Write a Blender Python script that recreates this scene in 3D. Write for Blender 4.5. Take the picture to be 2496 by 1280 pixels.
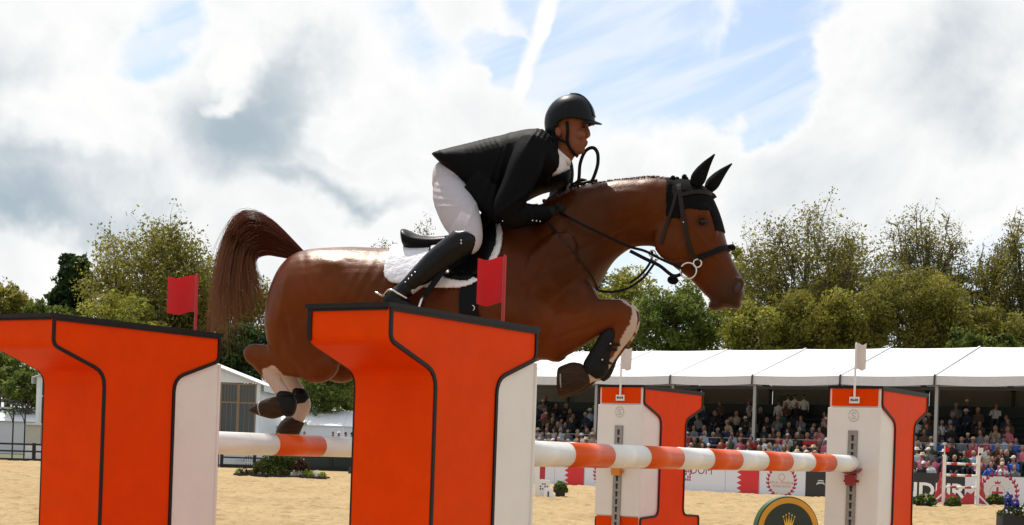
import bpy, bmesh, math, random
import numpy as np
from mathutils import Vector, Matrix
from mathutils.bvhtree import BVHTree

for _o in list(bpy.data.objects):
    bpy.data.objects.remove(_o)
scene = bpy.context.scene
COL = scene.collection
R = math.radians

# ------------------------------------------------------------------ camera
FPX, YH, ROLL, HC = 3779.2, 1099.7, 0.0338, 1.5       # focal length in photo pixels, horizon row, roll, eye height
cam_data = bpy.data.cameras.new('camera')
cam = bpy.data.objects.new('camera', cam_data)
COL.objects.link(cam)
cam.matrix_world = Matrix.Translation((0, 0, HC)) @ Matrix.Rotation(R(90), 4, 'X') @ Matrix.Rotation(ROLL, 4, 'Z')
cam_data.sensor_width = 36.0
cam_data.lens = 36.0 * FPX / 2496.0
cam_data.shift_y = (YH - 640.0) / 2496.0
cam_data.clip_start = 0.05
cam_data.clip_end = 3000.0
scene.camera = cam

# ------------------------------------------------------------------ light
SUN_AZ, SUN_EL = R(-26), R(60)                        # azimuth from +Y towards +X
sun_dir = Vector((math.sin(SUN_AZ) * math.cos(SUN_EL), math.cos(SUN_AZ) * math.cos(SUN_EL), math.sin(SUN_EL)))
sun_data = bpy.data.lights.new('sun', 'SUN')
sun_data.energy = 5.0
sun_data.angle = R(0.55)
sun_data.color = (1.0, 0.94, 0.85)
sun = bpy.data.objects.new('sun', sun_data)
COL.objects.link(sun)
sun.rotation_euler = sun_dir.to_track_quat('Z', 'Y').to_euler()
sun.location = sun_dir * 60

vs = scene.view_settings
vs.view_transform = 'Standard'
vs.look = 'None'
vs.exposure = 0.0
vs.gamma = 1.0
vs.use_curve_mapping = False
scene.cycles.use_denoising = True
scene.cycles.max_bounces = 8
scene.cycles.transparent_max_bounces = 16


class NT:
    """small helper to write node trees"""
    def __init__(self, tree):
        self.t = tree
        self.n = tree.nodes
        self.l = tree.links

    def new(self, kind, **kw):
        n = self.n.new(kind)
        for k, v in kw.items():
            setattr(n, k, v)
        return n

    def put(self, sock, v):
        if v is None:
            return
        if isinstance(v, bpy.types.NodeSocket):
            self.l.new(v, sock)
        else:
            sock.default_value = v

    def math(self, op, a, b=None, c=None, clamp=False):
        n = self.new('ShaderNodeMath', operation=op, use_clamp=clamp)
        self.put(n.inputs[0], a)
        self.put(n.inputs[1], b)
        self.put(n.inputs[2], c)
        return n.outputs[0]

    def vmath(self, op, a, b=None, scale=None):
        n = self.new('ShaderNodeVectorMath', operation=op)
        self.put(n.inputs[0], a)
        self.put(n.inputs[1], b)
        if scale is not None:
            self.put(n.inputs['Scale'], scale)
        return n.outputs['Value'] if op in ('LENGTH', 'DOT_PRODUCT', 'DISTANCE') else n.outputs[0]

    def noise(self, vec, scale, detail=4, rough=0.5, dist=0.0, dims='3D'):
        n = self.new('ShaderNodeTexNoise')
        n.noise_dimensions = dims
        self.put(n.inputs['Vector'], vec)
        n.inputs['Scale'].default_value = scale
        n.inputs['Detail'].default_value = detail
        n.inputs['Roughness'].default_value = rough
        n.inputs['Distortion'].default_value = dist
        return n.outputs['Fac']

    def ramp(self, fac, lo, hi, smooth=True, to0=0.0, to1=1.0):
        n = self.new('ShaderNodeMapRange')
        n.interpolation_type = 'SMOOTHSTEP' if smooth else 'LINEAR'
        self.put(n.inputs[0], fac)
        n.inputs[1].default_value = lo
        n.inputs[2].default_value = hi
        n.inputs[3].default_value = to0
        n.inputs[4].default_value = to1
        return n.outputs[0]

    def mix(self, fac, a, b, mode='MIX'):
        n = self.new('ShaderNodeMix', data_type='RGBA', blend_type=mode)
        self.put(n.inputs[0], fac)
        self.put(n.inputs[6], a if isinstance(a, bpy.types.NodeSocket) else (*a, 1.0) if len(a) == 3 else a)
        self.put(n.inputs[7], b if isinstance(b, bpy.types.NodeSocket) else (*b, 1.0) if len(b) == 3 else b)
        return n.outputs[2]

    def mapping(self, vec, loc=(0, 0, 0), rot=(0, 0, 0), scale=(1, 1, 1), kind='POINT'):
        n = self.new('ShaderNodeMapping', vector_type=kind)
        self.put(n.inputs['Vector'], vec)
        n.inputs['Location'].default_value = loc
        n.inputs['Rotation'].default_value = rot
        n.inputs['Scale'].default_value = scale
        return n.outputs[0]


def px_ray(x, y):
    dx, dy = x - 1248.0, y - YH
    c, s = math.cos(ROLL), math.sin(ROLL)
    return np.array([(c * dx + s * dy) / FPX, 1.0, -(-s * dx + c * dy) / FPX])


def at(x, y, depth):
    """the point at this distance in front of the camera that shows at photo pixel x, y"""
    r = px_ray(x, y) * depth
    return np.array([r[0], r[1], r[2] + HC])


def on_ground(x, y, z=0.0):
    r = px_ray(x, y)
    t = (z - HC) / r[2]
    return np.array([r[0] * t, r[1] * t, z])


def to_px(P):
    P = np.asarray(P, float)
    x = FPX * P[..., 0] / P[..., 1]
    y = -FPX * (P[..., 2] - HC) / P[..., 1]
    c, s = math.cos(ROLL), math.sin(ROLL)
    return np.stack([1248 + c * x - s * y, YH + s * x + c * y], -1)


# ------------------------------------------------------------------ sky: Nishita with broken cumulus, thin cirrus and a contrail
world = bpy.data.worlds.new('World')
scene.world = world
world.cycles.sampling_method = 'MANUAL'
world.cycles.sample_map_resolution = 512
world.use_nodes = True
W = NT(world.node_tree)
W.n.clear()
w_out = W.new('ShaderNodeOutputWorld')
w_bg = W.new('ShaderNodeBackground')
SKY_STRENGTH = 0.10
w_bg.inputs['Strength'].default_value = SKY_STRENGTH
W.l.new(w_bg.outputs[0], w_out.inputs['Surface'])
sky = W.new('ShaderNodeTexSky')
sky.sky_type = 'NISHITA'
sky.sun_disc = False
sky.sun_elevation = SUN_EL
sky.sun_rotation = SUN_AZ
sky.altitude = 50
sky.air_density = 1.0
sky.dust_density = 1.2
sky.ozone_density = 1.2
tc = W.new('ShaderNodeTexCoord').outputs['Generated']
dirv = W.vmath('NORMALIZE', tc)
sep = W.new('ShaderNodeSeparateXYZ')
W.l.new(dirv, sep.inputs[0])
az = W.math('ARCTAN2', sep.outputs[0], sep.outputs[1])
el = W.math('ARCSINE', sep.outputs[2])
comb = W.new('ShaderNodeCombineXYZ')
W.l.new(az, comb.inputs[0])
W.l.new(el, comb.inputs[1])
# billowy warp of the cloud layout
wn = W.new('ShaderNodeTexNoise')
wn.inputs['Scale'].default_value = 9.0
wn.inputs['Detail'].default_value = 5.0
wn.inputs['Roughness'].default_value = 0.58
W.l.new(dirv, wn.inputs['Vector'])
warp = W.vmath('SCALE', W.vmath('SUBTRACT', wn.outputs['Color'], (0.5, 0.5, 0.5)), scale=0.13)
layout = W.vmath('ADD', comb.outputs[0], warp)


def azel(x, y):
    r = px_ray(x, y)
    return math.atan2(r[0], r[1]), math.asin(r[2] / np.linalg.norm(r))


def blob_sum(vec, blobs, start=None):
    acc = start
    for (x, y, rx, ry, rot, amp) in blobs:
        a, e = azel(x, y)
        m = W.mapping(vec, (a, e, 0), (0, 0, R(-rot)), (rx / FPX, ry / FPX, 1.0), 'TEXTURE')
        g = W.new('ShaderNodeTexGradient', gradient_type='SPHERICAL')
        W.l.new(m, g.inputs[0])
        acc = W.math('MULTIPLY_ADD', g.outputs['Fac'], amp, acc if acc is not None else 0.0)
    return acc


n_big = W.noise(dirv, 3.2, 2, 0.5)
n_mid = W.noise(dirv, 11.0, 5, 0.56, 0.35)
n_fine = W.noise(dirv, 40.0, 3, 0.6, 0.2)
base = W.math('MULTIPLY_ADD', n_mid, 0.9, W.math('MULTIPLY', n_big, 0.75))
base = W.math('MULTIPLY_ADD', n_fine, 0.22, base)
CLOUDS = [  # x, y, radius x, radius y, turn, amount
    (60, 250, 430, 420, 0, 0.75), (-60, 560, 560, 260, 0, 0.45), (620, 230, 420, 360, 10, 0.85), (760, 420, 520, 240, 0, 0.6),
    (1060, 330, 360, 200, 0, 0.55), (300, 620, 700, 160, 0, 0.4), (900, 560, 700, 200, 0, 0.5), (1130, 60, 190, 130, 20, 0.55),
    (2330, 200, 480, 330, -18, 0.95), (2200, 380, 520, 200, -10, 0.5), (1600, 420, 560, 200, 0, 0.55), (2050, 470, 620, 190, 0, 0.55),
    (330, 120, 120, 230, 40, -0.85), (1205, 175, 120, 85, 0, -0.9), (1900, 115, 150, 210, 35, -0.75), (1700, 240, 400, 150, -20, -0.22),
    (1480, 30, 300, 150, -15, -0.35), (60, 665, 280, 60, 0, -0.35), (680, 492, 90, 24, 8, -0.5), (1080, 372, 50, 20, 0, -0.5),
]
dens = blob_sum(layout, CLOUDS, base)
cover = W.ramp(dens, 0.80, 1.14)
DARK = [
    (640, 350, 330, 170, 0, 0.95), (760, 190, 260, 110, -12, 0.6), (120, 440, 330, 110, 10, 0.75), (70, 560, 420, 90, 0, 0.95),
    (20, 200, 160, 200, 0, 0.45), (900, 500, 220, 50, 0, 0.7), (2350, 130, 260, 150, -10, 0.55), (2440, 290, 170, 120, 0, 0.5),
    (1900, 360, 210, 130, 0, 0.3), (560, 210, 110, 70, 30, -0.75), (525, 275, 70, 42, 0, -0.8), (880, 350, 110, 60, 0, -0.6),
    (160, 330, 250, 140, 0, -0.4), (1020, 300, 220, 120, 0, -0.4),
]
shade_n = W.math('MULTIPLY_ADD', W.noise(dirv, 8.0, 6, 0.6, 0.5), 1.35, -0.41)
dark = W.ramp(blob_sum(layout, DARK, shade_n), 0.05, 1.28)
thick = W.ramp(dens, 0.90, 1.45)
soft = W.math('MULTIPLY', W.ramp(W.noise(dirv, 15.0, 6, 0.6, 0.4), 0.38, 0.72), 0.22)
dark = W.math('MAXIMUM', W.math('MULTIPLY', dark, thick), W.math('MULTIPLY', soft, thick))
k = 1.0 / SKY_STRENGTH
cloud_lit = (1.01 * k, 1.01 * k, 1.0 * k)
cloud_grey = (0.43 * k, 0.52 * k, 0.59 * k)
cloud_col = W.mix(dark, cloud_lit, cloud_grey)
# thin streaked cirrus veil over the blue
ci = W.noise(W.mapping(W.mapping(comb.outputs[0], (0, 0, 0), (0, 0, R(-23))), scale=(2.2, 13.0, 1)), 3.0, 4, 0.55, 0.5)
veil = W.math('MULTIPLY_ADD', W.ramp(ci, 0.33, 0.64), 0.70, 0.22)
sky_lift = W.vmath('SCALE', sky.outputs[0], scale=1.55)
sky_col = W.mix(veil, sky_lift, (0.86 * k, 0.92 * k, 0.99 * k))
# a drifting contrail, hardly warped
slim = W.vmath('ADD', comb.outputs[0], W.vmath('SCALE', W.vmath('SUBTRACT', wn.outputs['Color'], (0.5, 0.5, 0.5)), scale=0.030))
trail = W.ramp(blob_sum(slim, [(1300, 112, 30, 190, 19, 1.0), (1264, 225, 26, 75, 14, 0.8), (1330, 20, 34, 90, 12, 0.8)]), 0.15, 0.85)
final = W.mix(cover, W.mix(trail, sky_col, cloud_lit), cloud_col)
W.l.new(final, w_bg.inputs['Color'])

# ------------------------------------------------------------------ mesh helpers
def put_on(o, label=None, cat=None, group=None, kind=None):
    if label: o['label'] = label
    if cat: o['category'] = cat
    if group: o['group'] = group
    if kind: o['kind'] = kind
    return o


def empty(name, loc=(0, 0, 0), rz=0.0):
    o = bpy.data.objects.new(name, None)
    o.empty_display_size = 0.1
    COL.objects.link(o)
    o.location = loc
    o.rotation_euler = (0, 0, rz)
    return o


def world_of(o):
    m = Matrix.Translation(o.location)
    if o.parent is not None:
        m = world_of(o.parent) @ o.matrix_parent_inverse @ m
    return m


def adopt(child, parent):
    """parent while keeping the child's world place (parents here are never turned or scaled)"""
    child.parent = parent
    if parent is not None:
        child.matrix_parent_inverse = world_of(parent).inverted()
    return child


def mesh_from(name, verts, faces, smooth=False):
    me = bpy.data.meshes.new(name)
    me.from_pydata([tuple(map(float, v)) for v in verts], [], [tuple(map(int, f)) for f in faces])
    if smooth:
        me.polygons.foreach_set('use_smooth', np.ones(len(me.polygons), bool))
    me.update()
    return me


def obj(name, me, mat=None, parent=None, local=True):
    """link a mesh; local=True: vertices are already in the parent's space"""
    o = bpy.data.objects.new(name, me)
    COL.objects.link(o)
    if mat is not None:
        ms = mat if isinstance(mat, (list, tuple)) else [mat]
        me.materials.clear()
        for m in ms:
            me.materials.append(m)
    if parent is not None:
        o.parent = parent
        if not local:
            o.matrix_parent_inverse = world_of(parent).inverted()
    return o


def strands(paths, rad, n=4):
    """many open tubes at once: paths (N, m, 3), rad (N, m) -> verts, quads"""
    paths = np.asarray(paths, float)
    rad = np.asarray(rad, float)
    N_, m_ = paths.shape[:2]
    tan = np.gradient(paths, axis=1)
    tan /= np.linalg.norm(tan, axis=2, keepdims=True) + 1e-12
    ref = np.where(np.abs(tan[..., 2:3]) < 0.9, np.array([0, 0, 1.0]), np.array([1.0, 0, 0]))
    s = np.cross(tan, ref)
    s /= np.linalg.norm(s, axis=2, keepdims=True) + 1e-12
    t = np.cross(tan, s)
    ang = np.linspace(0, 2 * math.pi, n, endpoint=False)
    V = paths[:, :, None] + rad[:, :, None, None] * (np.cos(ang)[None, None, :, None] * s[:, :, None] + np.sin(ang)[None, None, :, None] * t[:, :, None])
    i, j, k_ = np.meshgrid(np.arange(N_), np.arange(m_ - 1), np.arange(n), indexing='ij')
    b0 = i * m_ * n + j * n
    k2 = (k_ + 1) % n
    F = np.stack([b0 + k_, b0 + k2, b0 + n + k2, b0 + n + k_], -1).reshape(-1, 4)
    return V.reshape(-1, 3), F


def quad_mesh(name, V, F, smooth=True):
    me = bpy.data.meshes.new(name)
    me.vertices.add(len(V))
    me.vertices.foreach_set('co', np.asarray(V, np.float32).ravel())
    me.loops.add(4 * len(F))
    me.loops.foreach_set('vertex_index', np.asarray(F, np.int32).ravel())
    me.polygons.add(len(F))
    me.polygons.foreach_set('loop_start', np.arange(0, 4 * len(F), 4, dtype=np.int32))
    me.polygons.foreach_set('loop_total', np.full(len(F), 4, np.int32))
    if smooth:
        me.polygons.foreach_set('use_smooth', np.ones(len(F), bool))
    me.update(calc_edges=True)
    return me


class MB:
    """collects shapes, builds one mesh"""
    def __init__(self):
        self.v, self.f, self.m = [], [], []

    def add(self, verts, faces, mi=0):
        b = len(self.v)
        self.v.extend([tuple(map(float, p)) for p in verts])
        self.f.extend([tuple(int(i) + b for i in f) for f in faces])
        self.m.extend([mi] * len(faces))
        return self

    def box(self, lo, hi, mi=0):
        x0, y0, z0 = lo
        x1, y1, z1 = hi
        v = [(x0, y0, z0), (x1, y0, z0), (x1, y1, z0), (x0, y1, z0), (x0, y0, z1), (x1, y0, z1), (x1, y1, z1), (x0, y1, z1)]
        f = [(0, 3, 2, 1), (4, 5, 6, 7), (0, 1, 5, 4), (1, 2, 6, 5), (2, 3, 7, 6), (3, 0, 4, 7)]
        return self.add(v, f, mi)

    def bar(self, p, q, w, h, up=(0, 0, 1), mi=0):
        p, q = Vector(p), Vector(q)
        d = (q - p).normalized()
        s = d.cross(Vector(up))
        if s.length < 1e-5:
            s = d.cross(Vector((0, 1, 0)))
        s.normalize()
        t = s.cross(d)
        v = []
        for e in (p, q):
            for a, b in ((-1, -1), (1, -1), (1, 1), (-1, 1)):
                v.append(e + s * (a * w / 2) + t * (b * h / 2))
        return self.add(v, [(0, 1, 2, 3), (7, 6, 5, 4), (0, 4, 5, 1), (1, 5, 6, 2), (2, 6, 7, 3), (3, 7, 4, 0)], mi)

    def tube(self, pts, rad, n=8, mi=0, caps=True):
        v, f = tube(pts, rad, n, caps)
        return self.add(v, f, mi)

    def prism(self, outline, frame, d0, d1, mi=0):
        """outline: 2-D points (counter-clockwise seen from +normal); frame: origin, ex, ey, en"""
        o, ex, ey, en = [np.asarray(a, float) for a in frame]
        n = len(outline)
        v = [o + ex * a + ey * b + en * d0 for a, b in outline] + [o + ex * a + ey * b + en * d1 for a, b in outline]
        f = [tuple(range(n - 1, -1, -1)), tuple(range(n, 2 * n))] + [(i, (i + 1) % n, n + (i + 1) % n, n + i) for i in range(n)]
        return self.add(v, f, mi)

    def build(self, name, mat=None, parent=None, smooth=False, local=True):
        me = mesh_from(name, self.v, self.f, smooth)
        o = obj(name, me, mat, parent, local)
        if len(set(self.m)) > 1:
            me.polygons.foreach_set('material_index', np.array(self.m, np.int32))
        return o


def tube(pts, rad, n=8, caps=True):
    pts = np.array([np.asarray(p, float) for p in pts])
    rad = np.broadcast_to(np.asarray(rad, float), (len(pts),))
    tan = np.gradient(pts, axis=0)
    tan /= np.linalg.norm(tan, axis=1)[:, None] + 1e-12
    ref = np.array([0, 0, 1.0]) if abs(tan[0][2]) < 0.9 else np.array([1.0, 0, 0])
    v, f = [], []
    s = np.cross(tan[0], ref)
    s /= np.linalg.norm(s)
    ang = np.linspace(0, 2 * math.pi, n, endpoint=False)
    for i in range(len(pts)):
        s = s - tan[i] * (s @ tan[i])
        s /= np.linalg.norm(s) + 1e-12
        t = np.cross(tan[i], s)
        v.extend(pts[i] + rad[i] * (np.cos(a) * s + np.sin(a) * t) for a in ang)
    for i in range(len(pts) - 1):
        for j in range(n):
            k2 = (j + 1) % n
            f.append((i * n + j, i * n + k2, (i + 1) * n + k2, (i + 1) * n + j))
    if caps:
        f.append(tuple(range(n - 1, -1, -1)))
        b = (len(pts) - 1) * n
        f.append(tuple(range(b, b + n)))
    return v, f


def catmull(P, per=6):
    """smooth a list of stations (rows of numbers)"""
    P = np.asarray(P, float)
    n = len(P)
    out = []
    for i in range(n - 1):
        p0, p1, p2, p3 = P[max(i - 1, 0)], P[i], P[i + 1], P[min(i + 2, n - 1)]
        for k in range(per):
            t = k / per
            out.append(0.5 * (2 * p1 + (p2 - p0) * t + (2 * p0 - 5 * p1 + 4 * p2 - p3) * t * t + (3 * p1 - p0 - 3 * p2 + p3) * t ** 3))
    out.append(P[-1])
    return np.array(out)


def rings_to_mesh(rings, caps=True):
    n = len(rings[0])
    v = [p for r in rings for p in r]
    f = []
    for i in range(len(rings) - 1):
        for j in range(n):
            k2 = (j + 1) % n
            f.append((i * n + j, i * n + k2, (i + 1) * n + k2, (i + 1) * n + j))
    if caps:
        f.append(tuple(range(n - 1, -1, -1)))
        b = (len(rings) - 1) * n
        f.append(tuple(range(b, b + n)))
    return v, f


def ellipsoid(c, ax, ay, az_, nu=18, nv=10):
    """ax, ay, az_: semi-axis vectors"""
    c, ax, ay, az_ = [np.asarray(a, float) for a in (c, ax, ay, az_)]
    rings = []
    for i in range(nv + 1):
        t = math.pi * (i + 0.001) / (nv + 0.002)
        rings.append([c + az_ * math.cos(t) + math.sin(t) * (ax * math.cos(a) + ay * math.sin(a)) for a in np.linspace(0, 2 * math.pi, nu, endpoint=False)])
    return rings_to_mesh(rings)


def union_mesh(name, shapes, voxel, smooth_iter=6, factor=0.5, extra=None):
    """one continuous skin round overlapping closed shapes"""
    mb = MB()
    for v, f in shapes:
        mb.add(v, f)
    me = mesh_from(name + '_raw', mb.v, mb.f)
    bm = bmesh.new()
    bm.from_mesh(me)
    bmesh.ops.recalc_face_normals(bm, faces=bm.faces[:])
    bm.to_mesh(me)
    bm.free()
    o = bpy.data.objects.new('tmp_union', me)
    COL.objects.link(o)
    m = o.modifiers.new('r', 'REMESH')
    m.mode = 'VOXEL'
    m.voxel_size = voxel
    m.adaptivity = 0.0
    if smooth_iter:
        s = o.modifiers.new('s', 'SMOOTH')
        s.factor = factor
        s.iterations = smooth_iter
    dg = bpy.context.evaluated_depsgraph_get()
    out = bpy.data.meshes.new_from_object(o.evaluated_get(dg), depsgraph=dg)
    out.name = name
    bpy.data.objects.remove(o)
    bpy.data.meshes.remove(me)
    out.polygons.foreach_set('use_smooth', np.ones(len(out.polygons), bool))
    return out


def coords(me):
    a = np.empty(len(me.vertices) * 3, np.float32)
    me.vertices.foreach_get('co', a)
    return a.reshape(-1, 3).astype(float)


def normals(me):
    a = np.empty(len(me.vertices) * 3, np.float32)
    me.vertices.foreach_get('normal', a)
    return a.reshape(-1, 3).astype(float)


def in_poly(pts, poly):
    x, y = pts[:, 0], pts[:, 1]
    poly = np.asarray(poly, float)
    inside = np.zeros(len(pts), bool)
    j = len(poly) - 1
    for i in range(len(poly)):
        xi, yi = poly[i]
        xj, yj = poly[j]
        c = ((yi > y) != (yj > y)) & (x < (xj - xi) * (y - yi) / (yj - yi + 1e-12) + xi)
        inside ^= c
        j = i
    return inside


def noise3(p, seed=0):
    """cheap smooth value noise on points (n,3) -> (n,)"""
    p = np.asarray(p, float)
    i = np.floor(p).astype(np.int64)
    f = p - i
    f = f * f * (3 - 2 * f)

    def h(ix, iy, iz):
        n = (ix * 374761393 + iy * 668265263 + iz * 2147483647 + seed * 974711) & 0x7fffffff
        n = ((n ^ (n >> 13)) * 1274126177) & 0x7fffffff
        return ((n ^ (n >> 16)) & 0xffff) / 65535.0
    r = 0
    for dx in (0, 1):
        for dy in (0, 1):
            for dz in (0, 1):
                w = (f[:, 0] if dx else 1 - f[:, 0]) * (f[:, 1] if dy else 1 - f[:, 1]) * (f[:, 2] if dz else 1 - f[:, 2])
                r = r + w * h(i[:, 0] + dx, i[:, 1] + dy, i[:, 2] + dz)
    return r


# ------------------------------------------------------------------ materials
def material(name, col, rough=0.6, metal=0.0, spec=0.5, vary=0.0, scale=8.0, bump=0.0, bscale=60.0, sheen=0.0, coat=0.0, col2=None,
             trans=0.0, stretch=(1, 1, 1), coord='Object', objcol=False, rvary=0.0, dirt=0.0, vcol=None, detail=5):
    m = bpy.data.materials.new(name)
    m.use_nodes = True
    N = NT(m.node_tree)
    b = N.n['Principled BSDF']
    b.inputs['Roughness'].default_value = rough
    b.inputs['Metallic'].default_value = metal
    b.inputs['Specular IOR Level'].default_value = spec
    b.inputs['Sheen Weight'].default_value = sheen
    b.inputs['Coat Weight'].default_value = coat
    tcn = N.new('ShaderNodeTexCoord')
    vec = N.mapping(tcn.outputs[coord], scale=stretch)
    c = (*col, 1.0)
    if vcol:
        a = N.new('ShaderNodeVertexColor', layer_name=vcol)
        c = a.outputs['Color']
    if objcol:
        oi = N.new('ShaderNodeObjectInfo')
        c = oi.outputs['Color']
    if vary or col2:
        nz = N.noise(vec, scale, detail, 0.55)
        if col2:
            c = N.mix(N.ramp(nz, 0.35, 0.65), c, col2)
        if vary:
            v2 = N.noise(vec, scale * 2.7, detail, 0.6)
            hsv = N.new('ShaderNodeHueSaturation')
            N.put(hsv.inputs['Value'], N.math('MULTIPLY_ADD', N.ramp(v2, 0.25, 0.75, False), 2 * vary, 1 - vary))
            N.put(hsv.inputs['Color'], c)
            c = hsv.outputs[0]
    if dirt:
        dn = N.noise(vec, 3.1, 8, 0.65, 0.4)
        c = N.mix(N.math('MULTIPLY', N.ramp(dn, 0.55, 0.8), dirt), c, (0.12, 0.085, 0.05))
    N.put(b.inputs['Base Color'], c)
    if rvary:
        rn = N.noise(vec, scale * 1.7, 5, 0.6)
        N.put(b.inputs['Roughness'], N.math('MULTIPLY_ADD', rn, 2 * rvary, rough - rvary))
    if bump:
        bn = N.noise(vec, bscale, 5, 0.6)
        bp = N.new('ShaderNodeBump')
        bp.inputs['Strength'].default_value = bump
        bp.inputs['Distance'].default_value = 0.02
        N.put(bp.inputs['Height'], bn)
        N.l.new(bp.outputs[0], b.inputs['Normal'])
    if trans:
        # thin leaf / cloth: part of the light passes through
        tr = N.new('ShaderNodeBsdfTranslucent')
        N.put(tr.inputs['Color'], c)
        mx = N.new('ShaderNodeMixShader')
        mx.inputs[0].default_value = trans
        N.l.new(b.outputs[0], mx.inputs[1])
        N.l.new(tr.outputs[0], mx.inputs[2])
        N.l.new(mx.outputs[0], N.n['Material Output'].inputs['Surface'])
    return m


M = {}
M['orange'] = material('orange_paint', (0.70, 0.050, 0.0006), 0.45, spec=0.04, vary=0.07, scale=3.0, dirt=0.16, rvary=0.10, bump=0.03, bscale=30)
M['white_paint'] = material('white_paint', (0.72, 0.69, 0.66), 0.45, vary=0.04, scale=3.0, dirt=0.12, bump=0.03, bscale=40)
M['black_trim'] = material('black_trim', (0.010, 0.008, 0.008), 0.5, spec=0.2, vary=0.3, scale=9)
M['steel'] = material('galvanised_steel', (0.30, 0.28, 0.26), 0.5, metal=0.7, vary=0.25, scale=25, bump=0.1, bscale=90, dirt=0.4)
M['dark_hole'] = material('slot_dark', (0.02, 0.018, 0.016), 0.8)
M['pole_white'] = material('pole_white', (0.74, 0.73, 0.70), 0.32, vary=0.04, scale=5, dirt=0.15, stretch=(1, 1, 1), rvary=0.1)
M['pole_orange'] = material('pole_orange', (0.68, 0.085, 0.005), 0.3, spec=0.3, vary=0.06, scale=5, dirt=0.12, rvary=0.1)
M['red_plastic'] = material('red_plastic', (0.66, 0.006, 0.010), 0.4, trans=0.55, vary=0.05)
M['red_pole'] = material('red_pole', (0.45, 0.006, 0.008), 0.35)
M['white_plastic'] = material('white_plastic', (0.74, 0.69, 0.66), 0.4, trans=0.3, vary=0.04)
M['white_pole'] = material('white_pole', (0.75, 0.73, 0.7), 0.35)
M['cup_red'] = material('cup_red', (0.25, 0.012, 0.012), 0.4)
M['cup_orange'] = material('cup_orange', (0.65, 0.22, 0.01), 0.4)
M['ink'] = material('black_print', (0.02, 0.02, 0.022), 0.6)
M['grey_print'] = material('grey_print', (0.42, 0.40, 0.38), 0.6)

# ------------------------------------------------------------------ ground
g_mat = bpy.data.materials.new('grass_ground')
g_mat.use_nodes = True
N = NT(g_mat.node_tree)
geo = N.new('ShaderNodeNewGeometry').outputs['Position']
N.put(N.n['Principled BSDF'].inputs['Base Color'], N.mix(N.noise(geo, 0.3, 8, 0.6), (0.05, 0.075, 0.018), (0.12, 0.11, 0.045)))
N.n['Principled BSDF'].inputs['Roughness'].default_value = 0.9
me = mesh_from('ground', [(-900, -300, 0), (900, -300, 0), (900, 1500, 0), (-900, 1500, 0)], [(0, 1, 2, 3)])
ground = obj('ground', me, g_mat)
put_on(ground, kind='structure')

s_mat = bpy.data.materials.new('arena_sand')
s_mat.use_nodes = True
N = NT(s_mat.node_tree)
geo = N.new('ShaderNodeNewGeometry').outputs['Position']
b = N.n['Principled BSDF']
b.inputs['Roughness'].default_value = 0.95
b.inputs['Specular IOR Level'].default_value = 0.1
lowf = N.noise(geo, 0.12, 4, 0.5)
midf = N.noise(geo, 1.3, 7, 0.65, 0.6)
clod = N.noise(geo, 5.0, 6, 0.7, 0.8)
vor = N.new('ShaderNodeTexVoronoi')
vor.inputs['Scale'].default_value = 1.7
N.put(vor.inputs['Vector'], geo)
prints = N.ramp(vor.outputs['Distance'], 0.08, 0.32)
c = N.mix(N.ramp(lowf, 0.3, 0.7), (0.385, 0.272, 0.140), (0.435, 0.315, 0.166))
c = N.mix(N.math('MULTIPLY', N.ramp(midf, 0.46, 0.72), 0.62), c, (0.245, 0.160, 0.070))
c = N.mix(N.math('MULTIPLY', N.ramp(clod, 0.48, 0.68), 0.55), c, (0.20, 0.130, 0.058))
N.put(b.inputs['Base Color'], c)
hgt = N.math('MULTIPLY_ADD', prints, 0.5, N.math('MULTIPLY_ADD', midf, 0.7, N.math('MULTIPLY', clod, 0.5)))
bp = N.new('ShaderNodeBump')
bp.inputs['Strength'].default_value = 0.9
bp.inputs['Distance'].default_value = 0.10
N.put(bp.inputs['Height'], hgt)
N.l.new(bp.outputs[0], b.inputs['Normal'])
# stand line: the advertising boards run from S0 along SD
S0 = np.array([9.62, 66.47])
SD = np.array([math.cos(R(35)), -math.sin(R(35))])
SN = np.array([math.sin(R(35)), math.cos(R(35))])          # away from the arena
pa, pb = S0 - SD * 14, S0 + SD * 68
sand_outline = [(-70, -25), (60, -25), tuple(pb + SN * 1.2), tuple(pa + SN * 1.2), (-1.0, 88.9), (-70, 86.5)]
me = mesh_from('sand_arena', [(x, y, 0.004) for x, y in sand_outline], [tuple(range(6))])
sand = obj('sand_arena', me, s_mat)
put_on(sand, kind='structure')

# trodden surface: hoof prints and clods as real relief over the part of the arena in view
nu_, nv_ = 430, 540
uu = np.linspace(-0.40, 0.40, nu_)
yy = np.exp(np.linspace(math.log(17.0), math.log(91.0), nv_))
GX, GY = np.meshgrid(uu, yy, indexing='ij')
GX = GX * GY
pp_ = np.stack([GX.ravel(), GY.ravel(), np.zeros(GX.size)], 1)
hh_ = 0.075 * np.clip(noise3(pp_ * 1.9, 1) - 0.25, 0, 1) + 0.085 * np.clip(noise3(pp_ * 4.3, 2) - 0.35, 0, 1) + 0.035 * noise3(pp_ * 8.5, 3)
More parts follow.
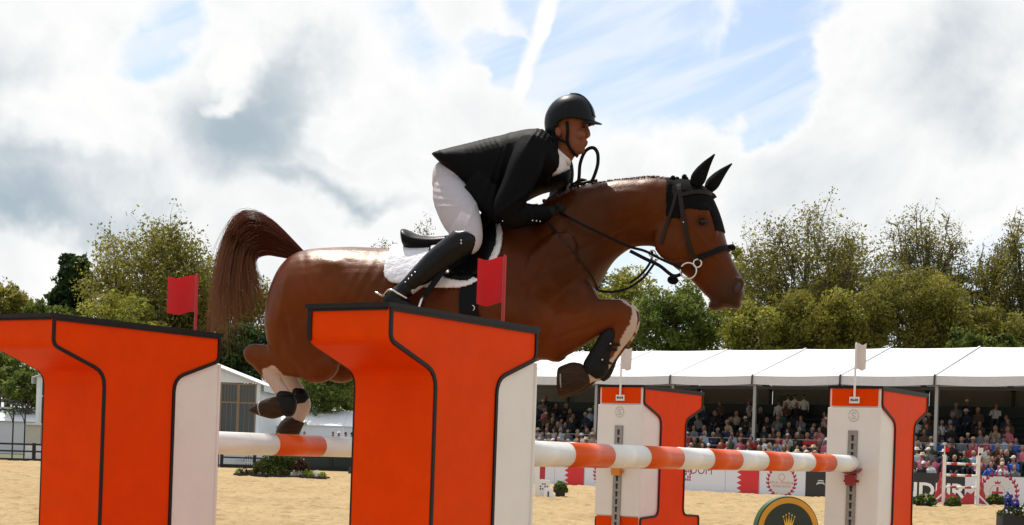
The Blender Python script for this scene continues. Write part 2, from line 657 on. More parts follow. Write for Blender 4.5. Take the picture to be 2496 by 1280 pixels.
# keep it inside the sand
inside_ = in_poly(pp_[:, :2], np.array(sand_outline)) & (((pp_[:, :2] - S0) @ SN) < -0.25)
edge_ = np.minimum(1, np.clip(-((pp_[:, :2] - S0) @ SN) / 2.0, 0, 1)) * np.clip((88.0 - pp_[:, 1]) / 3, 0, 1)
zz_ = np.where(inside_, 0.008 + hh_ * (0.25 + 0.75 * edge_), -0.03)
ii_, jj_ = np.meshgrid(np.arange(nu_ - 1), np.arange(nv_ - 1), indexing='ij')
q0 = (ii_ * nv_ + jj_).ravel()
FQ = np.stack([q0, q0 + nv_, q0 + nv_ + 1, q0 + 1], 1)
FQ = FQ[inside_[FQ].all(1)]
relief = obj('sand_relief', quad_mesh('sand_relief', np.stack([pp_[:, 0], pp_[:, 1], zz_], 1), FQ), s_mat)
put_on(relief, kind='structure')

# ------------------------------------------------------------------ the four wing stands of the oxer
TH = R(31.186)
EU = np.array([math.sin(TH), math.cos(TH), 0.0])       # along the poles, away from the camera
EV = np.array([math.cos(TH), -math.sin(TH), 0.0])      # direction of the jump
EZ = np.array([0, 0, 1.0])
SC = 1.15
PA = SC * np.array([-1.50324649, 5.01254811, 0])
PB = SC * np.array([-0.35183939, 4.23977095, 0])
PC = SC * np.array([0.72338782, 8.69114834, 0])
PD = SC * np.array([1.87479492, 7.91837118, 0])
SU, SV, SH = 0.919, 0.309, 1.943


def round_corner(prev, p, nxt, r, n=5):
    prev, p, nxt = [np.asarray(a, float) for a in (prev, p, nxt)]
    d0 = (prev - p) / np.linalg.norm(prev - p)
    d1 = (nxt - p) / np.linalg.norm(nxt - p)
    a, b_ = p + d0 * r, p + d1 * r
    return [tuple((1 - t) ** 2 * a + 2 * t * (1 - t) * p + t * t * b_) for t in np.linspace(0, 1, n)]


def i_profile(zf=1.100):
    """the I-shaped side, s = distance from the inner face, z up; returned counter-clockwise in (s, z)"""
    raw = [(0.0, 0.0), (SU, 0.0), (SU, zf - 0.11), (SU, zf), (0.658, zf + 0.012), (0.658, 1.745), (SU, 1.832), (SU, SH),
           (0.0, SH), (0.0, 1.832), (0.262, 1.745), (0.262, zf + 0.012), (0.0, zf)]
    rr = {3: 0.03, 4: 0.05, 5: 0.05, 6: 0.03, 9: 0.03, 10: 0.05, 11: 0.05, 12: 0.03}
    out = []
    n = len(raw)
    for i in range(n):
        if i in rr:
            out += round_corner(raw[i - 1], raw[i], raw[(i + 1) % n], rr[i])
        else:
            out.append(raw[i])
    return out


PROFILE_FAR, PROFILE_NEAR = i_profile(), i_profile(0.90)


def inset(outline, d):
    o = np.array(outline)
    n = len(o)
    res = []
    for i in range(n):
        a, p, c2 = o[i - 1], o[i], o[(i + 1) % n]
        e0 = (p - a) / (np.linalg.norm(p - a) + 1e-9)
        e1 = (c2 - p) / (np.linalg.norm(c2 - p) + 1e-9)
        n0, n1 = np.array([-e0[1], e0[0]]), np.array([-e1[1], e1[0]])
        m = n0 + n1
        m /= np.linalg.norm(m) + 1e-9
        res.append(tuple(p + m * d / max(0.35, m @ n0)))
    return res


def strip_ring(mb, outline, d, frame, h0, h1, mi=0):
    """a flat band of width d along the inside of a closed outline, from height h0 to h1 off the face"""
    o, ex, ey, en = frame
    ins = inset(outline, d)
    n = len(outline)
    P = lambda q, h: o + ex * q[0] + ey * q[1] + en * h
    v = [P(q, h0) for q in outline] + [P(q, h1) for q in outline] + [P(q, h1) for q in ins] + [P(q, h0) for q in ins]
    f = []
    for i in range(n):
        j = (i + 1) % n
        f += [(i, j, n + j, n + i), (n + i, n + j, 2 * n + j, 2 * n + i), (2 * n + i, 2 * n + j, 3 * n + j, 3 * n + i)]
    mb.add(v, f, mi)


def jump_stand(P, near, label):
    # origin: the inner corner on the camera's profile side; s runs from the inner to the outer face
    O = P + EU * SU if near else P.copy()
    EO = -EU if near else EU
    PROFILE = PROFILE_NEAR if near else PROFILE_FAR
    root = empty('jump_stand', O)
    put_on(root, label, 'jump stand', 'orange and white wing stands of the oxer')
    o0 = np.zeros(3)
    side_frames = [(o0, EO, EZ, EV), (o0 - EV * SV, EO, EZ, -EV)]
    # core: inner side straight and white, outer side follows the I shape
    outer = [p for p in PROFILE if p[0] > 0.45]
    core = [(0.0, 0.0)] + [p for p in outer] + [(0.0, SH)]
    # order: (0,0) -> outer side going up -> top
    core = [(0.0, 0.0)] + sorted([p for p in outer if p[1] <= 0.0001], key=lambda p: p[0]) + [p for p in outer if p[1] > 0.0001] + [(0.0, SH)]
    n = len(core)
    mb = MB()
    v = [EO * a + EZ * z for a, z in core] + [EO * a + EZ * z - EV * SV for a, z in core]
    flip = near
    f, mi = [], []
    f.append(tuple(range(n))); mi.append(1)
    f.append(tuple(range(2 * n - 1, n - 1, -1))); mi.append(1)
    for i in range(n):
        j = (i + 1) % n
        f.append((j, i, n + i, n + j))
        mi.append(0 if (core[i][0] > 0.4 or core[j][0] > 0.4) else 1)
    me = mesh_from('body', v, f)
    me.materials.append(M['orange']); me.materials.append(M['white_paint'])
    me.polygons.foreach_set('material_index', np.array(mi, np.int32))
    bm = bmesh.new(); bm.from_mesh(me); bmesh.ops.recalc_face_normals(bm, faces=bm.faces[:]); bm.to_mesh(me); bm.free()
    obj('body', me, None, root)
    for fr in side_frames:
        mb = MB()
        o, ex, ey, en = fr
        mb.prism(PROFILE, fr, 0.0, 0.006)
        mb.build('side_panel', M['orange'], root)
        mb = MB()
        strip_ring(mb, PROFILE, 0.0135, fr, 0.004, 0.0125)
        mb.build('edge_trim', M['black_trim'], root)
    # black top cap
    mb = MB()
    fr = (o0 + EZ * SH, EO, -EV, EZ)
    mb.prism([(-0.012, -0.014), (SU + 0.012, -0.014), (SU + 0.012, SV + 0.014), (-0.012, SV + 0.014)], fr, -0.004, 0.012)
    mb.build('top_cap', M['black_trim'], root)
    # inner face: orange head band, proud white panel, orange foot band
    fr_in = (o0, -EV, EZ, -EO)
    mb = MB(); mb.prism([(0.016, 1.836), (SV - 0.012, 1.836), (SV - 0.012, SH - 0.006), (0.016, SH - 0.006)], fr_in, 0.0, 0.008)
    mb.build('head_band', M['orange'], root)
    mb = MB(); mb.prism([(-0.008, 1.104), (SV + 0.010, 1.104), (SV + 0.010, 1.826), (-0.008, 1.826)], fr_in, 0.0, 0.014)
    pan = mb.build('inner_panel', M['white_paint'], root)
    bv = pan.modifiers.new('b', 'BEVEL'); bv.width = 0.006; bv.segments = 2
    mb = MB(); mb.prism([(0.004, 0.02), (SV - 0.004, 0.02), (SV - 0.004, 1.098), (0.004, 1.098)], fr_in, 0.0, 0.008)
    mb.build('foot_band', M['orange'], root)
    # black arris on the outer head
    fr_out = (o0 + EO * SU, -EV, EZ, EO)
    mb = MB()
    mb.prism([(SV - 0.009, 1.836), (SV + 0.002, 1.836), (SV + 0.002, SH - 0.004), (SV - 0.009, SH - 0.004)], fr_out, 0.0005, 0.005)
    mb.prism([(0.0, SH - 0.012), (SV - 0.0095, SH - 0.012), (SV - 0.0095, SH - 0.004), (0.0, SH - 0.004)], fr_out, 0.0005, 0.005)
    mb.build('head_trim', M['black_trim'], root)
    # steel cup track with slots
    tr = empty('cup_track', (0, 0, 0)); tr.parent = root
    mb = MB(); mb.prism([(0.128, 0.30), (0.186, 0.30), (0.186, 1.690), (0.128, 1.690)], fr_in, 0.014, 0.022)
    trk = mb.build('cup_track', M['steel'], root)
    bpy.data.objects.remove(tr)
    for i in range(26):
        z = 1.645 - i * 0.05
        mb = MB()
        mb.prism([(0.150, z - 0.017), (0.164, z - 0.017), (0.164, z + 0.006), (0.168, z + 0.014), (0.157, z + 0.020), (0.146, z + 0.014), (0.150, z + 0.006)], fr_in, 0.0215, 0.0226)
        mb.build('slot', M['dark_hole'], trk)
    # ring emblem with a slanted S stroke
    cz, cb = 1.778, 0.157
    mb = MB()
    ring = [(cb + 0.030 * math.cos(t), cz + 0.034 * math.sin(t)) for t in np.linspace(0.25, 2 * math.pi + 0.0, 26)]
    mb.tube([fr_in[0] + fr_in[1] * a + fr_in[2] * z + fr_in[3] * 0.0145 for a, z in ring], 0.0022, 5)
    sc = catmull([(cb - 0.014, cz + 0.012), (cb + 0.002, cz + 0.017), (cb + 0.010, cz + 0.004), (cb - 0.008, cz - 0.006), (cb - 0.004, cz - 0.018), (cb + 0.014, cz - 0.012)], 4)
    mb.tube([fr_in[0] + fr_in[1] * a + fr_in[2] * z + fr_in[3] * 0.0145 for a, z in sc], 0.0026, 5)
    mb.build('emblem', M['grey_print'], root)
    return root, fr_in


ST = {}
for nm, P, near, lab in (
        ('A', PA, True, 'orange T-headed wing stand cut by the left edge of the picture'),
        ('B', PB, True, 'large near orange wing stand in front of the horse'),
        ('C', PC, False, 'far wing stand with white panel below the horse nose, holding the orange cup'),
        ('D', PD, False, 'far wing stand with white panel beside the round green sign, holding the red cup')):
    ST[nm] = (P + EU * SU if near else P.copy(), near) + tuple(jump_stand(P, near, lab))


# ------------------------------------------------------------------ poles, cups
def stripes_pole(P, label, shift, par):
    """a pole from the inner face of a near stand to the inner face of its far stand"""
    a = P + EU * (SU + 0.045) - EV * (SV / 2)
    Lp = 4.03 - 0.075
    zc = 1.493
    root = empty('striped_pole', a + EZ * zc)
    put_on(root, label, 'pole', 'striped poles of the oxer')
    r = 0.0502
    cuts = [0.0] + [x for x in np.arange(shift + (0.3416 if par == 0 else 0), Lp - 0.1, 0.3416)] + [Lp]
    n = 28
    ang = np.linspace(0, 2 * math.pi, n, endpoint=False)
    s1, s2 = np.cross(EU, EZ), EZ
    for i in range(len(cuts) - 1):
        x0, x1 = cuts[i], cuts[i + 1]
        white = (i + par) % 2 == 0
        rr = r if white else r + 0.0006
        prof = [(x0, rr), (x1, rr)]
        if i == 0: prof = [(x0, 0.02), (x0 + 0.002, rr - 0.006), (x0 + 0.008, rr)] + prof[1:]
        if i == len(cuts) - 2: prof = prof[:1] + [(x1 - 0.022, rr), (x1 - 0.008, rr - 0.008), (x1, 0.03)]
        rings = [[EU * x + q * (math.cos(t) * s1 + math.sin(t) * s2) for t in ang] for x, q in prof]
        v, f = rings_to_mesh(rings)
        me = mesh_from('band', v, f, True)
        obj('band', me, M['pole_white'] if white else M['pole_orange'], root)
    return root, zc


stripes_pole(PB, 'orange and white striped pole running to the stand with the red cup', 0.143, 1)
stripes_pole(PA, 'orange and white striped pole passing under the hind hooves', 0.164, 0)


def cup(stand, mat, zc, label):
    O, near, root, fr = ST[stand]
    o = O + (0 if False else 0)
    base = O
    ex, ey, en = fr[1], fr[2], fr[3]
    c = base + ex * (SV / 2) + ey * (zc - 0.052)
    mb = MB()
    # curved plate under the pole
    arc = [(0.075 * math.sin(t), 0.062 * (1 - math.cos(t))) for t in np.linspace(-1.0, 1.0, 9)]
    pr = [(a, b_ - 0.002) for a, b_ in arc] + [(a, b_ - 0.012) for a, b_ in reversed(arc)]
    mb.prism(pr, (c, ex, ey, en), 0.023, 0.075)
    # bracket block and pin
    mb.prism([(-0.026, -0.075), (0.026, -0.075), (0.034, -0.014), (-0.034, -0.014)], (c, ex, ey, en), 0.023, 0.058)
    mb.tube([c + ey * -0.05 + en * 0.023 + ex * -0.045, c + ey * -0.05 + en * 0.03 + ex * 0.045], 0.007, 8)
    o = mb.build('jump_cup', M[mat])
    put_on(o, label, 'jump cup')


cup('C', 'cup_orange', 1.493, 'small orange cup on the metal track of the stand below the horse head')
cup('D', 'cup_red', 1.493, 'dark red cup under the end of the pole at the right stand')
cup('A', 'cup_red', 1.493, 'cup behind the leftmost stand carrying the pole under the hooves')
cup('B', 'cup_red', 1.493, 'cup behind the large near stand carrying the nearer pole')


# ------------------------------------------------------------------ flags
def flag(stand, red, label, w, h, wdir, zbase, zcl, lean=0.0):
    O, near, root, fr = ST[stand]
    ex, ey, en = fr[1], fr[2], fr[3]
    base = O + ex * (SV / 2) + en * 0.020
    t = empty('marker_flag', base + EZ * (SH - 0.07))
    put_on(t, label, 'flag', 'fence flags')
    mp, mc = (M['red_pole'], M['red_plastic']) if red else (M['white_pole'], M['white_plastic'])
    mb = MB()
    z0 = 0.0
    mb.tube([(0, 0, z0), (0, 0, zcl + h / 2 + 0.006 - (SH - 0.07))], 0.0068, 10)
    mb.tube([(0, 0, zcl + h / 2 + 0.006 - (SH - 0.07)), (0, 0, zcl + h / 2 + 0.012 - (SH - 0.07))], 0.0045, 10)
    mb.build('staff', mp, t)
    mb = MB()
    mb.prism([(-0.03, -0.022), (0.03, -0.022), (0.03, 0.016), (-0.03, 0.016)], (np.zeros(3) - en * 0.009, ex, ey, en), 0.0, 0.012)
    br = mb.build('bracket', M['white_paint'], t)
    for k2 in (-0.018, -0.006, 0.006, 0.018):
        mb = MB(); mb.prism([(k2 - 0.005, -0.008), (k2 + 0.004, -0.010), (k2 + 0.005, 0.004), (k2 - 0.003, 0.006)], (np.zeros(3) - en * 0.009, ex, ey, en), 0.0122, 0.0132)
        mb.build('mark', M['ink'], br)
    # rigid wavy plate
    nx = 26
    xs = np.linspace(0, w, nx)
    wav = 0.006 * np.sin(xs / w * 2 * math.pi * 1.05 + 0.5)
    top = [(x, h / 2 + q) for x, q in zip(xs, wav)]
    bot = [(x, -h / 2 + q) for x, q in zip(xs, wav)]
    v, f = [], []
    zc = zcl - (SH - 0.07)
    for side in (-0.0018, 0.0018):
        for (x, a), (_, b_) in zip(top, bot):
            bulge = 0.004 * math.sin(x / w * math.pi * 2)
            v.append(wdir * x + EZ * (zc + a) + EU * (side + bulge))
            v.append(wdir * x + EZ * (zc + b_) + EU * (side + bulge))
    k2 = 2 * nx
    for i in range(nx - 1):
        a = 2 * i
        f += [(a, a + 2, a + 3, a + 1), (k2 + a, k2 + a + 1, k2 + a + 3, k2 + a + 2), (a, k2 + a, k2 + a + 2, a + 2), (a + 1, a + 3, k2 + a + 3, k2 + a + 1)]
    f += [(0, 1, k2 + 1, k2), (k2 - 2, 2 * k2 - 2, 2 * k2 - 1, k2 - 1)]
    me = mesh_from('flag_plate', v, f)
    bm = bmesh.new(); bm.from_mesh(me); bmesh.ops.recalc_face_normals(bm, faces=bm.faces[:]); bm.to_mesh(me); bm.free()
    obj('flag_plate', me, mc, t)
    return t


flag('A', True, 'red wavy-edged flag on the stand at the left edge', 0.168, 0.158, -EV, 0, 2.125)
flag('B', True, 'red wavy-edged flag in front of the horse shoulder', 0.118, 0.172, -EV, 0, 2.130)
flag('C', False, 'small pale flag on the far stand under the horse knee', 0.074, 0.140, EV, 0, 2.120)
flag('D', False, 'small pale flag on the far stand at the right', 0.062, 0.152, EV, 0, 2.125)

# ------------------------------------------------------------------ horse: a vertical median plane, heading right and a little towards the camera
PSI = R(13)
HN = np.array([math.sin(PSI), math.cos(PSI), 0.0])     # away from the camera, horse's left
HD = np.array([math.cos(PSI), -math.sin(PSI), 0.0])    # the way it travels
HP = at(1050, 700, 7.45)


def mp(x, y, w=0.0):
    """photo pixel -> point on the plane w metres to the camera side of the horse's median plane"""
    r = px_ray(x, y)
    q = HP - HN * w
    t = (q[:2] @ HN[:2]) / (r[:2] @ HN[:2])
    return np.array([r[0] * t, r[1] * t, r[2] * t + HC])


PXM = 1.0 / np.linalg.norm(mp(1051, 700) - mp(1050, 700))     # pixels per metre at the horse


def loft_tb(st, per=6, n=30, w0=0.0, sq=2.0):
    """stations: top x, y, bottom x, y, half width, egg (+ wider at top)"""
    S = catmull(st, per)
    rings = []
    for tx, ty, bx, by, hw, egg in S:
        T, B_ = mp(tx, ty, w0), mp(bx, by, w0)
        c, a = (T + B_) / 2, (T - B_) / 2
        ring = []
        for t in np.linspace(0, 2 * math.pi, n, endpoint=False):
            cu, sv = math.cos(t), math.sin(t)
            e = 2.0 / sq
            pu = math.copysign(abs(cu) ** e, cu)
            pv = math.copysign(abs(sv) ** e, sv)
            ring.append(c + a * pu - HN * (pv * max(hw, 0.003) * (1 + egg * cu)))
        rings.append(ring)
    return rings_to_mesh(rings)


def limb(st, per=5, n=18):
    """stations: x, y, in-plane radius in pixels, lateral half width in m, lateral offset w"""
    S = catmull(st, per)
    C = np.array([mp(s[0], s[1], s[4]) for s in S])
    tan = np.gradient(C, axis=0)
    rings = []
    for c, s, t in zip(C, S, tan):
        t = t / (np.linalg.norm(t) + 1e-9)
        lat = -HN - t * (-HN @ t)
        lat /= np.linalg.norm(lat)
        nrm = np.cross(lat, t)
        r = s[2] / PXM
        rings.append([c + nrm * (r * math.cos(a)) + lat * (s[3] * math.sin(a)) for a in np.linspace(0, 2 * math.pi, n, endpoint=False)])
    return rings_to_mesh(rings)


def ball(x, y, rx, ry, hw, w=0.0, rot=0.0):
    """ellipsoid: pixel centre, pixel radii (turned by rot), lateral half width"""
    c = mp(x, y, w)
    ex, ez = HD / PXM, EZ / PXM
    cr, sr = math.cos(R(rot)), math.sin(R(rot))
    return ellipsoid(c, (ex * cr - ez * sr) * rx, (ex * sr + ez * cr) * ry, -HN * hw)


horse_shapes = []
TRUNK = [
    (690, 668, 652, 790, 0.08, 0.0), (706, 640, 668, 845, 0.19, 0.1), (742, 614, 712, 885, 0.255, 0.15), (800, 606, 790, 890, 0.285, 0.15),
    (870, 603, 880, 884, 0.285, 0.05), (960, 606, 980, 886, 0.290, -0.08), (1060, 603, 1080, 896, 0.300, -0.12), (1150, 585, 1180, 903, 0.285, -0.18),
    (1225, 540, 1262, 895, 0.255, -0.28), (1275, 515, 1345, 862, 0.235, -0.35), (1318, 497, 1415, 790, 0.215, -0.40), (1362, 480, 1452, 712, 0.175, -0.25),
    (1420, 456, 1482, 655, 0.138, -0.05), (1480, 444, 1512, 622, 0.118, 0.12), (1545, 437, 1546, 602, 0.106, 0.22), (1600, 434, 1582, 600, 0.100, 0.22),
    (1640, 440, 1606, 606, 0.094, 0.15),
]
horse_shapes.append(loft_tb(TRUNK, 6, 40, sq=2.02))
HEAD = [
    (1640, 440, 1596, 596, 0.07, 0.1), (1672, 440, 1607, 612, 0.098, 0.1), (1712, 455, 1622, 632, 0.108, 0.12), (1741, 492, 1644, 652, 0.106, 0.16),
    (1757, 535, 1664, 668, 0.092, 0.10), (1769, 578, 1682, 683, 0.078, 0.05), (1781, 618, 1699, 700, 0.066, 0.0), (1796, 656, 1716, 716, 0.060, 0.0),
    (1810, 686, 1736, 734, 0.063, 0.05), (1815, 708, 1756, 748, 0.062, 0.1), (1811, 728, 1775, 752, 0.045, 0.1), (1800, 740, 1788, 750, 0.018, 0.0),
]
horse_shapes.append(loft_tb(HEAD, 6, 30, sq=2.1))
# head relief: cheek, brow, nostril wings, chin
for s in (1, -1):
    horse_shapes.append(ball(1640, 588, 44, 50, 0.030, s * 0.075, -30))
    horse_shapes.append(ball(1712, 520, 22, 14, 0.022, s * 0.094, -55))
    horse_shapes.append(ball(1720, 590, 42, 9, 0.012, s * 0.075, -48))
    horse_shapes.append(ball(1798, 696, 14, 20, 0.020, s * 0.050, 20))
horse_shapes.append(ball(1748, 742, 20, 13, 0.045, 0, -20))
horse_shapes.append(ball(1790, 738, 18, 14, 0.05, 0, 30))
# muscles of the trunk
for s in (1, -1):
    horse_shapes.append(ball(790, 705, 105, 72, 0.070, s * 0.205, -10))      # gluteal
    horse_shapes.append(ball(705, 770, 58, 105, 0.085, s * 0.165, 8))        # hamstring
    horse_shapes.append(ball(1320, 690, 62, 130, 0.065, s * 0.185, 28))      # shoulder
    horse_shapes.append(ball(1400, 745, 60, 62, 0.085, s * 0.120, 0))        # point of shoulder, breast
    horse_shapes.append(ball(1260, 770, 90, 70, 0.06, s * 0.205, 10))        # triceps
    horse_shapes.append(ball(1480, 510, 110, 40, 0.032, s * 0.090, -14))      # neck
    horse_shapes.append(ball(1080, 760, 170, 80, 0.045, s * 0.265, 0))       # rib cage
# hind legs
for s, dx, dy in ((1, 0, 0), (-1, 58, -2)):
    w = s * 0.155
    horse_shapes.append(limb([(745 + dx, 700, 70, 0.08, w * 0.9), (748 + dx, 770, 92, 0.105, w), (752 + dx, 835, 84, 0.098, w), (762 + dx, 885, 52, 0.075, w), (766 + dx, 915, 22, 0.05, w)]))
    horse_shapes.append(ball(772 + dx, 886, 56, 48, 0.07, w))
    horse_shapes.append(limb([(748 + dx, 876, 48, 0.060, w), (700 + dx, 878, 38, 0.052, w), (655 + dx, 872, 30, 0.042, w * 0.95), (622 + dx, 864, 27, 0.036, w * 0.9), (606 + dx, 858, 20, 0.026, w * 0.9), (596 + dx, 853, 6, 0.012, w * 0.9)]))
hind_near_w, hind_far_w = 0.135, -0.135
# near hind, below the hock
horse_shapes.append(limb([(622, 858, 22, 0.030, 0.14), (640, 882, 25, 0.034, 0.14), (656, 908, 21, 0.030, 0.14), (676, 938, 17.5, 0.025, 0.138), (692, 964, 19, 0.027, 0.135), (700, 986, 24, 0.032, 0.135), (694, 1000, 20, 0.030, 0.135)]))
horse_shapes.append(limb([(704, 988, 20, 0.030, 0.135), (690, 992, 20, 0.030, 0.135), (668, 991, 21, 0.030, 0.135)]))
# far hind, below the hock
horse_shapes.append(limb([(668, 858, 22, 0.030, -0.135), (682, 884, 23, 0.032, -0.135), (704, 920, 18, 0.026, -0.135), (726, 956, 18, 0.026, -0.135), (736, 985, 23, 0.032, -0.135), (732, 1000, 21, 0.030, -0.135)]))
horse_shapes.append(limb([(738, 990, 20, 0.030, -0.135), (728, 1012, 18, 0.029, -0.135), (719, 1030, 20, 0.031, -0.135)]))
# fore legs
for s, dx, dy in ((1, 0, 0), (-1, 8, 2)):
    w = s * 0.135
    horse_shapes.append(limb([(1290 + dx, 800, 66, 0.070, w), (1345 + dx, 806, 66, 0.075, w), (1400 + dx, 790, 53, 0.066, w), (1452 + dx, 772, 41, 0.052, w), (1495 + dx, 764, 34, 0.040, w), (1520 + dx, 766, 31, 0.038, w), (1538 + dx, 772, 16, 0.022, w)]))
    horse_shapes.append(ball(1352 + dx, 858, 22, 24, 0.04, w, 20))
    horse_shapes.append(limb([(1524 + dx, 756, 22, 0.032, w), (1527 + dx, 778, 25, 0.036, w), (1519 + dx, 808, 24, 0.032, w), (1503 + dx, 838, 18, 0.026, w), (1484 + dx, 868, 17, 0.025, w), (1464 + dx, 893, 21, 0.029, w), (1448 + dx, 906, 23, 0.031, w), (1436 + dx, 908, 18, 0.026, w)]))
    horse_shapes.append(limb([(1452 + dx, 900, 20, 0.028, w), (1430 + dx, 918, 18, 0.027, w), (1410 + dx, 920, 20, 0.030, w)]))
horse_me = union_mesh('horse', horse_shapes, 0.0085, 5, 0.5)
co = coords(horse_me)
nr = normals(horse_me)
# gentle muscle and skin relief
d = (noise3(co * 9.0, 3) - 0.5) * 0.006 + (noise3(co * 26.0, 5) - 0.5) * 0.0016
lat = (co - HP) @ -HN
mir = co + np.outer(2 * np.minimum(lat, 0), HN)          # far side folded onto the near side
hp = to_px(mir)
# skin folds in front of the stifle and behind the girth
for (fx, fy, fl, fw, fr_, famp) in ((880, 690, 60, 9, 62, 0.006), (905, 700, 60, 9, 60, 0.006), (855, 690, 50, 9, 64, 0.005), (935, 700, 45, 8, 58, 0.004), (1400, 700, 70, 9, 75, 0.004), (690, 720, 80, 8, 80, 0.004),
        (1330, 640, 130, 7, 62, -0.007), (1390, 690, 80, 6, 40, -0.006), (1270, 700, 90, 7, 118, -0.006), (1450, 590, 120, 5, 28, -0.006), (1560, 520, 90, 6, 60, -0.003),
        (1240, 790, 70, 6, 150, -0.005), (760, 740, 90, 7, 100, -0.006), (820, 800, 70, 7, 70, -0.005), (1660, 590, 40, 4, 60, -0.004), (1725, 600, 60, 3.5, 128, 0.004), (1690, 610, 50, 3.5, 110, 0.003),
        (1420, 770, 70, 4, 10, 0.003), (1400, 810, 60, 5, 20, -0.005), (700, 800, 60, 6, 100, -0.005), (1000, 720, 60, 10, 80, 0.003), (1040, 720, 60, 10, 80, 0.003)):
    a = R(fr_)
    ux = (hp[:, 0] - fx) * math.cos(a) - (hp[:, 1] - fy) * math.sin(a)
    uy = (hp[:, 0] - fx) * math.sin(a) + (hp[:, 1] - fy) * math.cos(a)
    d += famp * np.exp(-(ux / fl) ** 2 - (uy / fw) ** 2)
co2 = co + nr * d[:, None]
horse_me.vertices.foreach_set('co', co2.astype(np.float32).ravel())
horse_me.update()
co = co2
lat = (co - HP) @ -HN
mir = co + np.outer(2 * np.minimum(lat, 0), HN)
hp = to_px(mir)
# coat colour: chestnut, dark muzzle, white stockings with ragged upper edges
base_c = np.tile(np.array([0.073, 0.0158, 0.0038]), (len(co), 1))
var = noise3(co * 5.0, 11) * 0.35 + noise3(co * np.array([40, 40, 14.0]), 12) * 0.22
base_c *= (0.74 + var)[:, None]
wob = (noise3(co * 30.0, 7) - 0.5) * 26


def paint(mask, col, amt=1.0):
    m = np.clip(mask, 0, 1)[:, None] * amt
    base_c[:] = base_c * (1 - m) + np.array(col) * m


# darker neck, shoulder and girth, partly rider's shade painted in; lighter quarters and flank
neck_shade = np.clip((hp[:, 0] - 1190 + wob * 3) / 170, 0, 1) * np.clip((1600 - hp[:, 0] + wob * 3) / 140, 0, 1) * np.clip((760 - hp[:, 1] + wob * 2) / 90, 0, 1)
base_c *= (1 - 0.48 * neck_shade)[:, None]
rump_tone = np.clip((930 - hp[:, 0] + wob * 3) / 160, 0, 1) * np.clip((hp[:, 1] - 590) / 60, 0, 1)
base_c *= (1 + rump_tone[:, None] * np.array([0.42, 0.46, 0.30]))
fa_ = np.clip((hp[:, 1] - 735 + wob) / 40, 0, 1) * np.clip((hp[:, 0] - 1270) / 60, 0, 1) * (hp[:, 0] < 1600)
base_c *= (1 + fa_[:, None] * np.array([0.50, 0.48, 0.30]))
muz = np.clip((hp[:, 0] * 0.55 + hp[:, 1] * 0.83 - 1505 + wob * 0.4) / 70, 0, 1) * (hp[:, 0] > 1650)
paint(muz, (0.020, 0.012, 0.010), 0.85)
paint(np.exp(-((hp[:, 0] - 1712) / 16) ** 2 - ((hp[:, 1] - 541) / 11) ** 2) * 1.3 * (hp[:, 0] > 1650), (0.012, 0.008, 0.006), 0.9)
pinkw = (0.46, 0.36, 0.295)
sock = in_poly(np.stack([hp[:, 0] + wob * 0.3, hp[:, 1] + wob * 0.3], 1), [(1514, 730), (1562, 726), (1572, 800), (1524, 852), (1496, 910), (1464, 980), (1390, 985), (1404, 905), (1440, 905), (1486, 880), (1506, 846), (1528, 800), (1536, 770), (1534, 750)])
dk = in_poly(hp, [(1524, 740), (1540, 750), (1540, 770), (1532, 790), (1524, 780)])
paint(sock & ~dk, pinkw)
hs = in_poly(np.stack([hp[:, 0] + wob * 0.25, hp[:, 1] + wob * 0.25], 1), [(642, 902), (668, 890), (700, 925), (770, 950), (780, 1080), (640, 1080), (640, 960)])
hs_near = hs & (hp[:, 0] + hp[:, 1] * 0.0 > 0)
paint(hs_near, pinkw)
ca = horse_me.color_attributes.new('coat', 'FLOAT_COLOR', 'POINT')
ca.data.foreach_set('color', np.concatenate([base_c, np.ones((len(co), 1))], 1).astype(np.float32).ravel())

coat = bpy.data.materials.new('horse_coat')
coat.use_nodes = True
N = NT(coat.node_tree)
b = N.n['Principled BSDF']
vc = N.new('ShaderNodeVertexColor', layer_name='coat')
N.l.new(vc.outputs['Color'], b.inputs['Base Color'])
b.inputs['Roughness'].default_value = 0.34
b.inputs['Specular IOR Level'].default_value = 0.26
b.inputs['Specular Tint'].default_value = (1.0, 0.56, 0.30, 1)
b.inputs['Sheen Weight'].default_value = 0.0
b.inputs['Sheen Roughness'].default_value = 0.4
b.inputs['Sheen Tint'].default_value = (0.8, 0.45, 0.25, 1)
b.inputs['Anisotropic'].default_value = 0.3
gp = N.new('ShaderNodeNewGeometry').outputs['Position']
hb = N.noise(N.mapping(gp, rot=(0, R(28), 0), scale=(0.22, 1, 1)), 260, 3, 0.65)
hb2 = N.noise(gp, 24, 5, 0.6)
bp = N.new('ShaderNodeBump')
bp.inputs['Strength'].default_value = 0.28
bp.inputs['Distance'].default_value = 0.004
N.put(bp.inputs['Height'], N.math('MULTIPLY_ADD', hb2, 1.0, N.math('MULTIPLY', hb, 0.9)))
N.l.new(bp.outputs[0], b.inputs['Normal'])
horse = obj('horse', horse_me, coat)
put_on(horse, 'chestnut horse with white stockings jumping over the oxer', 'horse')
HBVH = BVHTree.FromPolygons([tuple(v) for v in co], [tuple(p.vertices) for p in horse_me.polygons])
# parts below are written in world space and parented to the horse, which stands at the origin of its mesh

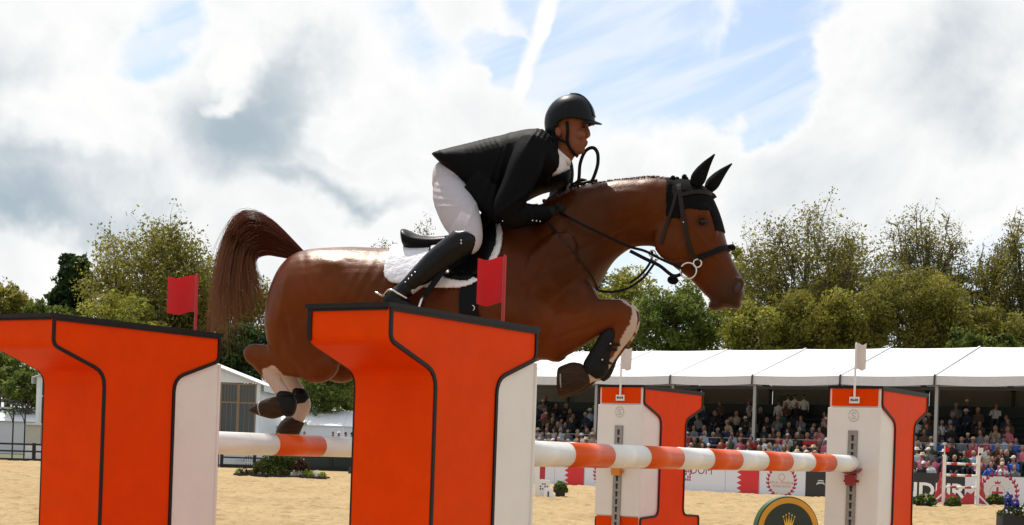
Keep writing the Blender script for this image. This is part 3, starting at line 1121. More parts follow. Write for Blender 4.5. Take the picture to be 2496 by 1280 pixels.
M['hair_dark'] = material('tail_core', (0.022, 0.006, 0.003), 0.6, vary=0.3, scale=30)
M['mane'] = material('mane_hair', (0.07, 0.018, 0.006), 0.45, vary=0.3, scale=40)
M['hoof'] = material('hoof_horn', (0.036, 0.019, 0.010), 0.55, spec=0.12, vary=0.5, scale=16, stretch=(0.4, 1, 2.2), bump=0.3, bscale=70, dirt=0.3)
M['eye'] = material('eye_dark', (0.006, 0.004, 0.003), 0.22, spec=0.25)
M['leather'] = material('black_leather', (0.004, 0.0035, 0.0035), 0.38, spec=0.10, vary=0.2, scale=40, bump=0.08, bscale=120)
M['leather_gloss'] = material('polished_boot_leather', (0.004, 0.004, 0.004), 0.33, spec=0.2, bump=0.10, bscale=14, vary=0.2)
M['leather_brown'] = material('dark_brown_leather', (0.016, 0.009, 0.006), 0.4, spec=0.18, vary=0.25, scale=40)
M['metal'] = material('bit_steel', (0.62, 0.60, 0.57), 0.22, metal=1.0)
M['veil'] = material('black_crochet', (0.005, 0.005, 0.0055), 0.9, spec=0.1, bump=0.5, bscale=180)
M['neoprene'] = material('black_boot_shell', (0.005, 0.005, 0.005), 0.6, spec=0.2, bump=0.1, bscale=90)


def hoof(st, w, rim_at):
    """hoof wall lofted from the coronet to the sole: top x, y, bottom x, y, half width"""
    v, f = loft_tb([(*q, 0.0) for q in st], 4, 24, w, 2.2)
    o = obj('hoof', mesh_from('hoof', v, f, True), M['hoof'], horse)
    tx, ty, bx, by, hw = st[rim_at]
    T, B_ = mp(tx, ty, w), mp(bx, by, w)
    c1, a_ = (T + B_) / 2, (T - B_) / 2 * 0.93
    rim_ = [c1 + a_ * math.cos(q) - HN * (hw * 0.93 * math.sin(q)) for q in np.linspace(-2.5, 2.5, 20)]
    mb = MB(); mb.tube(rim_, 0.0055, 6)
    mb.build('horseshoe', M['steel'], o, True)
    return o


FORE = [(1436, 898, 1446, 928, 0.023), (1424, 893, 1430, 941, 0.031), (1416, 886, 1418, 950, 0.037), (1394, 883, 1399, 958, 0.044), (1370, 891, 1372, 967, 0.051), (1362, 896, 1363, 969, 0.051), (1361.5, 897, 1362.5, 968, 0.046)]
hoof(FORE, 0.135, 4)
hoof([(a_ + 6, b2 + 3, c2 + 6, d2 + 3, e2) for a_, b2, c2, d2, e2 in FORE], -0.135, 4)
hoof([(700, 970, 700, 1010, 0.026), (690, 967, 690, 1014, 0.034), (662, 968, 666, 1021, 0.046), (636, 979, 641, 1016, 0.050), (616, 992, 620, 1008, 0.040), (608, 998, 610, 1003, 0.018)], 0.135, 3)
hoof([(706, 1010, 742, 1032, 0.026), (697, 1017, 737, 1040, 0.036), (683, 1032, 728, 1058, 0.047), (675, 1050, 716, 1074, 0.050), (674, 1060, 708, 1078, 0.040)], -0.135, 3)

# eyes
for s in (1, -1):
    v, f = ball(1713, 541, 8, 6, 0.012, s * 0.106, -20)
    obj('eye', mesh_from('eye', v, f, True), M['eye'], horse)
# nostrils: dark oval rims
for s in (1, -1):
    v, f = ball(1797, 701, 7, 13, 0.012, s * 0.064, 22)
    obj('nostril', mesh_from('nostril', v, f, True), material('nostril_skin', (0.02, 0.008, 0.007), 0.5) if s == 1 else bpy.data.materials['nostril_skin'], horse)


def bez(P, t):
    P = [np.asarray(p, float) for p in P]
    return (1 - t) ** 3 * P[0] + 3 * (1 - t) ** 2 * t * P[1] + 3 * (1 - t) * t * t * P[2] + t ** 3 * P[3]


# tail: a dense core and several hundred strands, arched up and falling
rng = random.Random(7)
outer = [(740, 611), (642, 520), (543, 378), (503, 826)]
inner = [(722, 630), (690, 634), (556, 566), (650, 748)]
rs_ = np.random.RandomState(7)
n_s, n_p = 4200, 15
paths, rads, cols = np.zeros((n_s, n_p, 3)), np.zeros((n_s, n_p)), np.zeros((n_s, n_p, 3))
for i in range(n_s):
    u = rng.random() ** 0.9
    stray = rng.random() < 0.09
    w0 = rng.gauss(0, 0.022)
    w1 = w0 + rng.gauss(0, 0.085 if stray else 0.045)
    tl = 0.80 + 0.22 * rng.random() + (0.06 if stray else 0)
    P = []
    for a, c_ in zip(outer, inner):
        P.append((a[0] + (c_[0] - a[0]) * u, a[1] + (c_[1] - a[1]) * u))
    # lock by lock: strands of one lock end together
    lk = int(u * 15)
    lr = random.Random(lk * 31 + 5)
    ex, ey = lr.uniform(-10, 10) + rng.gauss(0, 3.5), lr.uniform(-20, 28) + rng.gauss(0, 16) + 16 * math.sin(u * math.pi) - 22
    if stray:
        ex += rng.gauss(-6, 16)
    P[1] = (P[1][0] + rng.gauss(0, 4), P[1][1] + rng.gauss(0, 4))
    P[2] = (P[2][0] + rng.gauss(0, 12 if stray else 5), P[2][1] + rng.gauss(0, 9 if stray else 5))
    P[3] = (P[3][0] + ex, P[3][1] + ey)
    r0 = rng.uniform(0.0005, 0.0012)
    ph = rng.random() * 6
    tone = rng.uniform(0.55, 1.3)
    for k_ in range(n_p):
        t = k_ / (n_p - 1) * tl
        q = bez(P, t)
        curl = 2.6 * math.sin(ph + t * 7) * t
        paths[i, k_] = mp(q[0] + curl, q[1] + curl * 0.4, w0 + (w1 - w0) * t)
        rads[i, k_] = r0 * (1 - 0.75 * (k_ / (n_p - 1)) ** 2)
        tip = max(0.0, (t - 0.50) / 0.45)
        cols[i, k_] = (np.array([0.130, 0.0255, 0.0068]) * (1 - tip) + np.array([0.32, 0.145, 0.060]) * tip) * tone
M['hair'] = material('tail_hair', (0.075, 0.020, 0.008), 0.38, spec=0.25, vcol='strand', trans=0.35)
TV, TF = strands(paths, rads, 4)
tail_me = quad_mesh('tail', TV, TF)
ta = tail_me.color_attributes.new('strand', 'FLOAT_COLOR', 'POINT')
tc_ = np.repeat(cols.reshape(-1, 3), 4, 0)
ta.data.foreach_set('color', np.concatenate([tc_, np.ones((len(tc_), 1))], 1).astype(np.float32).ravel())
tail = obj('tail', tail_me, M['hair'], horse)
core = []
for t in np.linspace(0, 0.66, 9):
    a, c_ = bez(outer, t), bez(inner, t)
    a, c_ = a + (c_ - a) * 0.07, c_ + (a - c_) * 0.07
    core.append((a[0], a[1], c_[0], c_[1], 0.030 * (1 - t * 0.5), 0.0))
core[-1] = core[-1][:4] + (0.006, 0)
v, f = loft_tb(core, 4, 20)
obj('tail_core', mesh_from('tail_core', v, f, True), M['hair_dark'], tail)

# plaited mane: a row of small rolled plaits on the crest
mane_pts = catmull([(1330, 492), (1400, 463), (1470, 446), (1540, 437), (1590, 433), (1630, 438)], 8)
mb = MB()
for i, (x, y) in enumerate(mane_pts[::2]):
    v, f = ball(x, y + 1, 8 + rng.random() * 2, 4 + rng.random() * 2, 0.016, 0.004, 20 + rng.random() * 20)
    mb.add(v, f)
    v, f = ball(x + 3, y - 2, 4, 3.5, 0.010, 0.004 + rng.uniform(-0.01, 0.01))
    mb.add(v, f)
for i in range(220):
    k_ = rng.randrange(len(mane_pts) - 1)
    x, y = mane_pts[k_] + (mane_pts[k_ + 1] - mane_pts[k_]) * rng.random()
    L_ = rng.uniform(8, 20)
    w = rng.choice((-1, 1)) * 0.01
    mb.tube([mp(x, y, w * 0.3), mp(x - 2, y - 2 - rng.random() * 3, w), mp(x - 6, y + L_ * 0.5, w * 3.2), mp(x - 9, y + L_, w * 4.6)], [0.003, 0.003, 0.0025, 0.0008], 4)
mb.build('mane', M['mane'], horse, True)

# ears
def ear(s, base, tip, wd, w, wt):
    (bx, by), (tx, ty) = base, tip
    st = []
    for t, r in ((0, 0.7), (0.2, 1.0), (0.42, 0.86), (0.66, 0.54), (0.86, 0.22), (1.0, 0.02)):
        bow = 4 * math.sin(t * math.pi)
        st.append((bx + (tx - bx) * t - bow, by + (ty - by) * t - bow * 0.2, wd * r, 0.020 * r + 0.003, w + (wt - w) * t))
    v, f = limb(st, 3, 16)
    return v, f


ears_m = MB()
E1 = ear(1, (1694, 452), (1742, 376), 14.5, 0.055, 0.085)
E2 = ear(-1, (1727, 462), (1784, 399), 13, -0.055, -0.10)


def shell(name, poly, off, mat, parent, both=True, near_only=False, thick=0.004, lat_min=None, noise_amp=0.0, smooth_it=2, snap=False):
    """a layer lying on the horse's skin inside a pixel outline (far side mirrored)"""
    cen_ok = in_poly(hp, poly)
    if near_only:
        cen_ok &= lat > 0
    if lat_min is not None:
        cen_ok &= np.abs(lat) > lat_min
    bm = bmesh.new()
    nrm_ = normals(horse_me)
    vm = {}
    for p in horse_me.polygons:
        vs_ = list(p.vertices)
        if all(cen_ok[i] for i in vs_):
            for i in vs_:
                if i not in vm:
                    q = co[i] + nrm_[i] * (off + (noise_amp * (noise3(co[i:i + 1] * 60, 21)[0] - 0.5) if noise_amp else 0))
                    vm[i] = bm.verts.new(q)
            try:
                bm.faces.new([vm[i] for i in vs_])
            except ValueError:
                pass
    if snap:
        # draw the ragged edge out to the outline itself
        PQ = catmull(list(poly) + [poly[0]], 5)
        seg_a, seg_b = PQ[:-1], PQ[1:]
        for i, v_ in vm.items():
            if not v_.is_boundary:
                continue
            p_ = hp[i]
            ab = seg_b - seg_a
            tt = np.clip(((p_ - seg_a) * ab).sum(1) / ((ab * ab).sum(1) + 1e-9), 0, 1)
            cq = seg_a + ab * tt[:, None]
            dq = np.linalg.norm(cq - p_, axis=1)
            k_ = int(np.argmin(dq))
            if dq[k_] < 16:
                v_.co = Vector(surf(cq[k_][0], cq[k_][1], off, 1 if lat[i] >= 0 else -1))
    for _ in range(smooth_it):
        bmesh.ops.smooth_vert(bm, verts=[v_ for v_ in bm.verts if v_.is_boundary], factor=0.5, use_axis_x=True, use_axis_y=True, use_axis_z=True)
    me = bpy.data.meshes.new(name)
    bm.to_mesh(me)
    bm.free()
    me.polygons.foreach_set('use_smooth', np.ones(len(me.polygons), bool))
    o = obj(name, me, mat, parent)
    sm = o.modifiers.new('s', 'SOLIDIFY')
    sm.thickness = thick
    sm.offset = -1
    return o


def surf(x, y, off=0.006, side=1):
    """point on the horse's skin seen at pixel x, y; side=-1 mirrors it to the far side"""
    r = px_ray(x, y)
    hit = HBVH.ray_cast(Vector((0, 0, HC)), Vector(r).normalized())
    if hit[0] is None:
        p, nn = mp(x, y, 0.0), -HN
        q = HBVH.find_nearest(Vector(p))
        p, nn = np.array(q[0]), np.array(q[1])
    else:
        p, nn = np.array(hit[0]), np.array(hit[1])
    p = p + nn * off
    if side < 0:
        p = p - HN * (2 * ((p - HP) @ HN))
    return p


def strap(mb, path, width, off=0.006, side=1, per=6, thick=0.005, mi=0):
    pts = catmull(path, per)
    P = np.array([surf(x, y, off, side) for x, y in pts])
    # smooth jumps
    for _ in range(2):
        P[1:-1] = (P[:-2] + 2 * P[1:-1] + P[2:]) / 4
    ribbon(mb, P, width, thick, mi)


def ribbon(mb, P, width, thick=0.004, mi=0, up=None):
    P = np.asarray(P, float)
    tan = np.gradient(P, axis=0)
    rings = []
    for p, t in zip(P, tan):
        t = t / (np.linalg.norm(t) + 1e-9)
        a = -HN if up is None else up
        a = a - t * (a @ t)
        a /= np.linalg.norm(a) + 1e-9
        b_ = np.cross(t, a)
        rings.append([p + b_ * (width / 2) + a * (thick / 2), p - b_ * (width / 2) + a * (thick / 2), p - b_ * (width / 2) - a * (thick / 2), p + b_ * (width / 2) - a * (thick / 2)])
    v, f = rings_to_mesh(rings)
    mb.add(v, f, mi)


# horse ears are part of the horse, worn under the veil
for E_ in (E1, E2):
    obj('ear', mesh_from('ear', E_[0], E_[1], True), M['mane'], horse)

# ------------------------------------------------------------------ ear veil
veil = empty('ear_bonnet', mp(1690, 450))
put_on(veil, 'black crocheted ear bonnet on the horse head', 'ear bonnet')
VP = [(1622, 432), (1700, 430), (1760, 470), (1790, 560), (1776, 572), (1742, 565), (1730, 516), (1674, 511), (1657, 538), (1622, 532)]
sh = shell('forehead_cover', VP, 0.006, M['veil'], None)
adopt(sh, veil)
for E_ in (E1, E2):
    vv = np.array(E_[0])
    cc = vv.mean(0)
    n_r = 16
    rr = vv.reshape(-1, n_r, 3) if len(vv) % n_r == 0 else None
    cen = rr.mean(1, keepdims=True)
    out_ = (cen + (rr - cen) * 1.10 + (rr - cen) / (np.linalg.norm(rr - cen, axis=2, keepdims=True) + 1e-6) * 0.003).reshape(-1, 3)
    o = obj('ear_cover', mesh_from('ear_cover', out_, E_[1], True), M['veil'], None)
    adopt(o, veil)
mb = MB()
for x, y in ((1632, 442), (1640, 437), (1650, 440), (1672, 440), (1668, 434)):
    v, f = ball(x, y - 2, 6, 7, 0.02, 0.01, 20); mb.add(v, f)
adopt(mb.build('ruffle', M['veil'], None, True), veil)

# ------------------------------------------------------------------ bridle
br = empty('bridle', mp(1680, 600))
put_on(br, 'dark leather bridle with ring bit, reins and raised loop of rein', 'bridle')
for s in (1, -1):
    mb = MB(); strap(mb, [(1655, 452), (1662, 500), (1668, 545), (1682, 600), (1695, 640), (1690, 655)], 0.020, 0.009, s)
    adopt(mb.build('cheekpiece', M['leather_brown'], None), br)
    mb = MB(); strap(mb, [(1700, 628), (1730, 618), (1760, 606), (1778, 604)], 0.024, 0.010, s)
    adopt(mb.build('noseband', M['leather'], None), br)
    mb = MB(); strap(mb, [(1660, 478), (1690, 472), (1720, 474), (1742, 484)], 0.018, 0.014, s)
    adopt(mb.build('browband', M['leather_brown'], None), br)
    mb = MB(); strap(mb, [(1650, 470), (1640, 510), (1622, 560), (1612, 595)], 0.014, 0.009, s)
    adopt(mb.build('throat_lash', M['leather_brown'], None), br)
    # bit rings
    for (x, y, rr_, nm) in ((1678, 660, 18, 'bit_ring'), (1700, 642, 9, 'bit_ring')):
        c0 = mp(x, y, s * 0.088)
        rng_p = [c0 + (HD * math.cos(t) + EZ * math.sin(t)) * (rr_ / PXM) for t in np.linspace(0, 2 * math.pi, 25)]
        mb = MB(); mb.tube(rng_p, 0.0042, 7, 0, False)
        adopt(mb.build(nm, M['metal'], None, True), br)
    v, f = ball(1666, 542, 4, 4, 0.006, s * 0.112)
    adopt(obj('buckle', mesh_from('buckle', v, f, True), M['metal']), br)
# fleece ends of the noseband
v, f = ball(1784, 603, 9, 7, 0.030, 0.0, 10)
adopt(obj('noseband_pad', mesh_from('noseband_pad', v, f, True), M['veil']), br)
v, f = ball(1640, 683, 13, 10, 0.03, 0.0, 10)
adopt(obj('chin_pad', mesh_from('chin_pad', v, f, True), M['veil']), br)
# reins
for s in (1, -1):
    path = [mp(1664, 655, s * 0.092), mp(1612, 632, s * 0.10), mp(1572, 612, s * 0.115), mp(1530, 600, s * 0.150), mp(1470, 572, s * 0.178), mp(1420, 548, s * 0.20), mp(1385, 530, s * 0.18), mp(1360, 515, s * 0.12)]
    mb = MB(); ribbon(mb, catmull(path, 6), 0.012, 0.004)
    adopt(mb.build('rein', M['leather'], None), br)
    path = [mp(1662, 668, s * 0.09), mp(1640, 672, s * 0.07), mp(1608, 648, s * 0.08), mp(1575, 632, s * 0.06), mp(1536, 612, s * 0.03)]
    mb = MB(); ribbon(mb, catmull(path, 5), 0.016, 0.006)
    adopt(mb.build('cheek_rein', M['leather'], None), br)
loop = catmull([(1395, 462), (1410, 440), (1414, 400), (1426, 370), (1444, 360), (1456, 372), (1457, 400), (1448, 430), (1440, 446)], 7)
mb = MB(); mb.tube([mp(x, y, -0.02 + 0.02 * i / len(loop)) for i, (x, y) in enumerate(loop)], 0.0085, 8)
adopt(mb.build('rein_loop', M['leather'], None, True), br)
mb = MB(); mb.tube([mp(x, y, -0.02) for x, y in catmull([(1388, 460), (1410, 451), (1440, 444), (1456, 442)], 5)], 0.011, 8)
adopt(mb.build('rein_end', M['leather'], None, True), br)

# running martingale
mg = empty('martingale', mp(1460, 710))
put_on(mg, 'thin leather martingale hanging in a curve below the horse throat', 'martingale')
for pth in ([(1458, 708), (1490, 712), (1530, 703), (1565, 680), (1588, 652), (1600, 632)], [(1535, 690), (1560, 672), (1580, 648), (1590, 625), (1588, 610)]):
    mb = MB(); ribbon(mb, [mp(x, y, 0.02) for x, y in catmull(pth, 6)], 0.011, 0.004)
    adopt(mb.build('strap', M['leather'], None), mg)
for (x, y) in ((1597, 628), (1590, 618)):
    mb = MB(); mb.tube([mp(x + 8 * math.cos(t), y + 8 * math.sin(t), 0.05) for t in np.linspace(0, 2 * math.pi, 17)], 0.003, 6, 0, False)
    adopt(mb.build('ring', M['metal'], None, True), mg)
for s in (1, -1):
    mb = MB(); strap(mb, [(1458, 708), (1440, 670), (1400, 620), (1350, 560), (1318, 520)], 0.011, 0.003, s)
    adopt(mb.build('neck_strap', M['leather_brown'], None), mg)

# ------------------------------------------------------------------ saddle pad, saddle, girth
M['pad'] = material('quilted_white_cloth', (0.78, 0.77, 0.80), 0.85, bump=0.6, bscale=30)
M['pad_edge'] = material('white_piping', (0.78, 0.78, 0.8), 0.7)
pad = empty('saddle_pad', mp(1080, 650))
put_on(pad, 'white quilted saddle pad under the black saddle', 'saddle pad')
PADP = [(962, 590), (1000, 586), (1100, 560), (1196, 508), (1214, 532), (1226, 568), (1222, 610), (1200, 655), (1166, 690), (1118, 704), (1040, 702), (985, 696), (952, 690), (937, 672), (938, 648)]
adopt(shell('quilt', PADP, 0.020, M['pad'], None, thick=0.016, noise_amp=0.0025, smooth_it=1, snap=True), pad)
sad = empty('saddle', mp(1100, 600))
put_on(sad, 'black leather jumping saddle beneath the rider', 'saddle')
FLAP = [(1060, 580), (1120, 560), (1180, 500), (1196, 512), (1212, 548), (1214, 590), (1200, 628), (1174, 668), (1140, 690), (1090, 684), (1062, 660), (1048, 620)]
adopt(shell('flap', FLAP, 0.034, M['leather'], None, thick=0.012, smooth_it=1, snap=True), sad)
seat = [(988, 560, 998, 612, 0.10, 0.2), (1000, 563, 1004, 622, 0.155, 0.1), (1030, 576, 1030, 624, 0.165, 0.0), (1075, 580, 1080, 624, 0.15, 0.0), (1120, 570, 1130, 620, 0.13, 0.0),
        (1160, 543, 1170, 610, 0.115, -0.1), (1186, 508, 1200, 590, 0.10, -0.2), (1197, 502, 1212, 570, 0.075, -0.2), (1204, 510, 1212, 545, 0.03, 0)]
v, f = loft_tb(seat, 6, 28, sq=2.4)
adopt(obj('seat', mesh_from('seat', v, f, True), M['leather']), sad)
for s in (1, -1):
    mb = MB()
    strap(mb, [(1150, 660), (1145, 700), (1142, 740), (1146, 775), (1160, 830)], 0.085, 0.010, s, thick=0.012)
    adopt(mb.build('girth', M['leather'], None), sad)
for s in (1, -1):
    c0 = surf(1152, 752, 0.018, s)
    mb = MB(); mb.tube([c0 + (HD * math.cos(t) + EZ * math.sin(t)) * 0.012 for t in np.linspace(-1.2, 1.6, 12)], 0.0025, 6)
    adopt(mb.build('girth_ring', M['metal'], None, True), sad)
# stirrup leather and iron
for s in (1, -1):
    mb = MB(); ribbon(mb, [mp(1120, 600, s * 0.36), mp(1080, 660, s * 0.375), mp(1034, 722, s * 0.385)], 0.026, 0.006)
    adopt(mb.build('stirrup_leather', M['leather'], None), sad)
    cx, cy = 1014, 752
    hoop = [mp(1034, 722, s * 0.385)] + [mp(cx + q[0], cy + q[1], s * (0.385 + q[2])) for q in ((14, -22, 0.045), (4, 6, 0.06), (-4, 22, 0.055), (-4, 24, 0), (-4, 22, -0.055), (4, 6, -0.06), (14, -22, -0.045))] + [mp(1034, 722, s * 0.385)]
    mb = MB(); mb.tube(catmull(hoop, 4), 0.006, 6)
    adopt(mb.build('stirrup_iron', M['metal'], None, True), sad)


# ------------------------------------------------------------------ tendon boots
def leg_boot(label, st, straps, w, studs=()):
    root = empty('tendon_boot', mp(st[0][0], st[0][1], w))
    put_on(root, label, 'leg boot', 'black leg boots on the horse')
    v, f = limb([(a, b_, r, hw, w) for a, b_, r, hw in st], 5, 22)
    adopt(obj('shell', mesh_from('shell', v, f, True), M['neoprene']), root)
    for (x0, y0, x1, y1) in straps:
        c0, c1 = mp(x0, y0, w), mp(x1, y1, w)
        mb = MB(); 
        mid = (c0 + c1) / 2
        a = (c1 - c0) / 2
        mb.tube([mid + a * math.cos(t) - HN * 0.036 * math.sin(t) for t in np.linspace(0, 2 * math.pi, 19)], 0.007, 6, 0, False)
        adopt(mb.build('strap', M['neoprene'], None, True), root)
    for (x, y) in studs:
        v, f = ball(x, y, 2.2, 2.2, 0.004, w + 0.043)
        adopt(obj('stud', mesh_from('stud', v, f, True), M['metal']), root)


leg_boot('black tendon boot on the near front leg', [(1492, 806, 14, 0.030), (1486, 818, 20, 0.036), (1474, 846, 24, 0.038), (1461, 876, 28, 0.041), (1449, 900, 29, 0.042), (1440, 914, 20, 0.034)],
         [(1478, 838, 1514, 842), (1472, 850, 1506, 854), (1450, 880, 1490, 886)], 0.135, ((1488, 838), (1468, 877)))
leg_boot('black tendon boot on the far front leg', [(1508, 812, 14, 0.030), (1502, 824, 18, 0.034), (1490, 852, 20, 0.036), (1477, 882, 24, 0.038), (1465, 906, 25, 0.04), (1456, 920, 18, 0.032)],
         [(1494, 846, 1526, 846)], -0.135)
leg_boot('black fetlock boot on the near hind leg', [(684, 956, 12, 0.028), (690, 966, 21, 0.035), (699, 986, 25, 0.038), (703, 1006, 17, 0.034), (704, 1015, 8, 0.02)], [(680, 966, 716, 960)], 0.135)
leg_boot('black fetlock boot on the far hind leg', [(722, 948, 12, 0.028), (728, 960, 20, 0.034), (734, 974, 21, 0.036), (736, 984, 18, 0.034)], [(712, 968, 748, 960)], -0.135)

# ------------------------------------------------------------------ rider: one continuous body, clothes as children
M['skin'] = material('skin', (0.195, 0.068, 0.036), 0.55, spec=0.12, vary=0.10, scale=30, bump=0.1, bscale=150)
M['breeches'] = material('white_breeches', (0.43, 0.40, 0.42), 0.8, bump=0.18, bscale=26, vary=0.03)
M['glove'] = material('black_glove', (0.005, 0.005, 0.005), 0.65, spec=0.2, bump=0.2, bscale=90)
M['jacket'] = material('black_wool_jacket', (0.004, 0.004, 0.0046), 0.6, spec=0.05, bump=0.06, bscale=60)
M['shirt'] = material('white_shirt', (0.66, 0.62, 0.62), 0.8, bump=0.3, bscale=60)
M['helmet'] = material('matt_black_helmet', (0.005, 0.0055, 0.0065), 0.42, spec=0.14, vary=0.1)
M['helmet_gloss'] = material('glossy_black_strip', (0.01, 0.01, 0.011), 0.12, spec=0.6)


def ring_stack(st, per=4, n=26, w0=0.0):
    """horizontal slices: front x, front y, back x, back y, half width"""
    return loft_tb([(a, b_, c_, d_, hw, 0.0) for a, b_, c_, d_, hw in st], per, n, w0)


bs = []
# head
bs.append(ring_stack([(1405, 240, 1372, 243, 0.03), (1428, 252, 1350, 256, 0.062), (1438, 272, 1342, 276, 0.074), (1437, 292, 1340, 298, 0.077), (1433, 302, 1341, 310, 0.076),
                      (1427, 312, 1344, 322, 0.073), (1428, 325, 1350, 335, 0.069), (1428, 338, 1356, 346, 0.065), (1428, 350, 1364, 358, 0.060), (1425, 362, 1374, 368, 0.051), (1419, 371, 1386, 376, 0.040), (1411, 377, 1396, 379, 0.022)]))
bs.append(limb([(1428, 304, 4, 0.011, 0), (1430, 313, 5, 0.011, 0), (1432.5, 322, 6.2, 0.013, 0), (1433, 330, 6.2, 0.016, 0), (1427, 335, 4, 0.012, 0)], 3, 12))
bs.append(ball(1427, 345, 6.5, 3.2, 0.024, 0, 8))
bs.append(ball(1426, 352, 6.5, 3.4, 0.022, 0, 0))
bs.append(ball(1418, 368, 8, 7, 0.022, 0, 0))
for s in (1, -1):
    bs.append(ball(1427, 303, 8, 3.0, 0.024, s * 0.030, -6))       # brow
    bs.append(ball(1412, 328, 16, 11, 0.016, s * 0.048, 10))        # cheek
    bs.append(ball(1394, 354, 20, 9, 0.012, s * 0.047, -28))       # jaw
    bs.append(ball(1360, 321, 8, 13, 0.010, s * 0.080, -10))       # ear
    bs.append(ball(1432, 333, 4.5, 3, 0.008, s * 0.016, 0))        # nostril wing
# neck
bs.append(limb([(1380, 340, 30, 0.055, 0), (1370, 372, 30, 0.056, 0), (1352, 400, 28, 0.060, 0)], 4, 20))
# torso and hips (mostly inside the jacket)
bs.append(loft_tb([(1066, 408, 1064, 460, 0.08, 0), (1078, 395, 1082, 520, 0.155, 0), (1110, 385, 1140, 520, 0.165, 0), (1160, 365, 1195, 478, 0.145, 0), (1230, 345, 1275, 462, 0.15, 0), (1300, 340, 1338, 432, 0.150, 0), (1332, 346, 1364, 402, 0.095, 0)], 6, 28))
for s in (1, -1):
    # leg
    bs.append(limb([(1098, 448, 38, 0.075, s * 0.09), (1102, 478, 45, 0.085, s * 0.14), (1120, 522, 46, 0.080, s * 0.22), (1136, 560, 38, 0.066, s * 0.285), (1142, 590, 30, 0.058, s * 0.315), (1132, 606, 20, 0.048, s * 0.325)], 5, 22))
    bs.append(limb([(1132, 588, 24, 0.050, s * 0.325), (1090, 620, 26, 0.050, s * 0.345), (1050, 655, 24, 0.046, s * 0.36), (1000, 700, 17, 0.034, s * 0.38), (965, 728, 15, 0.034, s * 0.385)], 5, 18))
    bs.append(limb([(950, 728, 12, 0.030, s * 0.385), (975, 742, 14, 0.036, s * 0.385), (1010, 760, 12, 0.042, s * 0.385), (1040, 776, 7, 0.035, s * 0.385)], 4, 16))
# arms
bs.append(limb([(1310, 366, 24, 0.045, 0.14), (1268, 440, 22, 0.042, 0.235), (1238, 512, 18, 0.035, 0.262), (1238, 518, 16, 0.03, 0.26)], 5, 16))
bs.append(limb([(1238, 514, 18, 0.033, 0.260), (1282, 522, 18, 0.031, 0.20), (1326, 519, 15, 0.028, 0.125), (1345, 517, 14, 0.027, 0.11)], 5, 16))
bs.append(limb([(1345, 372, 28, 0.055, -0.15), (1366, 430, 25, 0.048, -0.22), (1362, 486, 22, 0.042, -0.22)], 5, 16))
bs.append(limb([(1362, 482, 22, 0.040, -0.22), (1380, 470, 17, 0.032, -0.15), (1398, 458, 14, 0.027, -0.09)], 5, 16))


def hand(x, y, w, dirx, s):
    """closed hand: palm, four curled fingers and a thumb round the rein"""
    bs.append(ball(x + 8, y, 17, 15, 0.024, w, 10))
    for i in range(4):
        fw = w + s * (0.024 - i * 0.004)
        off = -11 + i * 7.0
        ln = (0.9, 1.0, 0.95, 0.8)[i]
        bs.append(limb([(x + 12, y + off, 4.6, 0.009, fw), (x + 22 * ln + 4, y + off - 1, 4.6, 0.009, fw), (x + 28 * ln + 3, y + off + 3, 4.4, 0.009, fw - s * 0.018), (x + 22 * ln, y + off + 6, 4.0, 0.008, fw - s * 0.040), (x + 15, y + off + 5, 3.4, 0.007, fw - s * 0.046)], 3, 10))
    bs.append(limb([(x + 2, y - 8, 5.2, 0.010, w - s * 0.012), (x + 12, y - 17, 5.0, 0.010, w - s * 0.018), (x + 24, y - 18, 4.6, 0.009, w - s * 0.022), (x + 31, y - 15, 3.6, 0.008, w - s * 0.024)], 3, 10))


hand(1346, 516, 0.105, 1, 1)
hand(1400, 457, -0.085, 1, -1)
person_me = union_mesh('person', bs, 0.0055, 6, 0.5)
pc = coords(person_me)
pn_ = normals(person_me)
pp = to_px(pc)
# cloth tension in the breeches: folds at the hip, behind the knee and along the thigh
pd_ = np.zeros(len(pc))
for (fx, fy, fl, fw, fr_, famp) in [(1078 + 5 * q_, 455 + 16 * q_, 34, 4.5, -18 + 6 * q_, 0.0035) for q_ in range(4)] + [(1128 + 2 * q_, 566 + 8 * q_, 26, 3.2, 8 - 4 * q_, 0.004) for q_ in range(4)] + [(1150, 520, 50, 5, 68, 0.003), (1108, 535, 46, 5, 62, -0.003)]:
    a = R(fr_)
    ux = (pp[:, 0] - fx) * math.cos(a) - (pp[:, 1] - fy) * math.sin(a)
    uy = (pp[:, 0] - fx) * math.sin(a) + (pp[:, 1] - fy) * math.cos(a)
    pd_ += famp * np.exp(-(ux / fl) ** 2 - (uy / fw) ** 2)
pd_ *= (pp[:, 1] > 420) & (pp[:, 0] < 1200)
pc = pc + pn_ * pd_[:, None]
person_me.vertices.foreach_set('co', pc.astype(np.float32).ravel())
person_me.update()
pv0 = np.array([p.vertices[0] for p in person_me.polygons])
pv2 = np.array([p.vertices[2] for p in person_me.polygons])
cen = (pp[pv0] + pp[pv2]) / 2
cw = ((pc[pv0] + pc[pv2]) / 2 - HP) @ -HN
mi = np.ones(len(cen), np.int32)                                   # breeches
mi[(cen[:, 1] < 410) & (cen[:, 0] > 1325)] = 0                     # skin
hand_mask = ((cen[:, 0] > 1336) & (cen[:, 1] > 480) & (cen[:, 1] < 560) & (np.abs(cw) < 0.2)) | ((cen[:, 0] > 1390) & (cen[:, 1] > 425) & (cen[:, 1] < 500))
mi[hand_mask] = 2
for m_ in ('skin', 'breeches', 'glove'):
    person_me.materials.append(M[m_])
person_me.polygons.foreach_set('material_index', mi)
rider = obj('person', person_me)
put_on(rider, 'rider in black jacket, white breeches and black helmet leaning over the horse neck', 'person')
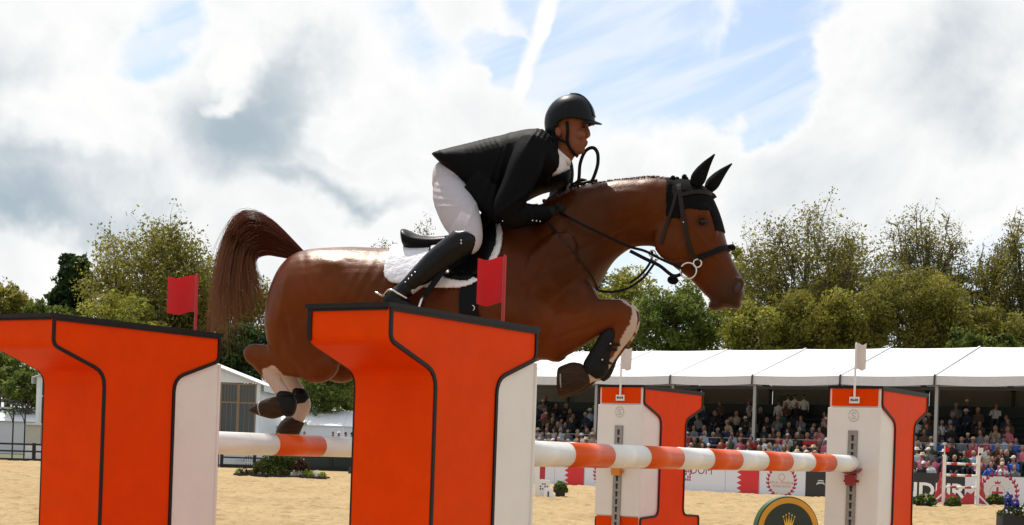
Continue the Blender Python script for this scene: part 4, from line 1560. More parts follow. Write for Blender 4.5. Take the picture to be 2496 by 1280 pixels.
# eyes
for s in (1, -1):
    v, f = ball(1424, 310, 4.2, 2.6, 0.010, s * 0.036, -8)
    obj('eye', mesh_from('eye', v, f, True), M['eye'], rider)
    v, f = ball(1426, 302, 9, 1.8, 0.016, s * 0.040, -8)
    obj('eyebrow', mesh_from('eyebrow', v, f, True), M['ink'], rider)

# jacket
js = []
js.append(loft_tb([(1064, 380, 1070, 392, 0.11, 0), (1076, 376, 1090, 412, 0.165, 0), (1110, 364, 1126, 452, 0.190, 0.05), (1150, 352, 1168, 500, 0.195, 0), (1185, 341, 1215, 530, 0.190, 0),
                   (1225, 332, 1262, 500, 0.180, 0), (1262, 324, 1308, 474, 0.188, 0), (1298, 318, 1346, 462, 0.198, 0.05), (1325, 319, 1378, 446, 0.190, 0.1), (1340, 326, 1392, 410, 0.13, 0), (1348, 336, 1384, 392, 0.075, 0)], 6, 34, sq=2.2))
js.append(limb([(1300, 350, 36, 0.070, 0.15), (1284, 395, 39, 0.068, 0.205), (1262, 450, 36, 0.062, 0.245), (1238, 506, 33, 0.056, 0.268), (1234, 530, 26, 0.05, 0.265)], 5, 20))
js.append(limb([(1226, 524, 26, 0.048, 0.268), (1248, 524, 32, 0.050, 0.255), (1285, 524, 27, 0.044, 0.20), (1322, 521, 22, 0.037, 0.13), (1338, 518, 20, 0.034, 0.112)], 5, 20))
js.append(limb([(1345, 362, 32, 0.065, -0.14), (1366, 410, 31, 0.060, -0.20), (1368, 455, 28, 0.054, -0.225), (1362, 492, 26, 0.05, -0.22)], 5, 20))
js.append(limb([(1358, 492, 26, 0.048, -0.22), (1376, 474, 22, 0.040, -0.16), (1392, 462, 18, 0.034, -0.11)], 5, 20))
# skirt corner on the near side
js.append(limb([(1150, 440, 30, 0.03, 0.185), (1185, 480, 34, 0.03, 0.20), (1208, 520, 24, 0.028, 0.205), (1214, 545, 8, 0.02, 0.205)], 4, 16))
jm = union_mesh('jacket', js, 0.0075, 4, 0.5)
jc, jn = coords(jm), normals(jm)
jp = to_px(jc)
dd = (noise3(jc * 9, 2) - 0.5) * 0.005
# creases: fans at the shoulder, across the small of the back and at the elbow
for (fx, fy, fl, fw, fr_, famp) in [(1300 + 13 * i, 330, 26, 3.2, 58, 0.006) for i in range(4)] + [(1140 + 12 * i, 366 - 3 * i, 16, 3.0, -62, 0.0038) for i in range(7)] + \
        [(1246 + 7 * i, 498 - 6 * i, 30, 5, 40, 0.004) for i in range(4)] + [(1215, 430, 90, 5, 75, 0.008), (1200, 420, 60, 5, 70, 0.006), (1285, 520, 22, 4, 80, 0.005), (1302, 520, 22, 4, 84, 0.005), (1100, 400, 40, 4, -50, 0.006)]:
    a = R(fr_)
    ux = (jp[:, 0] - fx) * math.cos(a) - (jp[:, 1] - fy) * math.sin(a)
    uy = (jp[:, 0] - fx) * math.sin(a) + (jp[:, 1] - fy) * math.cos(a)
    dd += famp * np.exp(-(ux / fl) ** 2 - (uy / fw) ** 2)
jm.vertices.foreach_set('co', (jc + jn * dd[:, None]).astype(np.float32).ravel())
jm.update()
NECK = [(1343, 342), (1353, 344), (1402, 384), (1392, 408), (1380, 414), (1328, 440), (1340, 400)]
jl = (jc - HP) @ -HN
jmir = to_px(jc + np.outer(2 * np.minimum(jl, 0), HN))
cut = in_poly(jmir, NECK) & (np.abs(jl) < 0.125)
bm = bmesh.new(); bm.from_mesh(jm); bm.verts.ensure_lookup_table()
bmesh.ops.delete(bm, geom=[bm.verts[i] for i in np.nonzero(cut)[0]], context='VERTS')
for _ in range(4):
    bmesh.ops.smooth_vert(bm, verts=[v_ for v_ in bm.verts if v_.is_boundary], factor=0.5, use_axis_x=True, use_axis_y=True, use_axis_z=True)
bm.to_mesh(jm); bm.free()
jm.materials.append(M['jacket'])
jacket = obj('jacket', jm, None, rider)
JB = BVHTree.FromPolygons([tuple(v_) for v_ in coords(jm)], [tuple(p.vertices) for p in jm.polygons])
sol = jacket.modifiers.new('s', 'SOLIDIFY'); sol.thickness = 0.004; sol.offset = -1


def on_jacket(x, y, off=0.004):
    h = JB.ray_cast(Vector((0, 0, HC)), Vector(px_ray(x, y)).normalized())
    if h[0] is None:
        return mp(x, y, 0.2)
    return np.array(h[0]) + np.array(h[1]) * off


for x, y in ((1297, 537), (1306, 538), (1315, 539)):
    p = on_jacket(x, y, 0.003)
    v, f = ellipsoid(p, HD * 0.0045, EZ * 0.0045, HN * 0.003, 10, 6)
    obj('button', mesh_from('button', v, f, True), M['metal'], jacket)
# collar and lapels (near and far), shirt front with stock
for s in (1, -1):
    lap = [mp(1342, 334, s * 0.085), mp(1350, 352, s * 0.10), mp(1346, 392, s * 0.125), mp(1332, 436, s * 0.11), mp(1326, 446, s * 0.09)]
    mb = MB(); ribbon(mb, catmull(lap, 5), 0.040, 0.010)
    mb.build('lapel', M['jacket'], jacket, True)
shp = [loft_tb([(1290, 345, 1335, 452, 0.165, 0), (1320, 336, 1372, 440, 0.172, 0.05), (1334, 344, 1386, 412, 0.120, 0), (1342, 350, 1386, 398, 0.078, 0)], 5, 28, sq=2.2)]
sm_ = union_mesh('shirt', shp, 0.006, 2, 0.5)
sm_.materials.append(M['shirt'])
shirt = obj('shirt', sm_, None, rider)
mb = MB()
for s in (1, -1):
    ribbon(mb, catmull([mp(1343, 350, s * 0.070), mp(1358, 370, s * 0.074), mp(1380, 390, s * 0.050), mp(1390, 396, s * 0.01)], 5), 0.028, 0.006)
mb.build('shirt_collar', M['shirt'], shirt, True)
v, f = ball(1347, 390, 2.6, 2.6, 0.006, 0.085)
obj('collar_pin', mesh_from('collar_pin', v, f, True), M['ink'], shirt)

# helmet
hm = []
v, f = ring_stack([(1402, 230, 1386, 231, 0.015), (1424, 238, 1362, 241, 0.055), (1437, 250, 1345, 256, 0.083), (1445, 268, 1333, 276, 0.099), (1449, 286, 1328, 296, 0.105), (1450, 300, 1329, 316, 0.104), (1448, 312, 1333, 334, 0.100), (1446, 322, 1338, 350, 0.094)], 6, 48)
me = mesh_from('helmet', v, f, True)
bm = bmesh.new(); bm.from_mesh(me)


def rim(x):
    return np.interp(x, [1320, 1345, 1352, 1372, 1392, 1470], [352, 349, 334, 305, 298, 301])


dele = []
for fc in bm.faces:
    c0 = fc.calc_center_median()
    cc = np.array(c0)
    l_ = (cc - HP) @ -HN
    q = to_px(cc + HN * l_)
    if q[1] > rim(q[0]):
        dele.append(fc)
bmesh.ops.delete(bm, geom=dele, context='FACES')
bm.to_mesh(me); bm.free()
hel = obj('helmet', me, M['helmet'], rider)
sd = hel.modifiers.new('s', 'SOLIDIFY'); sd.thickness = 0.012; sd.offset = -1
# peak
mb = MB(); v, f = [], []
na = 15
for k_, lift in ((0, 0.0), (1, 0.007)):
    for i in range(na):
        a = -1.15 + 2.3 * i / (na - 1)
        w = 0.098 * math.sin(a)
        fx = 1400 + 48 * math.cos(a)
        v.append(mp(fx, 299 - 2 * math.cos(a), w) + EZ * lift)
        v.append(mp(1400 + 67 * math.cos(a) ** 1.2, 305 - 6 * (1 - math.cos(a)), w * 0.93) + EZ * lift)
for i in range(na - 1):
    a = 2 * i
    b0 = 2 * na
    f += [(a, a + 1, a + 3, a + 2), (b0 + a, b0 + a + 2, b0 + a + 3, b0 + a + 1), (a + 1, b0 + a + 1, b0 + a + 3, a + 3), (a, a + 2, b0 + a + 2, b0 + a)]
mb.add(v, f)
mb.build('peak', M['helmet'], hel, True)
ridge = catmull([(1392, 231), (1412, 232), (1430, 243), (1443, 262), (1449, 284)], 5)
mb = MB(); ribbon(mb, [mp(x, y + 0.5, 0) for x, y in ridge], 0.008, 0.045)
mb.build('vent_strip', M['helmet_gloss'], hel, True)
for s in (1, -1):
    mb = MB()
    ribbon(mb, catmull([mp(1382, 296, s * 0.084), mp(1384, 320, s * 0.082), mp(1383, 345, s * 0.072), mp(1394, 368, s * 0.055), mp(1408, 382, s * 0.012)], 5), 0.014, 0.005)
    mb.build('chin_strap', M['leather'], hel, True)
    mb = MB()
    ribbon(mb, catmull([mp(1346, 328, s * 0.078), mp(1360, 338, s * 0.082), mp(1382, 348, s * 0.074)], 5), 0.012, 0.005)
    mb.build('rear_strap', M['leather'], hel, True)

# tall boots
for s in (1, -1):
    shapes = [limb([(1142, 572, 22, 0.052, s * 0.325), (1134, 586, 32, 0.060, s * 0.330), (1106, 606, 31, 0.062, s * 0.340), (1070, 634, 30, 0.060, s * 0.352), (1030, 668, 25, 0.050, s * 0.368), (992, 702, 20, 0.041, s * 0.38), (966, 724, 20, 0.040, s * 0.385), (952, 734, 14, 0.034, s * 0.385)], 5, 24),
              limb([(938, 734, 10, 0.026, s * 0.385), (950, 732, 17, 0.036, s * 0.385), (976, 742, 19, 0.042, s * 0.385), (1004, 758, 17, 0.046, s * 0.386), (1030, 772, 13, 0.044, s * 0.387), (1046, 782, 7, 0.03, s * 0.387)], 4, 20)]
    bm_ = union_mesh('tall_boot', shapes, 0.006, 3, 0.5)
    bc, bn = coords(bm_), normals(bm_)
    bq = to_px(bc)
    dd = (noise3(bc * 22, 4) - 0.5) * 0.004
    for i in range(5):
        ux = (bq[:, 0] - (982 + 5 * i)) * 0.72 + (bq[:, 1] - (708 - 3 * i)) * -0.69
        dd += 0.0035 * np.sin(ux / 3.2) * np.exp(-((bq[:, 0] - 985) / 26) ** 2 - ((bq[:, 1] - 708) / 22) ** 2) * 0.4
    bm_.vertices.foreach_set('co', (bc + bn * dd[:, None]).astype(np.float32).ravel())
    bm_.materials.append(M['leather_gloss'])
    bt = obj('tall_boot', bm_, None, rider)
    mb = MB(); mb.tube(catmull([mp(934, 722, s * 0.385), mp(950, 706, s * 0.428), mp(975, 718, s * 0.432), mp(992, 728, s * 0.415)], 5), 0.005, 6)
    mb.build('spur', M['metal'], bt, True)
    mb = MB(); mb.tube([mp(934, 722, s * 0.385), mp(914, 712, s * 0.385)], 0.005, 6)
    mb.build('spur_neck', M['metal'], bt, True)
    for k_ in range(4):
        v, f = ball(988 + k_ * 8, 688 - k_ * 8, 2.2, 2.2, 0.005, s * 0.40 + s * 0.022)
        obj('boot_stud', mesh_from('boot_stud', v, f, True), M['metal'], bt)
    for k_ in range(2):
        v, f = ball(1124, 586 + k_ * 7, 1.8, 2.6, 0.003, s * 0.391)
        obj('boot_badge', mesh_from('boot_badge', v, f, True), M['metal'], bt)
# breeches creases near the seat are in the body mesh

# ------------------------------------------------------------------ grandstand on the right
S03, SD3, SN3 = np.append(S0, 0.0), np.append(SD, 0.0), np.append(SN, 0.0)


def sp(t, d, z):
    return S03 + SD3 * t + SN3 * d + EZ * z


def st_t(x, y, d=0.0):
    """distance along the stand at depth d behind the boards that shows at this pixel"""
    r = px_ray(x, y)
    k_, t = np.linalg.solve(np.array([[r[0], -SD[0]], [r[1], -SD[1]]]), S0 + SN * d)
    return t, HC + k_ * r[2]


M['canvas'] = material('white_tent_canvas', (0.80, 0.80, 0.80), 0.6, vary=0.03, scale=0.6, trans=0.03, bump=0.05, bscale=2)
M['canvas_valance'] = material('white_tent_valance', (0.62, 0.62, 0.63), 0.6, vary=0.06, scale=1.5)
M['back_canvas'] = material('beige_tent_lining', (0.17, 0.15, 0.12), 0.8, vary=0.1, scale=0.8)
M['alu'] = material('grey_aluminium_post', (0.34, 0.33, 0.32), 0.4, metal=0.6, vary=0.1)
M['dark_steel'] = material('dark_steel', (0.035, 0.034, 0.032), 0.5, metal=0.3, vary=0.2)
M['seat_green'] = material('dark_green_seating', (0.010, 0.022, 0.020), 0.6, vary=0.3, scale=4)
M['tier'] = material('dark_tier_deck', (0.025, 0.026, 0.026), 0.8, vary=0.3, scale=3)

tent = empty('grandstand_tent', sp(8, 9, 0))
put_on(tent, 'long white tent roof on grey posts over the seated crowd', 'tent')


def sbox(mb, t0, t1, d0, d1, z0, z1, mi=0):
    v = [sp(t, d, z) for z in (z0, z1) for t, d in ((t0, d0), (t1, d0), (t1, d1), (t0, d1))]
    mb.add(v, [(0, 3, 2, 1), (4, 5, 6, 7), (0, 1, 5, 4), (1, 2, 6, 5), (2, 3, 7, 6), (3, 0, 4, 7)], mi)


ZE, ZR, DE, DR, DB = 5.31, 6.91, 4.2, 9.5, 14.8
_tp = [st_t(x_, 1000, DE)[0] for x_ in (1640, 1843, 2055, 2283)]
_bay = (_tp[3] - _tp[0]) / 3
POST_T = [_tp[0] + _bay * k_ for k_ in range(-4, 8)]
for k_ in range(len(POST_T) - 1):
    t0, t1 = POST_T[k_], POST_T[k_ + 1]
    # front slope: stretched between rafters, slightly slack between them
    for (da, za, db, zb) in ((DE - 0.35, ZE - 0.02, DR, ZR), (DB + 0.3, ZE - 0.02, DR, ZR)):
        v, f = [], []
        nt, nd = 8, 6
        for i in range(nt + 1):
            for j in range(nd + 1):
                a, c_ = i / nt, j / nd
                sag = -0.10 * math.sin(math.pi * a) ** 0.8 * (0.35 + 0.65 * math.sin(math.pi * c_))
                v.append(sp(t0 + 0.012 + (t1 - t0 - 0.024) * a, da + (db - da) * c_, za + (zb - za) * c_ + sag))
        for i in range(nt):
            for j in range(nd):
                q = i * (nd + 1) + j
                f.append((q, q + nd + 1, q + nd + 2, q + 1))
        adopt(obj('roof_panel', mesh_from('roof_panel', v, f, True), M['canvas']), tent)
    mb = MB()
    n = 10
    v, f = [], []
    for i in range(n + 1):
        a = i / n
        sag = -0.07 * math.sin(math.pi * a)
        v += [sp(t0 + (t1 - t0) * a, DE - 0.36, ZE - 0.03 + sag * 0.5), sp(t0 + (t1 - t0) * a, DE - 0.36, ZE - 0.40 + sag)]
    for i in range(n):
        f.append((2 * i, 2 * i + 2, 2 * i + 3, 2 * i + 1))
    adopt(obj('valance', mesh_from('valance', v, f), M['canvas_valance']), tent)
    mb = MB(); sbox(mb, t0 + 0.06, t1 - 0.06, DB, DB + 0.05, 2.9, ZE)
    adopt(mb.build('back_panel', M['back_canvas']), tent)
    mb = MB(); sbox(mb, t0, t1, DE - 0.05, DE + 0.08, ZE - 0.62, ZE - 0.48)
    adopt(mb.build('eave_beam', M['dark_steel']), tent)
    for z in (3.55, 3.85, 4.15):
        mb = MB(); sbox(mb, t0 + 0.05, t1 - 0.05, DB - 0.5, DB - 0.44, z, z + 0.05)
        adopt(mb.build('back_rail', M['alu']), tent)
for t in POST_T:
    mb = MB(); sbox(mb, t - 0.07, t + 0.07, DE - 0.07, DE + 0.07, 0.02, ZE - 0.03)
    adopt(mb.build('post', M['alu']), tent)
    mb = MB(); sbox(mb, t - 0.07, t + 0.07, DB - 0.2, DB - 0.06, 0.02, ZE - 0.03)
    adopt(mb.build('rear_post', M['dark_steel']), tent)
    for (d0, d1) in ((DE, DR), (DB, DR)):
        mb = MB(); mb.bar(sp(t, d0, ZE - 0.14), sp(t, d1, ZR - 0.14), 0.12, 0.2)
        adopt(mb.build('rafter', M['dark_steel']), tent)
    mb = MB(); mb.bar(sp(t, DE - 0.38, ZE + 0.02), sp(t, DE - 0.40, ZE - 0.40), 0.10, 0.06, (1, 0, 0))
    adopt(mb.build('eave_bracket', M['dark_steel']), tent)
    mb = MB(); mb.bar(sp(t, DE - 0.33, ZE + 0.045), sp(t, DR, ZR + 0.045), 0.07, 0.03)
    adopt(mb.build('roof_batten', M['canvas_valance']), tent)

seating = empty('seating_terrace', sp(8, 4, 0))
put_on(seating, 'dark stepped seating terrace under the tent filled with spectators', 'grandstand')
NROW = 12
T0_, T1_ = POST_T[0], POST_T[-1]


def row_d(i):
    return 1.15 + 0.88 * i


def row_z(i):
    return 0.40 + 0.272 * i


for i in range(NROW):
    mb = MB(); sbox(mb, T0_, T1_, row_d(i) - 0.44, row_d(i) + 0.44, 0.01, row_z(i))
    adopt(mb.build('tier', M['tier']), seating)
    mb = MB(); sbox(mb, T0_, T1_, row_d(i) + 0.02, row_d(i) + 0.36, row_z(i) + 0.38, row_z(i) + 0.43)
    bench = adopt(mb.build('bench', M['seat_green']), seating)
mb = MB(); sbox(mb, T0_, T1_, row_d(NROW - 1) + 0.44, row_d(NROW - 1) + 0.50, 0.02, row_z(NROW - 1) + 0.9)
adopt(mb.build('rear_board', M['seat_green']), seating)
for z_ in (0.95, 0.60):
    mb = MB(); mb.tube([sp(T0_, row_d(4) - 0.40, row_z(4) + z_), sp(T1_, row_d(4) - 0.40, row_z(4) + z_)], 0.022, 6)
    adopt(mb.build('guard_rail', M['alu']), seating)
# aisle with white step nosings
at_ = st_t(2452, 1060, row_d(7))[0]
M['nosing'] = material('white_step_edge', (0.75, 0.74, 0.72), 0.6)
for i in range(4, 9):
    mb = MB(); sbox(mb, at_ - 0.35 + 0.1 * (i - 6), at_ + 0.2 + 0.1 * (i - 6), row_d(i) - 0.47, row_d(i) - 0.41, row_z(i) - 0.03, row_z(i) + 0.04)
    adopt(mb.build('step_edge', M['nosing']), seating)

# ------------------------------------------------------------------ advertising boards
M['b_white'] = material('white_board', (0.66, 0.69, 0.76), 0.5, vary=0.03)
M['b_red'] = material('red_board', (0.60, 0.018, 0.022), 0.5, vary=0.04)
M['b_black'] = material('black_board', (0.016, 0.016, 0.017), 0.45, vary=0.1)
M['b_crimson'] = material('crimson_print', (0.42, 0.012, 0.065), 0.6)
M['b_pink'] = material('pink_print', (0.50, 0.16, 0.18), 0.6)
M['b_text_red'] = material('maroon_print', (0.22, 0.02, 0.03), 0.6)
M['b_oval'] = material('pale_oval_print', (0.62, 0.60, 0.58), 0.6)
M['silver'] = material('silver_print', (0.55, 0.56, 0.57), 0.5)
M['white_print'] = material('white_print', (0.85, 0.85, 0.85), 0.5)
BH = 1.14


def text_mesh(txt, size, font_bold=0.0, squash=1.0):
    cu = bpy.data.curves.new('t', 'FONT')
    cu.body = txt
    cu.size = size
    cu.offset = font_bold
    cu.resolution_u = 3
    cu.align_x = 'CENTER'
    o = bpy.data.objects.new('t', cu)
    COL.objects.link(o)
    dg = bpy.context.evaluated_depsgraph_get()
    me = bpy.data.meshes.new_from_object(o.evaluated_get(dg), depsgraph=dg)
    bpy.data.objects.remove(o)
    v = coords(me)
    f = [tuple(p.vertices) for p in me.polygons]
    bpy.data.meshes.remove(me)
    v[:, 0] *= squash
    return v, f


def print_on(board, frame, name, polys, mat, h=0.003):
    """flat print: polygons (or verts, faces) in board coordinates"""
    o, ex, ey, en = frame
    mb = MB()
    for p in polys:
        if isinstance(p, tuple) and len(p) == 2 and isinstance(p[1], list) and p[1] and isinstance(p[1][0], tuple) and isinstance(p[0], np.ndarray):
            mb.add([o + ex * a[0] + ey * a[1] + en * h for a in p[0]], p[1])
        else:
            mb.add([o + ex * a + ey * b_ + en * h for a, b_ in p], [tuple(range(len(p)))])
    return adopt(mb.build(name, mat), board)


def wreath(cx, cy, r, side):
    """one laurel branch: leaves along an arc"""
    out = []
    for k_ in range(11):
        a = R(-75 + 15 * k_)
        sx = side
        px_, py_ = cx + sx * r * math.cos(a), cy + r * math.sin(a)
        for lean, ln in ((0.55, 0.15), (-0.5, 0.10)):
            d_ = a + math.pi / 2 - lean
            dx, dy = sx * math.cos(d_), math.sin(d_)
            nx, ny = -dy, dx
            L_, w_ = ln * r / 0.5, 0.032 * r / 0.5
            out.append([(px_, py_), (px_ + dx * L_ * .5 + nx * w_, py_ + dy * L_ * .5 + ny * w_), (px_ + dx * L_, py_ + dy * L_), (px_ + dx * L_ * .5 - nx * w_, py_ + dy * L_ * .5 - ny * w_)])
    arc = [(cx + side * (r * 0.97) * math.cos(R(a)), cy + r * 0.97 * math.sin(R(a))) for a in range(-80, 86, 10)]
    arc2 = [(cx + side * (r * 1.03) * math.cos(R(a)), cy + r * 1.03 * math.sin(R(a))) for a in range(85, -81, -10)]
    out.append(arc + arc2)
    return out


def circle(cx, cy, r, n=28, sx=1.0):
    return [(cx + sx * r * math.cos(t), cy + r * math.sin(t)) for t in np.linspace(0, 2 * math.pi, n, endpoint=False)]


def ring_poly(cx, cy, r0, r1, n=30):
    out = []
    for i in range(n):
        a, b_ = 2 * math.pi * i / n, 2 * math.pi * (i + 1) / n
        out.append([(cx + r0 * math.cos(a), cy + r0 * math.sin(a)), (cx + r1 * math.cos(a), cy + r1 * math.sin(a)), (cx + r1 * math.cos(b_), cy + r1 * math.sin(b_)), (cx + r0 * math.cos(b_), cy + r0 * math.sin(b_))])
    return out


def board(x0, x1, kind, label):
    ta, tb = st_t(x0, 1195)[0], st_t(x1, 1195)[0]
    L_ = tb - ta - 0.02
    root = empty('advertising_board', sp((ta + tb) / 2, 0, 0))
    put_on(root, label, 'board', 'advertising boards along the grandstand')
    fr = (sp(ta + 0.01, 0, 0.02), SD3, EZ, -SN3)
    base = 'b_black' if kind in ('car', 'letters', 'plain_black') else 'b_white'
    mb = MB(); mb.prism([(0, 0), (L_, 0), (L_, BH), (0, BH)], fr, -0.05, 0.0)
    adopt(mb.build('panel', M[base]), root)
    mb = MB(); sbox(mb, ta, tb, -0.012, 0.07, BH + 0.022, BH + 0.06)
    adopt(mb.build('top_rail', M['b_black']), root)
    if kind == 'flag':
        x = L_ * 0.33
        zig = []
        n = 5
        for i in range(n):
            zig += [(x, BH * i / n), (x + 0.22, BH * (i + 0.5) / n)]
        zig.append((x, BH))
        # red field with a serrated edge of five white points
        print_on(root, fr, 'red_field', [[(x + 0.22, 0.002), (L_ - 0.02, 0.002), (L_ - 0.02, BH - 0.002), (x + 0.22, BH - 0.002)]] +
                 [[(x + 0.22, BH * i / n), (x, BH * i / n + 0.0)] + [(x + 0.22, BH * (i + 0.5) / n)] for i in range(n)] +
                 [[(x + 0.22, BH * (i + 0.5) / n), (x, BH * (i + 1) / n - 0.002), (x + 0.22, BH * (i + 1) / n - 0.002)] for i in range(n)], M['b_red'])
    if kind == 'laurel':
        cx, cy, r = L_ * 0.48, BH * 0.52, min(0.62, L_ * 0.36)
        print_on(root, fr, 'oval', [circle(cx, cy, r * 0.93)], M['b_oval'], 0.002)
        print_on(root, fr, 'wreath', wreath(cx, cy, r, 1), M['b_crimson'])
        print_on(root, fr, 'wreath', wreath(cx, cy, r, -1), M['b_crimson'])
        print_on(root, fr, 'crest', ring_poly(cx, cy + r * 0.28, r * 0.20, r * 0.24), M['b_pink'])
        for k_, (s_, y_) in enumerate((('ROYAL WINDSOR', -0.18), ('HORSE SHOW', -0.42))):
            v, f = text_mesh(s_, r * 0.24, 0.002, 0.9)
            v[:, 0] += cx; v[:, 1] += cy + y_ * r
            print_on(root, fr, 'lettering', [(v, f)], M['b_pink'])
    if kind == 'crest':
        cx, cy, r = L_ * 0.50, BH * 0.46, 0.66
        print_on(root, fr, 'oval', [circle(cx, cy, r * 0.93)], M['b_oval'], 0.002)
        print_on(root, fr, 'wreath', wreath(cx, cy, r * 1.05, 1), M['b_crimson'])
        print_on(root, fr, 'wreath', wreath(cx, cy, r * 1.05, -1), M['b_crimson'])
        c2 = (cx - 0.05, cy - 0.02)
        print_on(root, fr, 'roundel', ring_poly(*c2, 0.29, 0.315), M['grey_print'])
        w_ = 0.045
        print_on(root, fr, 'cross', [[(c2[0] - w_, c2[1] - 0.22), (c2[0] + w_, c2[1] - 0.22), (c2[0] + w_, c2[1] + 0.22), (c2[0] - w_, c2[1] + 0.22)],
                                     [(c2[0] - 0.22, c2[1] - w_), (c2[0] - w_, c2[1] - w_), (c2[0] - w_, c2[1] + w_), (c2[0] - 0.22, c2[1] + w_)],
                                     [(c2[0] + w_, c2[1] - w_), (c2[0] + 0.22, c2[1] - w_), (c2[0] + 0.22, c2[1] + w_), (c2[0] + w_, c2[1] + w_)]], M['b_crimson'])
        y0 = c2[1] + 0.34
        print_on(root, fr, 'crown', [[(c2[0] - 0.10, y0), (c2[0] + 0.10, y0), (c2[0] + 0.13, y0 + 0.10), (c2[0] + 0.05, y0 + 0.06), (c2[0], y0 + 0.14), (c2[0] - 0.05, y0 + 0.06), (c2[0] - 0.13, y0 + 0.10)]], M['b_crimson'])
    if kind == 'text':
        # right end of a word in capitals, with a red emblem before it
        v, f = text_mesh('DOM', 0.50, 0.0, 0.92)
        v[:, 0] += L_ - 1.16; v[:, 1] += 0.76
        print_on(root, fr, 'lettering', [(v, f)], M['b_text_red'])
        x = L_ - 2.05
        print_on(root, fr, 'emblem', [[(x + 0.1 * i, 0.45 + 0.12 * j), (x + 0.1 * i + 0.085, 0.45 + 0.12 * j), (x + 0.1 * i + 0.07, 0.45 + 0.12 * j + 0.10), (x + 0.1 * i + 0.015, 0.45 + 0.12 * j + 0.10)] for i in range(4) for j in range(5) if (i * j) % 3 != 1], M['b_crimson'])
    if kind == 'car':
        x = L_ * 0.16
        print_on(root, fr, 'logo', [[(x, 0.50), (x + 0.06, 0.62), (x + 0.34, 0.62), (x + 0.42, 0.50), (x + 0.34, 0.54), (x + 0.24, 0.57), (x + 0.12, 0.55)], [(x + 0.06, 0.66), (x + 0.34, 0.66), (x + 0.31, 0.71), (x + 0.09, 0.71)]], M['silver'])
        print_on(root, fr, 'stripe', [[(x + 0.45, 0.62), (L_ - 0.05, 0.64), (L_ - 0.05, 0.67), (x + 0.45, 0.65)], [(x + 0.50, 0.30), (L_ - 0.05, 0.31), (L_ - 0.05, 0.36), (x + 0.58, 0.36)], [(x + 0.80, 0.84), (L_ - 0.05, 0.84), (L_ - 0.05, 0.93), (x + 1.0, 0.90)]], M['silver'])
    if kind == 'letters':
        v, f = text_mesh('NDUR', 0.80, 0.022, 1.15)
        v[:, 0] += L_ - 1.28; v[:, 1] += 0.22
        print_on(root, fr, 'lettering', [(v, f)], M['white_print'])
    return root


board(1180, 1350, 'plain', 'plain white board left of the first red flag board')
board(1350, 1424, 'flag', 'red board with serrated white edge beside the potted shrub and marker')
board(1424, 1535, 'laurel', 'white board with laurel wreath behind the stand with the orange cup')
board(1535, 1600, 'plain_black', 'black board hidden behind the stand with the orange cup')
board(1600, 1767, 'text', 'white board ending in the capital letters DOM')
board(1767, 1851, 'flag', 'red board with serrated white edge between the two far stands')
board(1851, 1963, 'laurel', 'white board with crimson laurel wreath above the round green sign')
board(1963, 2125, 'car', 'black board with a small silver car outline and lines')
board(2125, 2351, 'letters', 'black board with large white letters NDUR behind the red jump')
board(2351, 2520, 'crest', 'white board with red cross crest and laurel at the right edge')

# ------------------------------------------------------------------ spectators
def generic_limb(pts, rad, n=12):
    return tube(pts, rad, n)


